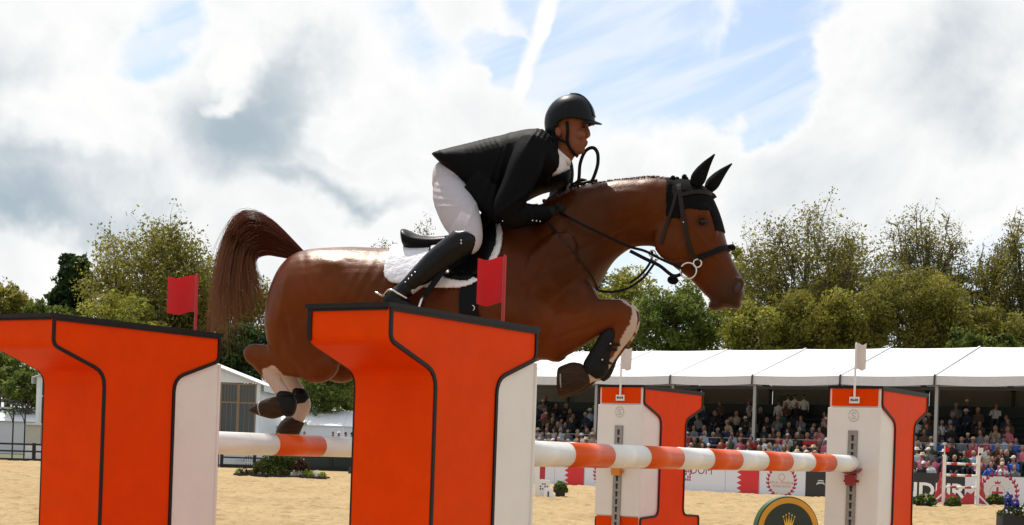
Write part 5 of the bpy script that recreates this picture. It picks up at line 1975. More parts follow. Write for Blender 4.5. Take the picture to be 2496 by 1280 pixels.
def seated_template(kind):
    S_ = []
    lean = (0.02, 0.10, -0.05, 0.16)[kind]
    sway = (0.0, 0.03, -0.03, 0.02)[kind]
    y = lambda z: -lean * (z - 0.45) / 0.5
    S_.append(tube([(0, 0.04, 0.42), (0, 0.03 + y(0.6), 0.58), (sway * .5, y(0.78), 0.78), (sway, y(0.95), 0.95), (sway, y(1.02), 1.03)], [0.155, 0.15, 0.165, 0.155, 0.06], 14))
    hz = 1.17
    hy = y(1.12) - 0.02
    S_.append(tube([(sway, hy + 0.01, 0.98), (sway, hy, 1.10)], [0.055, 0.055], 10))
    S_.append(ellipsoid((sway, hy - 0.012, hz), (0.078, 0, 0), (0, 0.098, 0), (0, 0, 0.118), 14, 10))
    S_.append(ellipsoid((sway, hy - 0.108, hz - 0.015), (0.014, 0, 0), (0, 0.018, 0), (0, 0, 0.022), 8, 6))
    for s in (1, -1):
        S_.append(tube([(s * 0.09, 0.02, 0.50), (s * 0.11, -0.24, 0.53), (s * 0.12, -0.42, 0.50)], [0.092, 0.078, 0.062], 10))
        S_.append(tube([(s * 0.12, -0.42, 0.50), (s * 0.12, -0.43, 0.26), (s * 0.12, -0.44, 0.07)], [0.06, 0.054, 0.042], 10))
        S_.append(tube([(s * 0.12, -0.40, 0.05), (s * 0.12, -0.50, 0.045), (s * 0.125, -0.60, 0.035)], [0.045, 0.042, 0.03], 8))
        sh_ = (s * 0.17 + sway, y(0.95), 0.95)
        if kind == 1:
            el_, ha = (s * 0.24, y(0.7) - 0.10, 0.74), (s * 0.07, hy - 0.16, 1.02)      # hands raised
        elif kind == 2 and s == 1:
            el_, ha = (s * 0.25, y(0.7) - 0.05, 0.70), (s * 0.10, -0.22, 0.82)
        else:
            el_, ha = (s * 0.24, y(0.7) + 0.02, 0.68), (s * 0.10, -0.28, 0.62)
        S_.append(tube([sh_, el_], [0.062, 0.048], 10))
        S_.append(tube([el_, ha], [0.046, 0.034], 10))
        S_.append(ellipsoid(ha, (0.035, 0, 0), (0, 0.05, 0), (0, 0, 0.03), 10, 6))
    me = union_mesh('person', S_, 0.019, 2, 0.5)
    c0 = coords(me)
    cen = (c0[[p.vertices[0] for p in me.polygons]] + c0[[p.vertices[2] for p in me.polygons]]) / 2
    mi = np.ones(len(cen), np.int32)
    mi[cen[:, 2] > 1.045] = 0
    mi[(cen[:, 2] < 0.60) & (cen[:, 1] < -0.02)] = 2
    mi[(cen[:, 2] < 0.47)] = 2
    mi[cen[:, 2] < 0.085] = 3
    for s in (1, -1):
        ha = (s * 0.07, hy - 0.16, 1.02) if kind == 1 else ((s * 0.10, -0.22, 0.82) if kind == 2 and s == 1 else (s * 0.10, -0.28, 0.62))
        mi[np.linalg.norm(cen - np.array(ha), axis=1) < 0.075] = 0
    for nm in ('crowd_skin', 'crowd_top', 'crowd_trousers', 'crowd_shoes'):
        me.materials.append(M[nm])
    me.polygons.foreach_set('material_index', mi)
    return me, (sway, hy, hz)


def standing_template():
    S_ = [tube([(0, 0, 0.86), (0, 0, 1.0), (0, -0.01, 1.2), (0, 0, 1.40), (0, 0, 1.48)], [0.155, 0.14, 0.17, 0.16, 0.06], 14), tube([(0, 0, 1.44), (0, -0.01, 1.56)], 0.055, 10),
          ellipsoid((0, -0.015, 1.63), (0.078, 0, 0), (0, 0.098, 0), (0, 0, 0.118), 14, 10)]
    for s in (1, -1):
        S_ += [tube([(s * 0.085, 0, 0.88), (s * 0.10, -0.01, 0.48), (s * 0.11, 0.01, 0.08)], [0.098, 0.066, 0.045], 10), tube([(s * 0.11, 0.03, 0.05), (s * 0.12, -0.17, 0.035)], [0.046, 0.032], 8),
               tube([(s * 0.18, 0, 1.40), (s * 0.24, 0.02, 1.12)], [0.062, 0.046], 10), tube([(s * 0.24, 0.02, 1.12), (s * 0.22, -0.12, 0.90)], [0.045, 0.034], 10), ellipsoid((s * 0.22, -0.13, 0.86), (0.03, 0, 0), (0, 0.04, 0), (0, 0, 0.05), 10, 6)]
    me = union_mesh('person', S_, 0.019, 2, 0.5)
    c0 = coords(me)
    cen = (c0[[p.vertices[0] for p in me.polygons]] + c0[[p.vertices[2] for p in me.polygons]]) / 2
    mi = np.ones(len(cen), np.int32)
    mi[cen[:, 2] > 1.495] = 0
    mi[cen[:, 2] < 0.95] = 2
    mi[cen[:, 2] < 0.085] = 3
    mi[(np.abs(cen[:, 0]) > 0.17) & (cen[:, 2] < 0.95) & (cen[:, 2] > 0.8)] = 0
    for nm in ('crowd_skin', 'crowd_top', 'crowd_trousers', 'crowd_shoes'):
        me.materials.append(M[nm])
    me.polygons.foreach_set('material_index', mi)
    return me, (0, -0.01, 1.63)


M['crowd_skin'] = material('spectator_skin', (0.31, 0.155, 0.10), 0.6, vary=0.2, scale=3)
M['crowd_top'] = material('spectator_top', (0.5, 0.5, 0.5), 0.85, objcol=True, bump=0.3, bscale=20)
M['crowd_trousers'] = material('spectator_trousers', (0.03, 0.035, 0.05), 0.85, vary=0.3)
M['crowd_shoes'] = material('spectator_shoes', (0.02, 0.018, 0.016), 0.6)
M['hair_or_hat'] = material('spectator_hair_or_hat', (0.1, 0.08, 0.06), 0.8, objcol=True)
TEMPL = [seated_template(k_) for k_ in range(4)]
STAND_T = standing_template()


def head_mesh(kind):
    mb = MB()
    if kind == 'hair':
        v, f = ellipsoid((0, 0.018, 0.020), (0.090, 0, 0), (0, 0.104, 0), (0, 0, 0.112), 14, 8)
        v = [(p[0], max(p[1], -0.085 + 0.6 * max(0, 0.05 - p[2])), max(p[2], -0.06)) for p in v]
        mb.add(v, f)
    elif kind == 'long_hair':
        v, f = ellipsoid((0, 0.030, -0.02), (0.098, 0, 0), (0, 0.098, 0), (0, 0, 0.165), 14, 9)
        v = [(p[0], max(p[1], -0.075 + 0.7 * max(0, 0.06 - p[2])), p[2]) for p in v]
        mb.add(v, f)
    elif kind == 'hat':
        rings = [[(r * math.cos(a), r * 1.1 * math.sin(a), z) for a in np.linspace(0, 2 * math.pi, 18, endpoint=False)] for r, z in ((0.02, 0.155), (0.075, 0.15), (0.098, 0.10), (0.10, 0.055), (0.185, 0.040), (0.19, 0.030), (0.10, 0.042), (0.09, 0.05))]
        v, f = rings_to_mesh(rings)
        mb.add(v, f)
    else:
        v, f = ellipsoid((0, 0.006, 0.045), (0.088, 0, 0), (0, 0.106, 0), (0, 0, 0.09), 14, 8)
        mb.add([(p[0], p[1], max(p[2], 0.03)) for p in v], f)
        mb.add([(-0.07, -0.08, 0.045), (0.07, -0.08, 0.045), (0.05, -0.19, 0.03), (-0.05, -0.19, 0.03), (-0.07, -0.08, 0.035), (0.07, -0.08, 0.035), (0.05, -0.19, 0.022), (-0.05, -0.19, 0.022)],
               [(0, 1, 2, 3), (7, 6, 5, 4), (0, 4, 5, 1), (1, 5, 6, 2), (2, 6, 7, 3), (3, 7, 4, 0)])
    me = mesh_from(kind, mb.v, mb.f, True)
    me.materials.append(M['hair_or_hat'])
    return me


HEADS = {k_: head_mesh(k_) for k_ in ('hair', 'long_hair', 'hat', 'cap')}
TOPS = [('white', (0.72, 0.71, 0.70)), ('white', (0.62, 0.62, 0.64)), ('pale blue', (0.38, 0.45, 0.58)), ('navy', (0.02, 0.03, 0.07)), ('black', (0.015, 0.015, 0.016)), ('black', (0.02, 0.018, 0.016)), ('brown', (0.10, 0.055, 0.03)),
        ('beige', (0.42, 0.33, 0.23)), ('red', (0.45, 0.03, 0.03)), ('grey', (0.16, 0.16, 0.17)), ('pink', (0.55, 0.16, 0.22)), ('dark green', (0.03, 0.08, 0.05)), ('bright blue', (0.03, 0.12, 0.45))]
HAIRC = [('dark hair', (0.015, 0.011, 0.008)), ('brown hair', (0.07, 0.035, 0.018)), ('blond hair', (0.34, 0.22, 0.10)), ('grey hair', (0.36, 0.35, 0.34))]
HATC = [('white', (0.75, 0.73, 0.68)), ('straw', (0.55, 0.42, 0.24)), ('dark', (0.02, 0.02, 0.022)), ('pale', (0.62, 0.58, 0.54))]
crng = random.Random(42)
ROWW = ['front row', 'second row', 'third row', 'fourth row', 'fifth row', 'sixth row', 'seventh row', 'eighth row', 'ninth row', 'tenth row', 'eleventh row', 'twelfth row']
facing = math.atan2(-SN[1], -SN[0]) + math.pi / 2
N_PEOPLE = 0


def add_person(me, head, loc, rz, top, hk, hcol, hname, label, group, scale=1.0):
    o = bpy.data.objects.new('person', me)
    COL.objects.link(o)
    o.location = loc
    o.rotation_euler = (0, 0, rz)
    o.scale = (scale,) * 3
    o.color = (*top[1], 1)
    put_on(o, label, 'person', group)
    h = bpy.data.objects.new('hat' if hk in ('hat', 'cap') else 'hair', HEADS[hk])
    COL.objects.link(h)
    h.parent = o
    h.location = head
    h.color = (*hcol, 1)
    return o


for i in range(NROW):
    pitch = 0.47 if i < 5 else 0.60
    t_a, t_b = st_t(1275, 1050, row_d(i))[0], st_t(2510, 1050, row_d(i))[0]
    n = int((t_b - t_a) / pitch)
    for j in range(n):
        t = t_a + j * pitch + crng.uniform(-0.10, 0.10) + (0.25 if i % 2 else 0)
        P = sp(t, row_d(i) + 0.08, row_z(i))
        x, y_ = to_px(P + EZ * 1.15)
        if x < 1280 or x > 2510:
            continue
        p_keep = 0.94 if i < 4 else (0.90, 0.80, 0.68, 0.55, 0.42, 0.30, 0.20, 0.10)[i - 4]
        if i < 4 and 2322 < x < 2372:
            p_keep = 0.15
        # behind the two far stands nobody can be seen
        if 1470 < x < 1600 or 1612 < x < 1652 or 2035 < x < 2212:
            p_keep = 0.0
        # hidden behind the near pole
        if x < 2030 and y_ > 1085 + (x - 1290) * 0.042:
            p_keep = 0.0
        if crng.random() > p_keep:
            continue
        if i >= 5 and crng.random() < 0.82:  # darker clothes in the rear rows stand in for shade under the roof
            top = crng.choice(TOPS[3:7] + TOPS[9:10])
        else:
            top = crng.choice(TOPS)
        hk = crng.choices(['hair', 'long_hair', 'hat', 'cap'], [0.42, 0.24, 0.24 if i < 4 else 0.05, 0.12])[0]
        hn, hc_ = crng.choice(HATC if hk in ('hat', 'cap') else HAIRC)
        hname = hn + (' hat' if hk == 'hat' else ' cap' if hk == 'cap' else '')
        zone = 'left of the orange-cup stand' if x < 1480 else 'between the two far stands' if x < 2030 else 'beside the red jump' if x < 2400 else 'near the right edge'
        kt = crng.randrange(4)
        me_, hd = TEMPL[kt]
        lab = 'spectator in %s top with %s, %s, %s' % (top[0], hname, ROWW[i], zone)
        add_person(me_, hd, P, facing + crng.uniform(-0.4, 0.4), top, hk, hc_, hname, lab, 'spectators, ' + lab[13:], crng.uniform(0.91, 1.03))
        N_PEOPLE += 1
# where two of them would read the same, say which
_same = {}
for o_ in bpy.data.objects:
    if o_.get('category') == 'person' and str(o_.get('label', '')).startswith('spectator'):
        _same.setdefault(o_['label'], []).append(o_)
for lab_, os_ in _same.items():
    if len(os_) > 1:
        os_.sort(key=lambda q: to_px(np.array(q.location))[0])
        names_ = {2: ('leftmost', 'rightmost'), 3: ('leftmost', 'middle', 'rightmost')}.get(len(os_), ['leftmost'] + ['%s from left' % w_ for w_ in ('second', 'third', 'fourth', 'fifth')][:len(os_) - 2] + ['rightmost'])
        for q_, nm_ in zip(os_, names_):
            q_['label'] = nm_ + ' ' + lab_
# camera platform with a small crew high at the back
plat = empty('camera_platform', sp(st_t(1925, 1000, 10.5)[0], 10.5, 0))
put_on(plat, 'dark raised platform among the rear seats carrying a group in white', 'platform')
pt = st_t(1925, 1000, 10.5)[0]
mb = MB(); sbox(mb, pt - 0.95, pt + 0.95, 9.9, 11.4, 3.02, 3.12)
adopt(mb.build('deck', M['dark_steel']), plat)
mb = MB(); sbox(mb, pt - 0.95, pt + 0.95, 9.86, 9.90, 2.3, 3.60)
adopt(mb.build('front_screen', M['b_black']), plat)
mb = MB(); sbox(mb, pt - 1.1, pt - 0.3, 11.42, 11.46, 3.12, 4.75)
adopt(mb.build('rear_screen', M['b_black']), plat)
for k_, (dx_, lab) in enumerate(((-0.6, 'leftmost'), (-0.2, 'second from the left'), (0.25, 'third from the left'), (0.65, 'rightmost'))):
    add_person(STAND_T[0], STAND_T[1], sp(pt + dx_, 10.5 + 0.2 * (k_ % 2), 3.13 - 0.30 * (k_ == 0)), facing + 0.2 * k_, ('white', (0.75, 0.74, 0.72)), 'cap', (0.02, 0.02, 0.02), '', 'person in white shirt on the dark platform, ' + lab, 'group on the raised platform', 0.93)

# ------------------------------------------------------------------ left side: fences, marquees, pergola, van
M['fence_black'] = material('black_stained_timber', (0.012, 0.011, 0.010), 0.7, vary=0.3, scale=6)
M['picket'] = material('white_picket', (0.66, 0.66, 0.67), 0.6, vary=0.06)
M['oak'] = material('oak_frame', (0.26, 0.165, 0.085), 0.6, vary=0.2, scale=5, stretch=(4, 4, 0.6))
M['glass'] = material('dark_window_glass', (0.035, 0.040, 0.040), 0.06, spec=0.6)
M['marquee'] = material('white_marquee_canvas', (0.74, 0.75, 0.77), 0.6, vary=0.03, scale=0.5)
M['grey_wall'] = material('grey_marquee_wall', (0.58, 0.585, 0.60), 0.7, vary=0.06, scale=0.5)
M['cream'] = material('cream_awning', (0.55, 0.51, 0.43), 0.7, vary=0.06, scale=1.5)
M['iron'] = material('black_wrought_iron', (0.010, 0.010, 0.010), 0.5)

FA, FB, FC = on_ground(-160, 1121), on_ground(540, 1139.5), on_ground(900, 1151)
FA[2] = FB[2] = FC[2] = 0.0


def post_rail(a, b_, label, solid):
    root = empty('arena_fence', (a + b_) / 2)
    put_on(root, label, 'fence', 'dark fence at the far side of the arena')
    d_ = b_ - a
    L_ = np.linalg.norm(d_)
    d_ /= L_
    n = max(2, int(round(L_ / 2.5)))
    for i in range(n + 1):
        p = a + d_ * (L_ * i / n)
        mb = MB(); mb.box(p + np.array([-0.08, -0.08, 0]), p + np.array([0.08, 0.08, 1.06]))
        adopt(mb.build('post', M['fence_black']), root)
    for z0, z1 in ((0.93, 1.03), (0.55, 0.64)) if not solid else ((0.97, 1.05),):
        mb = MB(); mb.bar(a + EZ * (z0 + z1) / 2 + np.array([0, -0.10, 0]), b_ + EZ * (z0 + z1) / 2 + np.array([0, -0.10, 0]), 0.05, z1 - z0)
        adopt(mb.build('rail', M['fence_black']), root)
    if solid:
        for i in range(n):
            p, q = a + d_ * (L_ * i / n + 0.09), a + d_ * (L_ * (i + 1) / n - 0.09)
            mb = MB(); mb.bar(p + EZ * 0.52, q + EZ * 0.52, 0.04, 0.86)
            adopt(mb.build('panel', M['seat_green']), root)
    mb = MB(); mb.bar(a + EZ * 0.11 + np.array([0, -0.13, 0]), b_ + EZ * 0.11 + np.array([0, -0.13, 0]), 0.06, 0.20)
    adopt(mb.build('kick_board', M['fence_black']), root)
    return root


post_rail(FA, FB - np.array([0.25, 0, 0]), 'black post and rail fence left of the flower bed', False)
FM = on_ground(700, 1145); FM[2] = 0
post_rail(FB, FM, 'short black rail fence behind the left end of the flower bed', False)
post_rail(FM + np.array([0.25, 0, 0]), FC, 'solid dark green panel fence right of the flower bed', True)


def pickets(x0, x1, Y, n, label):
    a, b_ = at(x0, 1100, Y), at(x1, 1100, Y)
    root = empty('picket_fence', ((a[0] + b_[0]) / 2, Y, 0))
    put_on(root, label, 'fence')
    for z in (0.25, 0.75):
        mb = MB(); mb.box((a[0], Y + 0.02, z), (b_[0], Y + 0.05, z + 0.07))
        adopt(mb.build('rail', M['picket']), root)
    me0 = None
    for i in range(n):
        x = a[0] + (b_[0] - a[0]) * (i + 0.5) / n
        if me0 is None:
            mb = MB(); mb.prism([(-0.04, 0), (0.04, 0), (0.04, 0.88), (0, 0.95), (-0.04, 0.88)], (np.zeros(3), np.array([1., 0, 0]), EZ, np.array([0, -1., 0])), 0, 0.02)
            me0 = mesh_from('picket', mb.v, mb.f)
            me0.materials.append(M['picket'])
        o = bpy.data.objects.new('picket', me0)
        COL.objects.link(o)
        o.location = (x, Y, 0.03)
        adopt(o, root)


pickets(66, 112, 89.5, 9, 'white picket fence behind the black rail at the left edge')
pickets(545, 640, 91.5, 17, 'white picket fence behind the black rail beside the flower bed')


# gabled marquee with oak framed glazing
def marquee(Y, xl, xr, label):
    a, b_ = at(xl, 930, Y), at(xr, 930, Y)
    X0, X1 = a[0], b_[0]
    ze = at(xr, 930, Y)[2]
    zl = at(xl, 920, Y)[2]
    ze = (ze + zl) / 2
    zp = ze + (X1 - X0) * 0.5 * 0.36
    depth = 9.0
    root = empty('glazed_marquee', ((X0 + X1) / 2, Y, 0))
    put_on(root, label, 'marquee')
    xc = (X0 + X1) / 2
    ov = 0.25
    for sgn, xe in ((-1, X0 - ov), (1, X1 + ov)):
        ze_ = ze - ov * 0.36
        mb = MB()
        v = [(xe, Y - 0.3, ze_), (xc, Y - 0.3, zp), (xc, Y + depth, zp), (xe, Y + depth, ze_), (xe, Y - 0.3, ze_ - 0.06), (xc, Y - 0.3, zp - 0.06), (xc, Y + depth, zp - 0.06), (xe, Y + depth, ze_ - 0.06)]
        mb.add(v, [(0, 1, 2, 3), (7, 6, 5, 4), (0, 4, 5, 1), (3, 2, 6, 7), (0, 3, 7, 4)])
        adopt(mb.build('roof_slope', M['marquee']), root)
        mb = MB(); mb.box((min(xe, xe + 0.02), Y - 0.3, ze_ - 0.42), (max(xe, xe + 0.02), Y + depth, ze_ - 0.07))
        adopt(mb.build('valance', M['marquee']), root)
    mb = MB(); mb.add([(X0, Y, ze - 0.02), (X1, Y, ze - 0.02), (xc, Y, zp - 0.07), (X0, Y + 0.03, ze - 0.02), (X1, Y + 0.03, ze - 0.02), (xc, Y + 0.03, zp - 0.07)], [(0, 1, 2), (5, 4, 3), (0, 3, 4, 1), (1, 4, 5, 2), (2, 5, 3, 0)])
    adopt(mb.build('gable', M['marquee']), root)
    for xw in (X0, X1 - 0.05):
        mb = MB(); mb.box((xw, Y + 0.05, 0), (xw + 0.05, Y + depth, ze))
        adopt(mb.build('side_wall', M['marquee']), root)
    mb = MB(); mb.box((X0, Y + depth - 0.05, 0), (X1, Y + depth, ze))
    adopt(mb.build('rear_wall', M['marquee']), root)
    for xw in (X0 + 0.12, X1 - 0.12):
        mb = MB(); mb.box((xw - 0.12, Y - 0.04, 0), (xw + 0.12, Y + 0.10, ze - 0.03))
        adopt(mb.build('corner_post', M['marquee']), root)
    n = 12
    bw = (X1 - X0 - 0.5) / n
    z0, z1, z2 = 0.62, 1.25, ze - 0.06
    for i in range(n):
        xa = X0 + 0.25 + bw * i
        white = i < 2
        fm = M['marquee'] if white else M['oak']
        bay = MB()
        for x_ in (xa + 0.001, xa + bw - 0.091):
            bay.box((x_, Y - 0.03, z1 - 0.1), (x_ + 0.09, Y + 0.05, z2))
        zt = z1 + (z2 - z1) * 0.68
        for z_ in (z1 - 0.1, zt, z2 - 0.08):
            bay.box((xa + 0.092, Y - 0.028, z_), (xa + bw - 0.093, Y + 0.048, z_ + 0.09))
        w = adopt(bay.build('window', fm), root)
        for (za, zb) in ((z1, zt), (zt + 0.09, z2 - 0.08)):
            mb = MB(); mb.box((xa + 0.095, Y + 0.005, za), (xa + bw - 0.096, Y + 0.015, zb))
            adopt(mb.build('pane', M['glass']), w)
            k_ = 3 if zb < z2 - 0.2 else 5
            for q in range(1, k_):
                xq = xa + 0.095 + (bw - 0.19) * q / k_
                mb = MB(); mb.box((xq - 0.012, Y - 0.018, za), (xq + 0.012, Y + 0.004, zb))
                adopt(mb.build('glazing_bar', fm if white else M['oak']), w)
        mb = MB(); mb.box((xa + 0.05, Y - 0.01, 0.05), (xa + bw - 0.05, Y + 0.04, z1 - 0.12))
        adopt(mb.build('lower_panel', M['marquee']), root)
    return root


marquee(97.0, 90, 636, 'white gabled marquee with oak framed windows behind the left stand')


def low_tent(x0, x1, Y, yt, ye, yb, label, deep=8.0):
    a, b_ = at(x0, ye, Y), at(x1, ye, Y)
    ze = (a[2] + b_[2]) / 2
    zr = at((x0 + x1) / 2, yt, Y + deep / 2)[2]
    root = empty('low_marquee', ((a[0] + b_[0]) / 2, Y, 0))
    put_on(root, label, 'marquee')
    X0, X1 = a[0], b_[0]
    nb = max(2, int((X1 - X0) / 4))
    for i in range(nb):
        xa, xb = X0 + (X1 - X0) * i / nb + 0.01, X0 + (X1 - X0) * (i + 1) / nb - 0.01
        for (ya, yb_) in ((Y, Y + deep / 2), (Y + deep, Y + deep / 2)):
            mb = MB(); mb.add([(xa, ya, ze), (xb, ya, ze), (xb, yb_, zr), (xa, yb_, zr), (xa, ya, ze - 0.05), (xb, ya, ze - 0.05), (xb, yb_, zr - 0.05), (xa, yb_, zr - 0.05)], [(0, 1, 2, 3), (7, 6, 5, 4), (0, 4, 5, 1), (1, 5, 6, 2), (3, 7, 4, 0)])
            adopt(mb.build('roof_panel', M['canvas']), root)
        mb = MB(); mb.box((xa, Y + 0.15, 0.02), (xb, Y + 0.2, ze - 0.06))
        adopt(mb.build('wall_panel', M['grey_wall']), root)
    return root


low_tent(660, 1190, 112.0, 1005, 1041, 1078, 'long low white tent right of the hind hooves behind the dark fence')
low_tent(-220, 128, 118.0, 990, 1023, 1078, 'low white tent with flat roof at the left edge')
lt = low_tent(560, 735, 104.0, 1022, 1036, 1060, 'small white tent seen between the hind hooves', 4.0)

# cream awning box beside the marquee
p = at(82, 1057, 94)
mb = MB(); mb.box((p[0] - 0.47, 94, 0.9), (p[0] + 0.40, 95.2, at(82, 1036, 94)[2]))
aw = empty('awning_stall', (p[0], 94, 0))
adopt(mb.build('awning_front', M['cream']), aw)
mb = MB(); mb.box((p[0] - 0.55, 93.9, at(82, 1036, 94)[2]), (p[0] + 0.46, 95.3, at(82, 1031, 94)[2]))
adopt(mb.build('canopy_edge', M['marquee']), aw)
mb = MB(); mb.box((p[0] - 0.5, 94.05, 0.0), (p[0] + 0.43, 95.1, 0.9))
adopt(mb.build('counter', M['marquee']), aw)
put_on(aw, 'small cream fronted stall next to the black pergola', 'stall')

# wrought iron pergola at the left edge
pg = empty('iron_pergola', at(20, 1120, 91) * np.array([1, 1, 0]))
put_on(pg, 'black iron pergola with curved braces cut by the left edge', 'pergola')
ztop = at(25, 985, 91)[2]
cx = at(-8, 1050, 91)[0]
for dx, dy in ((0.95, 0), (-0.95, 0), (0.95, 2.2), (-0.95, 2.2)):
    mb = MB(); mb.tube([(cx + dx, 91 + dy, 0), (cx + dx, 91 + dy, ztop - 0.25)], 0.045, 8)
    adopt(mb.build('post', M['iron']), pg)
    sx = -1 if dx > 0 else 1
    mb = MB(); mb.tube([(cx + dx + sx * (1 - math.cos(t)) * 0.75, 91 + dy - 0.0, ztop - 1.35 + math.sin(t) * 1.1) for t in np.linspace(0, math.pi / 2, 9)], 0.03, 6)
    adopt(mb.build('brace', M['iron']), pg)
for dy in (0, 1.1, 2.2):
    mb = MB(); mb.tube([(cx - 1.5, 91 + dy, ztop - 0.42), (cx - 0.8, 91 + dy, ztop + 0.10), (cx, 91 + dy, ztop + 0.28), (cx + 0.8, 91 + dy, ztop + 0.10), (cx + 1.5, 91 + dy, ztop - 0.42)], 0.045, 6)
    adopt(mb.build('roof_arch', M['iron']), pg)
for dx in (-1.2, -0.6, 0, 0.6, 1.2):
    zq = ztop + 0.28 - 0.47 * (dx / 1.5) ** 2
    mb = MB(); mb.tube([(cx + dx, 90.7, zq), (cx + dx, 93.5, zq)], 0.03, 6)
    adopt(mb.build('purlin', M['iron']), pg)
mb = MB(); mb.box((cx - 0.95, 90.98, ztop - 0.38), (cx + 0.95, 91.02, ztop - 0.30))
adopt(mb.build('cross_bar', M['iron']), pg)

# parked white van behind the fence, its roof and windows showing between the hooves
M['van_white'] = material('white_van_paint', (0.72, 0.72, 0.72), 0.3, coat=0.3)
M['rubber'] = material('tyre_rubber', (0.015, 0.015, 0.015), 0.8)
vx, vY = at(672, 1050, 97)[0], 97.0
van = empty('parked_van', (vx, vY, 0))
put_on(van, 'white parked van partly hidden behind the hind hooves', 'van')
prof_ = [(-2.3, 0.38), (2.25, 0.38), (2.3, 0.95), (1.75, 1.20), (1.25, 1.95), (1.0, 2.08), (-2.2, 2.10), (-2.3, 1.95)]
fr_v = (np.array([vx, vY, 0]), np.array([1., 0, 0]), EZ, np.array([0, -1., 0]))
mb = MB(); mb.prism(prof_, fr_v, -0.95, 0.95)
bo = adopt(mb.build('body', M['van_white']), van)
bvm = bo.modifiers.new('b', 'BEVEL'); bvm.width = 0.08; bvm.segments = 3
for (xa, xb, xc_, xd) in ((0.35, 1.5, 1.12, 0.35), (-0.85, 0.2, 0.2, -0.85), (-2.05, -1.0, -1.0, -2.05)):
    mb = MB(); mb.prism([(xa, 1.28), (xb, 1.28), (xc_, 1.85), (xd, 1.85)], fr_v, 0.951, 0.957)
    adopt(mb.build('side_window', M['glass']), van)
for xw in (-1.45, 1.45):
    for s in (1, -1):
        w_ = adopt(MB().tube([(vx + xw, vY - s * 0.80, 0.34), (vx + xw, vY - s * 0.99, 0.34)], 0.34, 20).build('wheel', M['rubber'], None), van)
        adopt(MB().tube([(vx + xw, vY - s * 0.985, 0.34), (vx + xw, vY - s * 0.998, 0.34)], 0.20, 16).build('rim', M['alu'], None), w_)
for k_ in (0.55, -0.55):
    mb = MB(); mb.box((vx + 2.22, vY + k_ - 0.15, 0.78), (vx + 2.32, vY + k_ + 0.15, 0.95))
    adopt(mb.build('headlight', M['glass']), van)

# people standing on the deck of the low tent
for k_, (x, top, lab) in enumerate(((742, ('black', (0.012, 0.012, 0.013)), 'person in black standing just right of the hind hooves'), (812, ('black', (0.012, 0.012, 0.013)), 'person in black by the low tent, second from the right stand'),
                                    (826, ('black', (0.02, 0.02, 0.022)), 'person in black with white hat by the low tent'), (843, ('red', (0.25, 0.02, 0.05)), 'person in dark red by the low tent'), (858, ('navy', (0.02, 0.02, 0.05)), 'person in navy next to the near stand by the low tent'))):
    q = at(x, 1052 + k_ * 0.5, 109)
    hk = 'hat' if k_ == 2 else 'hair'
    add_person(STAND_T[0], STAND_T[1], (q[0], 109, max(q[2] - 1.74, 0.03)), 0.3 * k_, top, hk, (0.02, 0.015, 0.01) if k_ != 2 else (0.7, 0.7, 0.68), '', lab, 'people by the low tent')
deckz = max(at(812, 1053, 109)[2] - 1.74, 0.03)
dk = empty('tent_deck', (at(800, 1060, 109)[0], 109, 0))
put_on(dk, 'raised pale deck in front of the long low tent', 'deck')
mb = MB(); mb.box((at(715, 1060, 109)[0], 107.8, 0.01), (at(1000, 1060, 109)[0], 111.8, max(0.05, deckz - 0.01)))
adopt(mb.build('deck_block', M['grey_wall']), dk)

# ------------------------------------------------------------------ trees
M['bark'] = material('bark', (0.085, 0.070, 0.052), 0.9, vary=0.3, scale=4)


def leaf_mat(name, a, b_, trans=0.45):
    m = bpy.data.materials.new(name)
    m.use_nodes = True
    N = NT(m.node_tree)
    bs_ = N.n['Principled BSDF']
    gp = N.new('ShaderNodeNewGeometry')
    vc_ = N.new('ShaderNodeVertexColor', layer_name='tone')
    c = N.mix(N.ramp(N.noise(gp.outputs['Position'], 0.35, 5, 0.6), 0.35, 0.65), a, b_)
    c = N.mix(1.0, c, vc_.outputs['Color'], 'MULTIPLY')
    N.put(bs_.inputs['Base Color'], c)
    bs_.inputs['Roughness'].default_value = 0.55
    bs_.inputs['Specular IOR Level'].default_value = 0.25
    tr = N.new('ShaderNodeBsdfTranslucent')
    N.put(tr.inputs['Color'], c)
    mx = N.new('ShaderNodeMixShader')
    mx.inputs[0].default_value = trans
    N.l.new(bs_.outputs[0], mx.inputs[1])
    N.l.new(tr.outputs[0], mx.inputs[2])
    N.l.new(mx.outputs[0], N.n['Material Output'].inputs['Surface'])
    return m


LEAF = {
    'olive': leaf_mat('olive_leaves', (0.178, 0.166, 0.026), (0.285, 0.255, 0.054)),
    'bright': leaf_mat('bright_spring_leaves', (0.21, 0.215, 0.034), (0.32, 0.30, 0.06)),
    'green': leaf_mat('green_leaves', (0.10, 0.142, 0.028), (0.195, 0.225, 0.045)),
    'dark': leaf_mat('dark_green_leaves', (0.020, 0.042, 0.012), (0.045, 0.075, 0.020)),
    'cedar': leaf_mat('cedar_needles', (0.022, 0.026, 0.010), (0.040, 0.040, 0.014), 0.1),
    'pale': leaf_mat('pale_bud_leaves', (0.20, 0.18, 0.08), (0.15, 0.14, 0.05)),
}


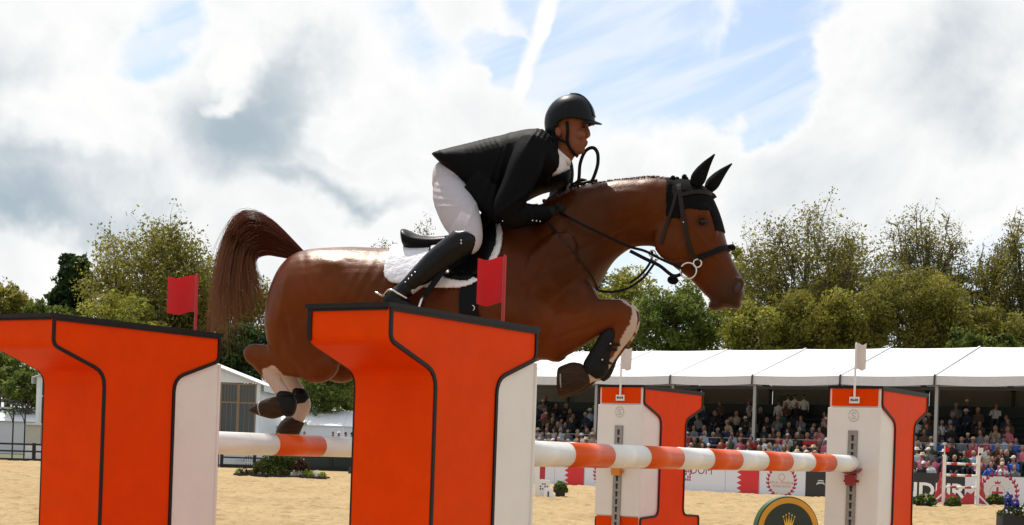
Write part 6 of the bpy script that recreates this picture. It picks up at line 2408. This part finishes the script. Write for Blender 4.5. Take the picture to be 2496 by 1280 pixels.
def quads_mesh(name, centers, sizes, rs, tones, mat, flat=0.0):
    n = len(centers)
    a = rs.normal(size=(n, 3)); a /= np.linalg.norm(a, axis=1)[:, None]
    if flat:
        a[:, 2] *= (1 - flat); a /= np.linalg.norm(a, axis=1)[:, None]
    h_ = rs.normal(size=(n, 3))
    b2 = np.cross(a, h_); b2 /= np.linalg.norm(b2, axis=1)[:, None] + 1e-9
    s = sizes[:, None]
    # pointed leaf-spray quad
    v = np.stack([centers - a * s * 0.6, centers + b2 * s * 0.33, centers + a * s * 0.6, centers - b2 * s * 0.33], 1).reshape(-1, 3)
    me = bpy.data.meshes.new(name)
    me.vertices.add(4 * n)
    me.vertices.foreach_set('co', v.astype(np.float32).ravel())
    me.loops.add(4 * n)
    me.loops.foreach_set('vertex_index', np.arange(4 * n, dtype=np.int32))
    me.polygons.add(n)
    me.polygons.foreach_set('loop_start', np.arange(0, 4 * n, 4, dtype=np.int32))
    me.polygons.foreach_set('loop_total', np.full(n, 4, np.int32))
    me.update(calc_edges=True)
    ca_ = me.color_attributes.new('tone', 'FLOAT_COLOR', 'POINT')
    col = np.repeat(tones, 4)
    ca_.data.foreach_set('color', np.stack([col, col, col * 0.9, np.ones_like(col)], 1).astype(np.float32).ravel())
    me.materials.append(mat)
    return me


def tree(label, x, ytop, ybot, half, Y, leaf, seed, leaves=9000, size=0.24, sparse=0.0, clumps=46, name='broadleaf_tree', lean=0.0, twig=0.022, group='trees behind the arena', tiers=False, limbs=8, jag=0.22):
    """crown placed by where its top, bottom and half width show at distance Y"""
    rs = np.random.RandomState(seed)
    top, bot = at(x, ytop, Y), at(x, ybot, Y)
    rx = half * Y / FPX
    zt, zb = top[2], max(bot[2], 0.4)
    bx = top[0]
    cz = (zt + zb) / 2
    rz = (zt - zb) / 2
    root = empty(name, (bx, Y, 0))
    put_on(root, label, 'tree', group)
    # clump centres: fill an ellipsoid with an uneven outline
    d_ = rs.normal(size=(clumps, 3)); d_ /= np.linalg.norm(d_, axis=1)[:, None]
    rr = rs.uniform(0.30, 1.0, clumps) ** 0.5 * (1 - jag * rs.rand(clumps))
    cl = d_ * rr[:, None] * np.array([rx, rx * 0.8, rz])
    cl[:, 2] += cz
    cl[:, 2] = np.maximum(cl[:, 2], 0.5)
    cl[:, 0] += lean * (cl[:, 2] - zb) / max(zt - zb, 1)
    if tiers:
        cl[:, 2] = zb + np.round((cl[:, 2] - zb) / 1.3) * 1.3
    trunk = MB()
    th_ = max(zb + rz * 0.35, 1.5)
    sway = rs.normal(0, 0.25, 3)
    spine = [np.array([0, 0, 0.0]), np.array([sway[0] * .4, 0, th_ * 0.4]), np.array([sway[1] + lean * 0.2, 0, th_]), np.array([sway[2] + lean * 0.6, 0, cz + rz * 0.35])]
    r0 = 0.016 * (zt) + 0.05
    trunk.tube(catmull(spine, 5), np.linspace(r0, r0 * 0.25, 16), 8)
    spc = catmull(spine, 5)
    # limbs: each gathers nearby clumps
    order = np.argsort(np.arctan2(cl[:, 1] * 0.6, cl[:, 0]) + 0.25 * cl[:, 2] / max(rz, 1))
    groups = np.array_split(order, limbs)
    tips, A1, A2 = [], [], []
    for g in groups:
        tgt = cl[g].mean(0) * np.array([0.70, 0.70, 1]) + np.array([0, 0, -0.12 * rz])
        k0 = rs.randint(5, 12)
        s = spc[k0]
        mid = (s + tgt) / 2 + rs.normal(0, 0.10 * rx, 3) + np.array([0, 0, -0.08 * rz])
        path = catmull([s, mid, tgt], 5)
        lr = r0 * 0.40
        trunk.tube(path, np.linspace(lr, lr * 0.45, len(path)), 6, 0, False)
        for q in g:
            e = cl[q]
            s2 = path[rs.randint(4, len(path))]
            m2 = (s2 + e) / 2 + rs.normal(0, 0.08 * rx, 3)
            p2 = catmull([s2, m2, e], 4)
            A1.append((p2, np.linspace(lr * 0.30, twig * 1.3, len(p2))))
            nt = 10 if sparse else 5
            for _ in range(nt):
                j = rs.randint(3, len(p2))
                out_ = (p2[j] - np.array([0, 0, cz - 0.3 * rz]))
                out_ = out_ / (np.linalg.norm(out_) + 1e-6)
                L_ = rs.uniform(0.12, 0.30) * min(rx, rz)
                e2 = p2[j] + (out_ * 0.45 + rs.normal(0, 0.55, 3)) * L_
                m3 = (p2[j] + e2) / 2 + rs.normal(0, 0.13 * L_, 3)
                A2.append(((p2[j], m3, e2), (twig, twig * 0.8, twig * 0.45)))
                tips.append(e2)
                if sparse:
                    for _k in range(3):
                        e3 = m3 + (out_ * 0.25 + rs.normal(0, 0.6, 3)) * L_ * 0.65
                        A2.append(((m3, (m3 + e3) / 2 + rs.normal(0, 0.07 * L_, 3), e3), (twig * 0.65, twig * 0.5, twig * 0.3)))
                        tips.append(e3)
    V1, F1 = strands(np.array([a_[0] for a_ in A1]), np.array([a_[1] for a_ in A1]), 5)
    V2, F2 = strands(np.array([a_[0] for a_ in A2]), np.array([a_[1] for a_ in A2]), 3)
    tf = np.array([f_ for f_ in trunk.f if len(f_) == 4])
    tv = np.array(trunk.v)
    obj('trunk', quad_mesh('trunk', np.concatenate([tv, V1, V2]), np.concatenate([tf, F1 + len(tv), F2 + len(tv) + len(V1)])), M['bark'], root)
    tips = np.array(tips)
    # leaves: most hang round the clumps, some on the tips
    n_t = int(leaves * (0.75 if sparse else 0.35))
    n_c = leaves - n_t
    spread = 0.26 * min(rx, rz) * 1.1
    ci = rs.randint(0, clumps, n_c)
    dd_ = rs.normal(size=(n_c, 3)); dd_ /= np.linalg.norm(dd_, axis=1)[:, None]
    rad = spread * rs.uniform(0.35, 1.0, n_c) ** 0.5 * rs.uniform(0.8, 1.25, clumps)[ci]
    pc_ = cl[ci] + dd_ * rad[:, None] * np.array([1.15, 1.15, 0.28 if tiers else 0.8])
    ti = rs.randint(0, len(tips), n_t)
    pt_ = tips[ti] + rs.normal(0, 0.03 * rx + 0.12, (n_t, 3))
    P = np.concatenate([pc_, pt_])
    P[:, 2] = np.maximum(P[:, 2], 0.15)
    ctone = rs.uniform(0.62, 1.30, clumps)
    tones = np.concatenate([ctone[ci], rs.uniform(0.8, 1.15, n_t)]) * (0.72 + 0.56 * rs.rand(len(P)))
    if sparse:
        keep = rs.rand(len(P)) > sparse * np.clip((P[:, 2] - (zb + (zt - zb) * 0.30)) / (zt - zb) * 1.9, 0, 1)
        P, tones = P[keep], tones[keep]
    me = quads_mesh('crown', P, size * np.exp(rs.normal(0, 0.32, len(P))), rs, tones, LEAF[leaf], 0.75 if tiers else 0.0)
    obj('crown', me, None, root)
    return root


# left group
tree('small round brownish tree at the far left edge', 10, 690, 800, 80, 150, 'olive', 1, 8000, 0.26)
tree('dark leafy chestnut tree left of the big olive tree', 190, 612, 830, 62, 140, 'dark', 2, 8000, 0.42, clumps=34)
tree('low green tree between the left edge and the dark tree', 120, 706, 860, 70, 136, 'green', 3, 7000, 0.28, clumps=30)
tree('large olive green tree with bare twig tips behind the left flag', 385, 528, 880, 175, 130, 'olive', 4, 44000, 0.20, sparse=0.10, clumps=95, limbs=10, twig=0.021)
tree('bright yellow green tree low in front of the big olive tree', 300, 722, 900, 130, 122, 'bright', 5, 14000, 0.19, clumps=50)
tree('olive tree rising behind the horse tail', 560, 610, 900, 120, 134, 'olive', 6, 16000, 0.21, clumps=52)
tree('dark green tree in shade below the horse tail', 590, 790, 960, 105, 118, 'dark', 7, 11000, 0.24, clumps=44)
tree('leafy green bush under the horse belly', 790, 870, 1012, 110, 116, 'green', 8, 15000, 0.19, clumps=46)
tree('green tree hidden behind the horse rump', 740, 640, 930, 120, 134, 'bright', 9, 9000, 0.25, clumps=40)
tree('dark hedge tree at the far left below the stand head', 20, 850, 980, 90, 124, 'green', 10, 9000, 0.22, clumps=36)
tree('dark hedge tree behind the pergola', 70, 900, 1000, 60, 120, 'green', 11, 6000, 0.22, clumps=26)
# middle
tree('pale budding tree above the horse back, left of the saddle', 915, 548, 930, 84, 150, 'pale', 12, 10000, 0.17, sparse=0.35, clumps=30, twig=0.017)
tree('pale budding tree behind the rider boot', 1030, 530, 930, 80, 152, 'pale', 13, 9500, 0.17, sparse=0.35, clumps=28, twig=0.017)
tree('pale budding tree seen through the rider arm', 1300, 465, 930, 82, 150, 'pale', 14, 10000, 0.17, sparse=0.3, clumps=28, twig=0.017)
tree('green tree behind the horse chest', 1390, 640, 930, 120, 132, 'green', 15, 9000, 0.25, clumps=42)
tree('dense green tree below the horse throat', 1520, 634, 920, 100, 126, 'bright', 16, 17000, 0.20, clumps=56)
tree('bright green tree right under the horse head', 1655, 690, 900, 110, 122, 'green', 17, 18000, 0.20, clumps=56)
tree('yellow green tree just right of the horse nose', 1790, 600, 880, 58, 134, 'bright', 18, 8500, 0.21, clumps=34)
tree('low bright tree above the tent ridge, middle', 1850, 730, 890, 120, 118, 'bright', 19, 14000, 0.18, clumps=50)
# right
tree('tall open plane tree with dark limbs right of the horse head', 1975, 500, 880, 172, 128, 'olive', 20, 42000, 0.165, sparse=0.40, clumps=95, twig=0.027, limbs=11)
tree('olive tree with drooping crown behind the open plane tree', 2080, 600, 900, 120, 132, 'olive', 21, 16000, 0.19, sparse=0.12, clumps=54, twig=0.021)
tree('rounded golden green tree right of centre above the tent', 2225, 634, 880, 128, 120, 'olive', 22, 24000, 0.17, clumps=64)
tree('tall bare branched tree with sparse leaves', 2270, 480, 880, 125, 130, 'olive', 23, 24000, 0.15, sparse=0.55, clumps=70, twig=0.030, limbs=10)
tree('dark layered cedar behind the golden green tree', 2325, 655, 860, 66, 136, 'cedar', 24, 9000, 0.30, clumps=40, tiers=True, name='cedar_tree')
tree('thin leaning bare tree between the two tall ones', 2400, 520, 880, 66, 133, 'pale', 25, 10000, 0.15, sparse=0.5, clumps=40, twig=0.027, lean=1.6)
tree('tall sparse tree at the right edge', 2492, 486, 880, 95, 128, 'olive', 26, 17000, 0.15, sparse=0.5, clumps=56, twig=0.030)
tree('low olive tree at the right edge above the tent', 2430, 745, 890, 95, 120, 'olive', 27, 10000, 0.18, clumps=42)
tree('small leafy bush above the tent roof, right of the golden tree', 2350, 806, 890, 48, 112, 'green', 28, 5000, 0.22, clumps=22)
tree('small leafy bush above the tent roof near the right edge', 2450, 812, 890, 45, 112, 'green', 29, 4800, 0.22, clumps=22)
tree('low golden tree in front of the open plane tree', 1965, 700, 890, 105, 119, 'olive', 30, 15000, 0.18, clumps=50)
tree('low golden tree left of the rounded golden tree', 2095, 690, 890, 90, 118, 'olive', 31, 13000, 0.18, clumps=46)
tree('olive tree filling the gap right of the cedar', 2345, 725, 890, 80, 122, 'olive', 32, 10000, 0.18, sparse=0.1, clumps=40, twig=0.021)
tree('green tree hidden behind the horse loin', 880, 665, 950, 90, 136, 'green', 33, 8000, 0.25, clumps=36)
tree('olive tree hidden behind the saddle', 1010, 650, 950, 95, 134, 'olive', 34, 8000, 0.25, clumps=36)
tree('green tree hidden behind the rider leg', 1140, 660, 950, 90, 138, 'bright', 35, 8000, 0.25, clumps=36)
tree('green tree hidden behind the horse shoulder', 1265, 655, 950, 95, 135, 'green', 36, 8000, 0.25, clumps=36)

# ------------------------------------------------------------------ plants and small jumps in the arena
M['flower_white'] = material('white_petals', (0.75, 0.74, 0.72), 0.7, trans=0.3)
M['flower_red'] = material('red_petals', (0.30, 0.05, 0.03), 0.7, trans=0.3)
M['flower_blue'] = material('blue_petals', (0.03, 0.05, 0.32), 0.7, trans=0.3)
M['flower_lime'] = material('lime_leaves', (0.22, 0.28, 0.03), 0.6, trans=0.3)
M['tray'] = material('dark_trough', (0.012, 0.013, 0.012), 0.7, vary=0.2)
M['red_gloss'] = material('red_jump_paint', (0.42, 0.015, 0.025), 0.4, vary=0.15, scale=4)
LEAF['shrub'] = leaf_mat('shrub_leaves', (0.030, 0.055, 0.012), (0.085, 0.110, 0.025), 0.25)
LEAF['copper'] = leaf_mat('copper_leaves', (0.075, 0.022, 0.018), (0.045, 0.040, 0.014), 0.2)
LEAF['lime'] = leaf_mat('lime_leaf_tufts', (0.26, 0.30, 0.04), (0.14, 0.19, 0.03), 0.3)
LEAF['white'] = leaf_mat('white_flower_heads', (0.62, 0.62, 0.60), (0.70, 0.69, 0.66), 0.2)
LEAF['blue'] = leaf_mat('blue_flower_heads', (0.04, 0.05, 0.30), (0.06, 0.08, 0.40), 0.2)


def tuft(root, name, c, rx, ry, rz, n, size, leaf, seed, dome=True):
    rs = np.random.RandomState(seed)
    d_ = rs.normal(size=(n, 3)); d_ /= np.linalg.norm(d_, axis=1)[:, None]
    if dome:
        d_[:, 2] = np.abs(d_[:, 2])
    r_ = rs.uniform(0.25, 1, n) ** 0.5 * (0.75 + 0.35 * noise3(d_ * 2.3 + seed, seed))
    P = np.asarray(c) + d_ * r_[:, None] * np.array([rx, ry, rz])
    me = quads_mesh(name, P, size * rs.uniform(0.6, 1.4, n), rs, 0.65 + 0.7 * rs.rand(n), LEAF[leaf])
    o = obj(name, me, None)
    adopt(o, root)
    return o


def shrub(label, x, y, w_px, h_px, leaf, seed, white=0, pot=None, lime=True, cat='shrub'):
    g = on_ground(x, y)
    k_ = g[1] / FPX
    rx, rz = w_px * k_ / 2, h_px * k_
    root = empty('potted_shrub' if pot else 'shrub', g)
    put_on(root, label, cat, 'shrubs standing on the sand')
    z0 = 0.0
    if pot:
        z0 = pot
        mb = MB()
        rings = [[g + np.array([r * math.cos(a), r * math.sin(a), z]) for a in np.linspace(0, 2 * math.pi, 16, endpoint=False)] for r, z in ((rx * 0.55, 0.005), (rx * 0.62, z0), (rx * 0.56, z0), (rx * 0.5, z0 - 0.05))]
        v, f = rings_to_mesh(rings)
        mb.add(v, f)
        adopt(mb.build('pot', M['tray']), root)
    mb = MB()
    for i in range(7):
        a = i * 0.9
        mb.tube([g + np.array([0, 0, z0 * 0.9]), g + np.array([math.cos(a) * rx * 0.35, math.sin(a) * rx * 0.35, z0 + rz * 0.5])], [0.012, 0.006], 4)
    adopt(mb.build('stems', M['bark']), root)
    tuft(root, 'foliage', g + EZ * (z0 * 0.8 + 0.02), rx, rx * 0.8, max(rz - z0 * 0.8, 0.15), 1500, rx * 0.22, leaf, seed)
    if lime:
        tuft(root, 'top_leaves', g + EZ * (z0 + rz * 0.25), rx * 0.8, rx * 0.7, max(rz - z0 - rz * 0.22, 0.1), 260, rx * 0.24, 'lime', seed + 1)
    if white:
        tuft(root, 'blossom', g + EZ * (z0 + 0.02), rx * 1.02, rx * 0.85, max(rz - z0 * 0.8, 0.15) * 1.02, white, rx * 0.14, 'white', seed + 2)
    return root


shrub('leafy shrub in a dark pot beside the white marker left of the far stand', 1365, 1217, 40, 44, 'shrub', 31, pot=0.26)
shrub('round bush in front of the board with letters DOM', 1722, 1199, 44, 30, 'shrub', 32, pot=0.12)
shrub('bush with white flowers beside the big white letters', 2252, 1239, 66, 34, 'shrub', 33, white=160, pot=0.15)
shrub('yellow green bush in front of the red jump', 2322, 1241, 46, 30, 'shrub', 34, pot=0.12)
shrub('dark bush right of the small red and white jump', 2425, 1236, 52, 34, 'shrub', 35, pot=0.12, white=20)

# flower bed in a dark trough
a, b_ = on_ground(574, 1164), on_ground(793, 1173)
bed = empty('flower_bed', (a + b_) / 2)
put_on(bed, 'long dark trough of mixed flowers and shrubs under the left pole', 'flower bed')
d_ = (b_ - a); L_ = np.linalg.norm(d_); d_ /= L_
mb = MB(); mb.bar(a + EZ * 0.09 + np.array([0, 0.35, 0]), b_ + EZ * 0.09 + np.array([0, 0.35, 0]), 0.7, 0.17)
adopt(mb.build('trough', M['tray']), bed)
frs = random.Random(3)
mid = (a + b_) / 2 + np.array([0, 0.4, 0.15])
tuft(bed, 'centre_shrub', mid, 1.25, 0.35, 1.0, 2600, 0.13, 'shrub', 50)
tuft(bed, 'centre_shrub', mid - d_ * 0.75, 0.55, 0.3, 0.85, 900, 0.12, 'copper', 51)
tuft(bed, 'centre_shrub', mid + d_ * 0.85, 0.5, 0.3, 0.8, 900, 0.12, 'copper', 52)
for i in range(16):
    p = a + d_ * (0.15 + (L_ - 0.3) * i / 15) + np.array([0, 0.12 + 0.1 * frs.random(), 0.15])
    k2 = ('lime', 'lime', 'shrub', 'white', 'copper')[frs.randrange(5)] if 0 < i < 15 else 'lime'
    tuft(bed, 'flower_clump', p, 0.20, 0.16, 0.22 + 0.12 * frs.random(), 150, 0.075, k2, 60 + i)

# flower box in the lower right corner with blue spikes
g = on_ground(2478, 1298)
fb = empty('flower_box', g)
put_on(fb, 'dark box of white and blue flowers in the lower right corner', 'flower box')
mb = MB(); mb.box(g + np.array([-0.33, 0, 0]), g + np.array([0.75, 0.5, 0.42]))
adopt(mb.build('box', M['tray']), fb)
tuft(fb, 'foliage', g + np.array([0.15, 0.2, 0.38]), 0.62, 0.3, 0.26, 900, 0.07, 'shrub', 81)
tuft(fb, 'white_flowers', g + np.array([0.15, 0.15, 0.42]), 0.55, 0.3, 0.24, 60, 0.075, 'white', 82)
for k_, (dx, hh) in enumerate(((-0.18, 0.62), (-0.08, 0.45), (0.05, 0.38), (0.28, 0.42), (0.36, 0.62), (0.42, 0.78))):
    tuft(fb, 'blue_spike', g + np.array([dx, 0.2, 0.46]), 0.07, 0.07, hh, 130, 0.07, 'blue', 90 + k_)


# ------------------------------------------------------------------ small red and white jumps
def small_jump(label, xl, xr, yl, ytop, pole_rows, Y, wing_px, label2):
    def P(x, y):
        return at(x, y, Y)
    gl, gr = P(xl, yl), P(xr, yl)
    zt = P(xl, ytop)[2]
    for nm, x, sgn, lab in (('l', xl, -1, label2[0]), ('r', xr, 1, label2[1])):
        g = np.array([P(x, yl)[0], Y, 0])
        root = empty('wing_stand', g)
        put_on(root, lab, 'jump stand', 'red wings of the small jump')
        mb = MB(); mb.box(g + np.array([-0.06, -0.06, 0]), g + np.array([0.06, 0.06, zt]))
        adopt(mb.build('upright', M['white_paint']), root)
        # red wing board with a stepped, flaring outline
        w_ = wing_px * Y / FPX
        o_ = [(0.07, 0.12), (w_, 0.12), (w_ * 0.97, 0.42), (w_ * 0.72, 0.62), (w_ * 0.74, 0.80), (w_ * 0.50, 0.95), (w_ * 0.50, 1.12), (w_ * 0.30, 1.25), (w_ * 0.22, zt - 0.1), (0.07, zt - 0.06)]
        ex = np.array([float(sgn), 0, 0])
        oo = o_ if sgn > 0 else o_
        mb = MB(); mb.prism(oo, (g, ex, EZ, np.array([0, -1., 0])), -0.02, 0.02)
        me_ = mb.build('wing_board', M['red_gloss'])
        bm = bmesh.new(); bm.from_mesh(me_.data); bmesh.ops.recalc_face_normals(bm, faces=bm.faces[:]); bm.to_mesh(me_.data); bm.free()
        adopt(me_, root)
        for q in range(3):
            z = 0.30 + q * 0.30
            mb = MB(); mb.prism([(w_ * 0.25, z), (w_ * 0.42, z + 0.10), (w_ * 0.25, z + 0.2), (w_ * 0.14, z + 0.1)], (g, ex, EZ, np.array([0, -1., 0])), 0.021, 0.026)
            adopt(mb.build('scroll', M['b_pink']), root)
        mb = MB(); mb.bar(g + np.array([-0.45, 0, 0.05]), g + np.array([0.45, 0, 0.05]), 0.10, 0.09)
        mb.bar(g + np.array([0, -0.42, 0.05]), g + np.array([0, 0.42, 0.05]), 0.09, 0.085)
        adopt(mb.build('foot', M['white_paint']), root)
        for s in (1, -1):
            mb = MB(); mb.bar(g + np.array([s * 0.42, -0.02, 0.08]), g + np.array([s * 0.06, -0.02, 0.42]), 0.05, 0.06)
            adopt(mb.build('brace', M['white_paint']), root)
        fl = empty('marker_flag', g + EZ * zt)
        put_on(fl, ('tiny red flag' if sgn < 0 else 'tiny white flag') + ' on top of the small red and white jump', 'flag')
        mb = MB(); mb.tube([g + EZ * (zt - 0.02), g + EZ * (zt + 0.34)], 0.018, 6)
        adopt(mb.build('staff', M['white_pole']), fl)
        mb = MB(); mb.box(g + np.array([-0.02, -0.01, zt + 0.10]) + ex * 0.0, g + np.array([0.17, 0.01, zt + 0.30]))
        adopt(mb.build('flag_plate', M['red_plastic' if sgn < 0 else 'white_plastic']), fl)
    for k_, yr in enumerate(pole_rows):
        pa_, pb_ = P(xl, yr), P(xr, yr + (xr - xl) * 0.0)
        zz = (pa_[2] + pb_[2]) / 2
        A_, B_ = np.array([gl[0] + 0.06, Y, zz]), np.array([gr[0] - 0.06, Y, zz])
        root = empty('striped_pole', A_)
        put_on(root, ('top', 'middle', 'lowest')[k_] + ' red and white pole of the small jump', 'pole', 'poles of the small jump')
        n = 6
        cuts = np.array([0, 0.16, 0.36, 0.64, 0.84, 1.0])
        for q in range(5):
            mb = MB(); mb.tube([A_ + (B_ - A_) * cuts[q], A_ + (B_ - A_) * cuts[q + 1]], 0.048 if q % 2 == 0 else 0.0485, 12)
            adopt(mb.build('band', M['pole_white' if q % 2 == 0 else 'red_gloss'], None, True), root)


small_jump('small red and white jump', 2298, 2381, 1232, 1108, (1131, 1159, 1188), 58.3, 21,
           ('red winged stand on the left of the small far jump', 'red winged stand on the right of the small far jump'))
# red arched filler under the small jump
Y = 58.2
xa, xb = at(2304, 1230, Y)[0], at(2374, 1230, Y)[0]
zb0 = 0.05
W_ = xb - xa
mb = MB()
o_ = [(0, 0), (W_, 0), (W_, 0.55), (W_ * 0.9, 0.42), (W_ * 0.74, 0.50), (W_ * 0.62, 0.28), (W_ * 0.5, 0.20), (W_ * 0.38, 0.34), (W_ * 0.24, 0.46), (W_ * 0.12, 0.36), (0, 0.5)]
mb.prism(o_, (np.array([xa, Y, zb0]), np.array([1., 0, 0]), EZ, np.array([0, -1., 0])), -0.02, 0.02)
fi = mb.build('jump_filler', M['red_gloss'])
put_on(fi, 'red scalloped filler board under the small far jump', 'jump filler')

# jump half hidden behind the big near stand: white block wing, red rails, lettered marker
Y = 49.8
gx = at(1318, 1215, Y)[0]
wb = empty('wing_stand', (gx, Y, 0))
put_on(wb, 'white block wing with red panel beside the potted shrub', 'jump stand')
k_ = Y / FPX
z1 = at(1318, 1137, Y)[2]
mb = MB(); mb.box((at(1303, 1200, Y)[0], Y, 0.0), (at(1313, 1200, Y)[0], Y + 0.15, z1))
adopt(mb.build('upright', M['white_paint']), wb)
mb = MB(); mb.box((at(1316, 1150, Y)[0], Y + 0.02, at(1320, 1168, Y)[2]), (at(1329, 1150, Y)[0], Y + 0.10, z1))
adopt(mb.build('red_panel', M['red_gloss']), wb)
mb = MB(); mb.box((at(1314, 1200, Y)[0], Y + 0.01, 0.0), (at(1340, 1200, Y)[0], Y + 0.22, at(1320, 1170, Y)[2]))
bl = adopt(mb.build('block', M['white_paint']), wb)
for i in range(4):
    for j in range(3):
        x0 = at(1315 + 5.5 * i, 1200, Y)[0]
        z0 = at(1320, 1194 - 6 * j, Y)[2]
        if (i + j) % 3 != 2:
            mb = MB(); mb.prism([(0, 0), (0.045, 0.01), (0.05, 0.05), (0.02, 0.06), (0.0, 0.035)], (np.array([x0, Y + 0.01, z0]), np.array([1., 0, 0]), EZ, np.array([0, -1., 0])), 0.001, 0.004)
            adopt(mb.build('print', M['ink']), bl)
for q, (ya, yb_) in enumerate(((1141, 1146), (1160, 1170), (1203, 1207))):
    za, zb_ = at(1295, ya, Y)[2], at(1295, yb_, Y)[2]
    rt = MB(); rt.tube([(gx - 3.3, Y + 0.08, (za + zb_) / 2), (at(1302, 1150, Y)[0], Y + 0.08, (za + zb_) / 2)], 0.05, 10)
    o = rt.build('jump_rail', M['red_gloss' if q else 'pole_white'], None, True)
    put_on(o, ('white', 'red', 'lowest red')[q] + ' rail of the jump half hidden by the big near stand', 'pole')
mk = empty('fence_marker', (at(1338, 1216, Y - 0.5)[0], Y - 0.5, 0))
put_on(mk, 'small white trapezoid marker with the letter J', 'marker')
x0, x1 = at(1324, 1216, Y - 0.5)[0], at(1352, 1216, Y - 0.5)[0]
zt_ = at(1338, 1190, Y - 0.5)[2]
cxm = (x0 + x1) / 2
mb = MB(); mb.add([(x0, Y - 0.62, 0.005), (x1, Y - 0.62, 0.005), (x1, Y - 0.38, 0.005), (x0, Y - 0.38, 0.005), (x0 + 0.06, Y - 0.55, zt_), (x1 - 0.08, Y - 0.55, zt_), (x1 - 0.08, Y - 0.45, zt_), (x0 + 0.06, Y - 0.45, zt_)],
                  [(0, 3, 2, 1), (4, 5, 6, 7), (0, 1, 5, 4), (1, 2, 6, 5), (2, 3, 7, 6), (3, 0, 4, 7)])
adopt(mb.build('block', M['white_paint']), mk)
v, f = text_mesh('J', 0.26, 0.012)
mb = MB(); mb.add([(cxm - 0.03 + p_[0], Y - 0.625 + p_[1] * 0.22 + 0.005, 0.07 + p_[1]) for p_ in v], f)
adopt(mb.build('letter', M['ink']), mk)

# wing with black and white triangles in front of the board with letters
Y = 68.0
wb = empty('wing_stand', (at(1682, 1198, Y)[0], Y, 0))
put_on(wb, 'low white foot with black triangles beside the round bush', 'jump stand')
x0, x1 = at(1664, 1190, Y)[0], at(1706, 1190, Y)[0]
zt_ = at(1685, 1178, Y)[2]
mb = MB(); mb.prism([(0, 0), (x1 - x0, 0), (x1 - x0 - 0.25, zt_), (0.0, zt_)], (np.array([x0, Y, 0.0]), np.array([1., 0, 0]), EZ, np.array([0, -1., 0])), -0.1, 0.0)
ft = adopt(mb.build('foot_board', M['white_paint']), wb)
for (xa, xb, ya, yb_, up) in ((0.06, 0.34, 0.08, 0.30, False), (0.40, 0.56, 0.05, 0.20, True)):
    tri = [(xa, yb_), ((xa + xb) / 2, ya), (xb, yb_)] if not up else [(xa, ya), (xb, ya), ((xa + xb) / 2, yb_)]
    mb = MB(); mb.prism(tri if up else tri, (np.array([x0, Y, 0.0]), np.array([1., 0, 0]), EZ, np.array([0, -1., 0])), 0.001, 0.005)
    adopt(mb.build('triangle', M['ink']), ft)
mb = MB(); mb.box((x0 + 0.08, Y - 0.02, zt_), (x0 + 0.34, Y + 0.05, at(1680, 1146, Y)[2]))
adopt(mb.build('red_panel', M['red_gloss']), wb)

# ------------------------------------------------------------------ round green sign with gold ring and crown
M['sign_green'] = material('dark_green_sign', (0.006, 0.020, 0.011), 0.35, vary=0.1)
M['sign_edge'] = material('green_sign_edge', (0.015, 0.09, 0.035), 0.4)
M['gold'] = material('gold_paint', (0.62, 0.30, 0.012), 0.4, vary=0.06)
M['gold_bright'] = material('gold_crown', (0.72, 0.45, 0.05), 0.35, metal=0.3)
Ys = 9.3
c0 = at(1920, 1294, Ys)
rad = 84 * Ys / FPX
sg = empty('round_sign', (c0[0], c0[1], 0))
put_on(sg, 'round dark green sign with gold ring and gold crown below the pole', 'sign')
ang = R(17)
ex, en = np.array([math.cos(ang), math.sin(ang), 0]), np.array([math.sin(ang), -math.cos(ang), 0])
fr = (c0, ex, EZ, en)
circ = lambda r, n=56: [(r * math.cos(t), r * math.sin(t)) for t in np.linspace(0, 2 * math.pi, n, endpoint=False)]
mb = MB(); mb.prism(circ(rad), fr, -0.05, 0.0)
adopt(mb.build('disc_edge', M['sign_edge']), sg)
mb = MB(); mb.prism(circ(rad * 0.985), fr, 0.0, 0.003)
adopt(mb.build('outline', M['ink']), sg)
mb = MB(); mb.prism(circ(rad * 0.965), fr, 0.003, 0.006)
adopt(mb.build('gold_ring', M['gold']), sg)
mb = MB(); mb.prism(circ(rad * 0.80), fr, 0.006, 0.009)
fld = adopt(mb.build('green_field', M['sign_green']), sg)
cs = 84 * Ys / FPX / 84.0          # metres per photo pixel here
crown = [(-9, 8), (-15, 33), (-7, 17), (-8, 37), (-2.5, 18), (0, 41), (2.5, 18), (8, 37), (7, 17), (15, 33), (9, 8)]
mb = MB()
pr_ = lambda L: [(a_ * cs, b2 * cs) for a_, b2 in L]
for i in range(0, 9, 2):
    t_ = crown[i + 1]
    l_, r_ = crown[i], crown[i + 2]
    mb.prism(pr_([(l_[0], 6), (r_[0], 6), (r_[0], max(r_[1], 6.5)), t_, (l_[0], max(l_[1], 6.5))]), fr, 0.009, 0.0115)
mb.prism(pr_([(-9.5, -1), (9.5, -1), (9, 5.5), (-9, 5.5)]), fr, 0.009, 0.0115)
cr_ = adopt(mb.build('crown', M['gold_bright']), sg)
for x_, y2 in ((-15, 34.5), (-8, 38.5), (0, 42.5), (8, 38.5), (15, 34.5)):
    mb = MB(); mb.prism([(x_ * cs + 2.0 * cs * math.cos(t), y2 * cs + 2.0 * cs * math.sin(t)) for t in np.linspace(0, 2 * math.pi, 12, endpoint=False)], fr, 0.009, 0.012)
    adopt(mb.build('crown_ball', M['gold_bright']), cr_)
mb = MB(); mb.box((c0[0] - 0.04, c0[1] + 0.09, 0.01), (c0[0] + 0.04, c0[1] + 0.15, c0[2] + 0.05))
adopt(mb.build('post', M['sign_edge']), sg)
mb = MB(); mb.box((c0[0] - 0.22, c0[1] - 0.06, 0.006), (c0[0] + 0.22, c0[1] + 0.30, 0.05))
adopt(mb.build('base', M['sign_edge']), sg)
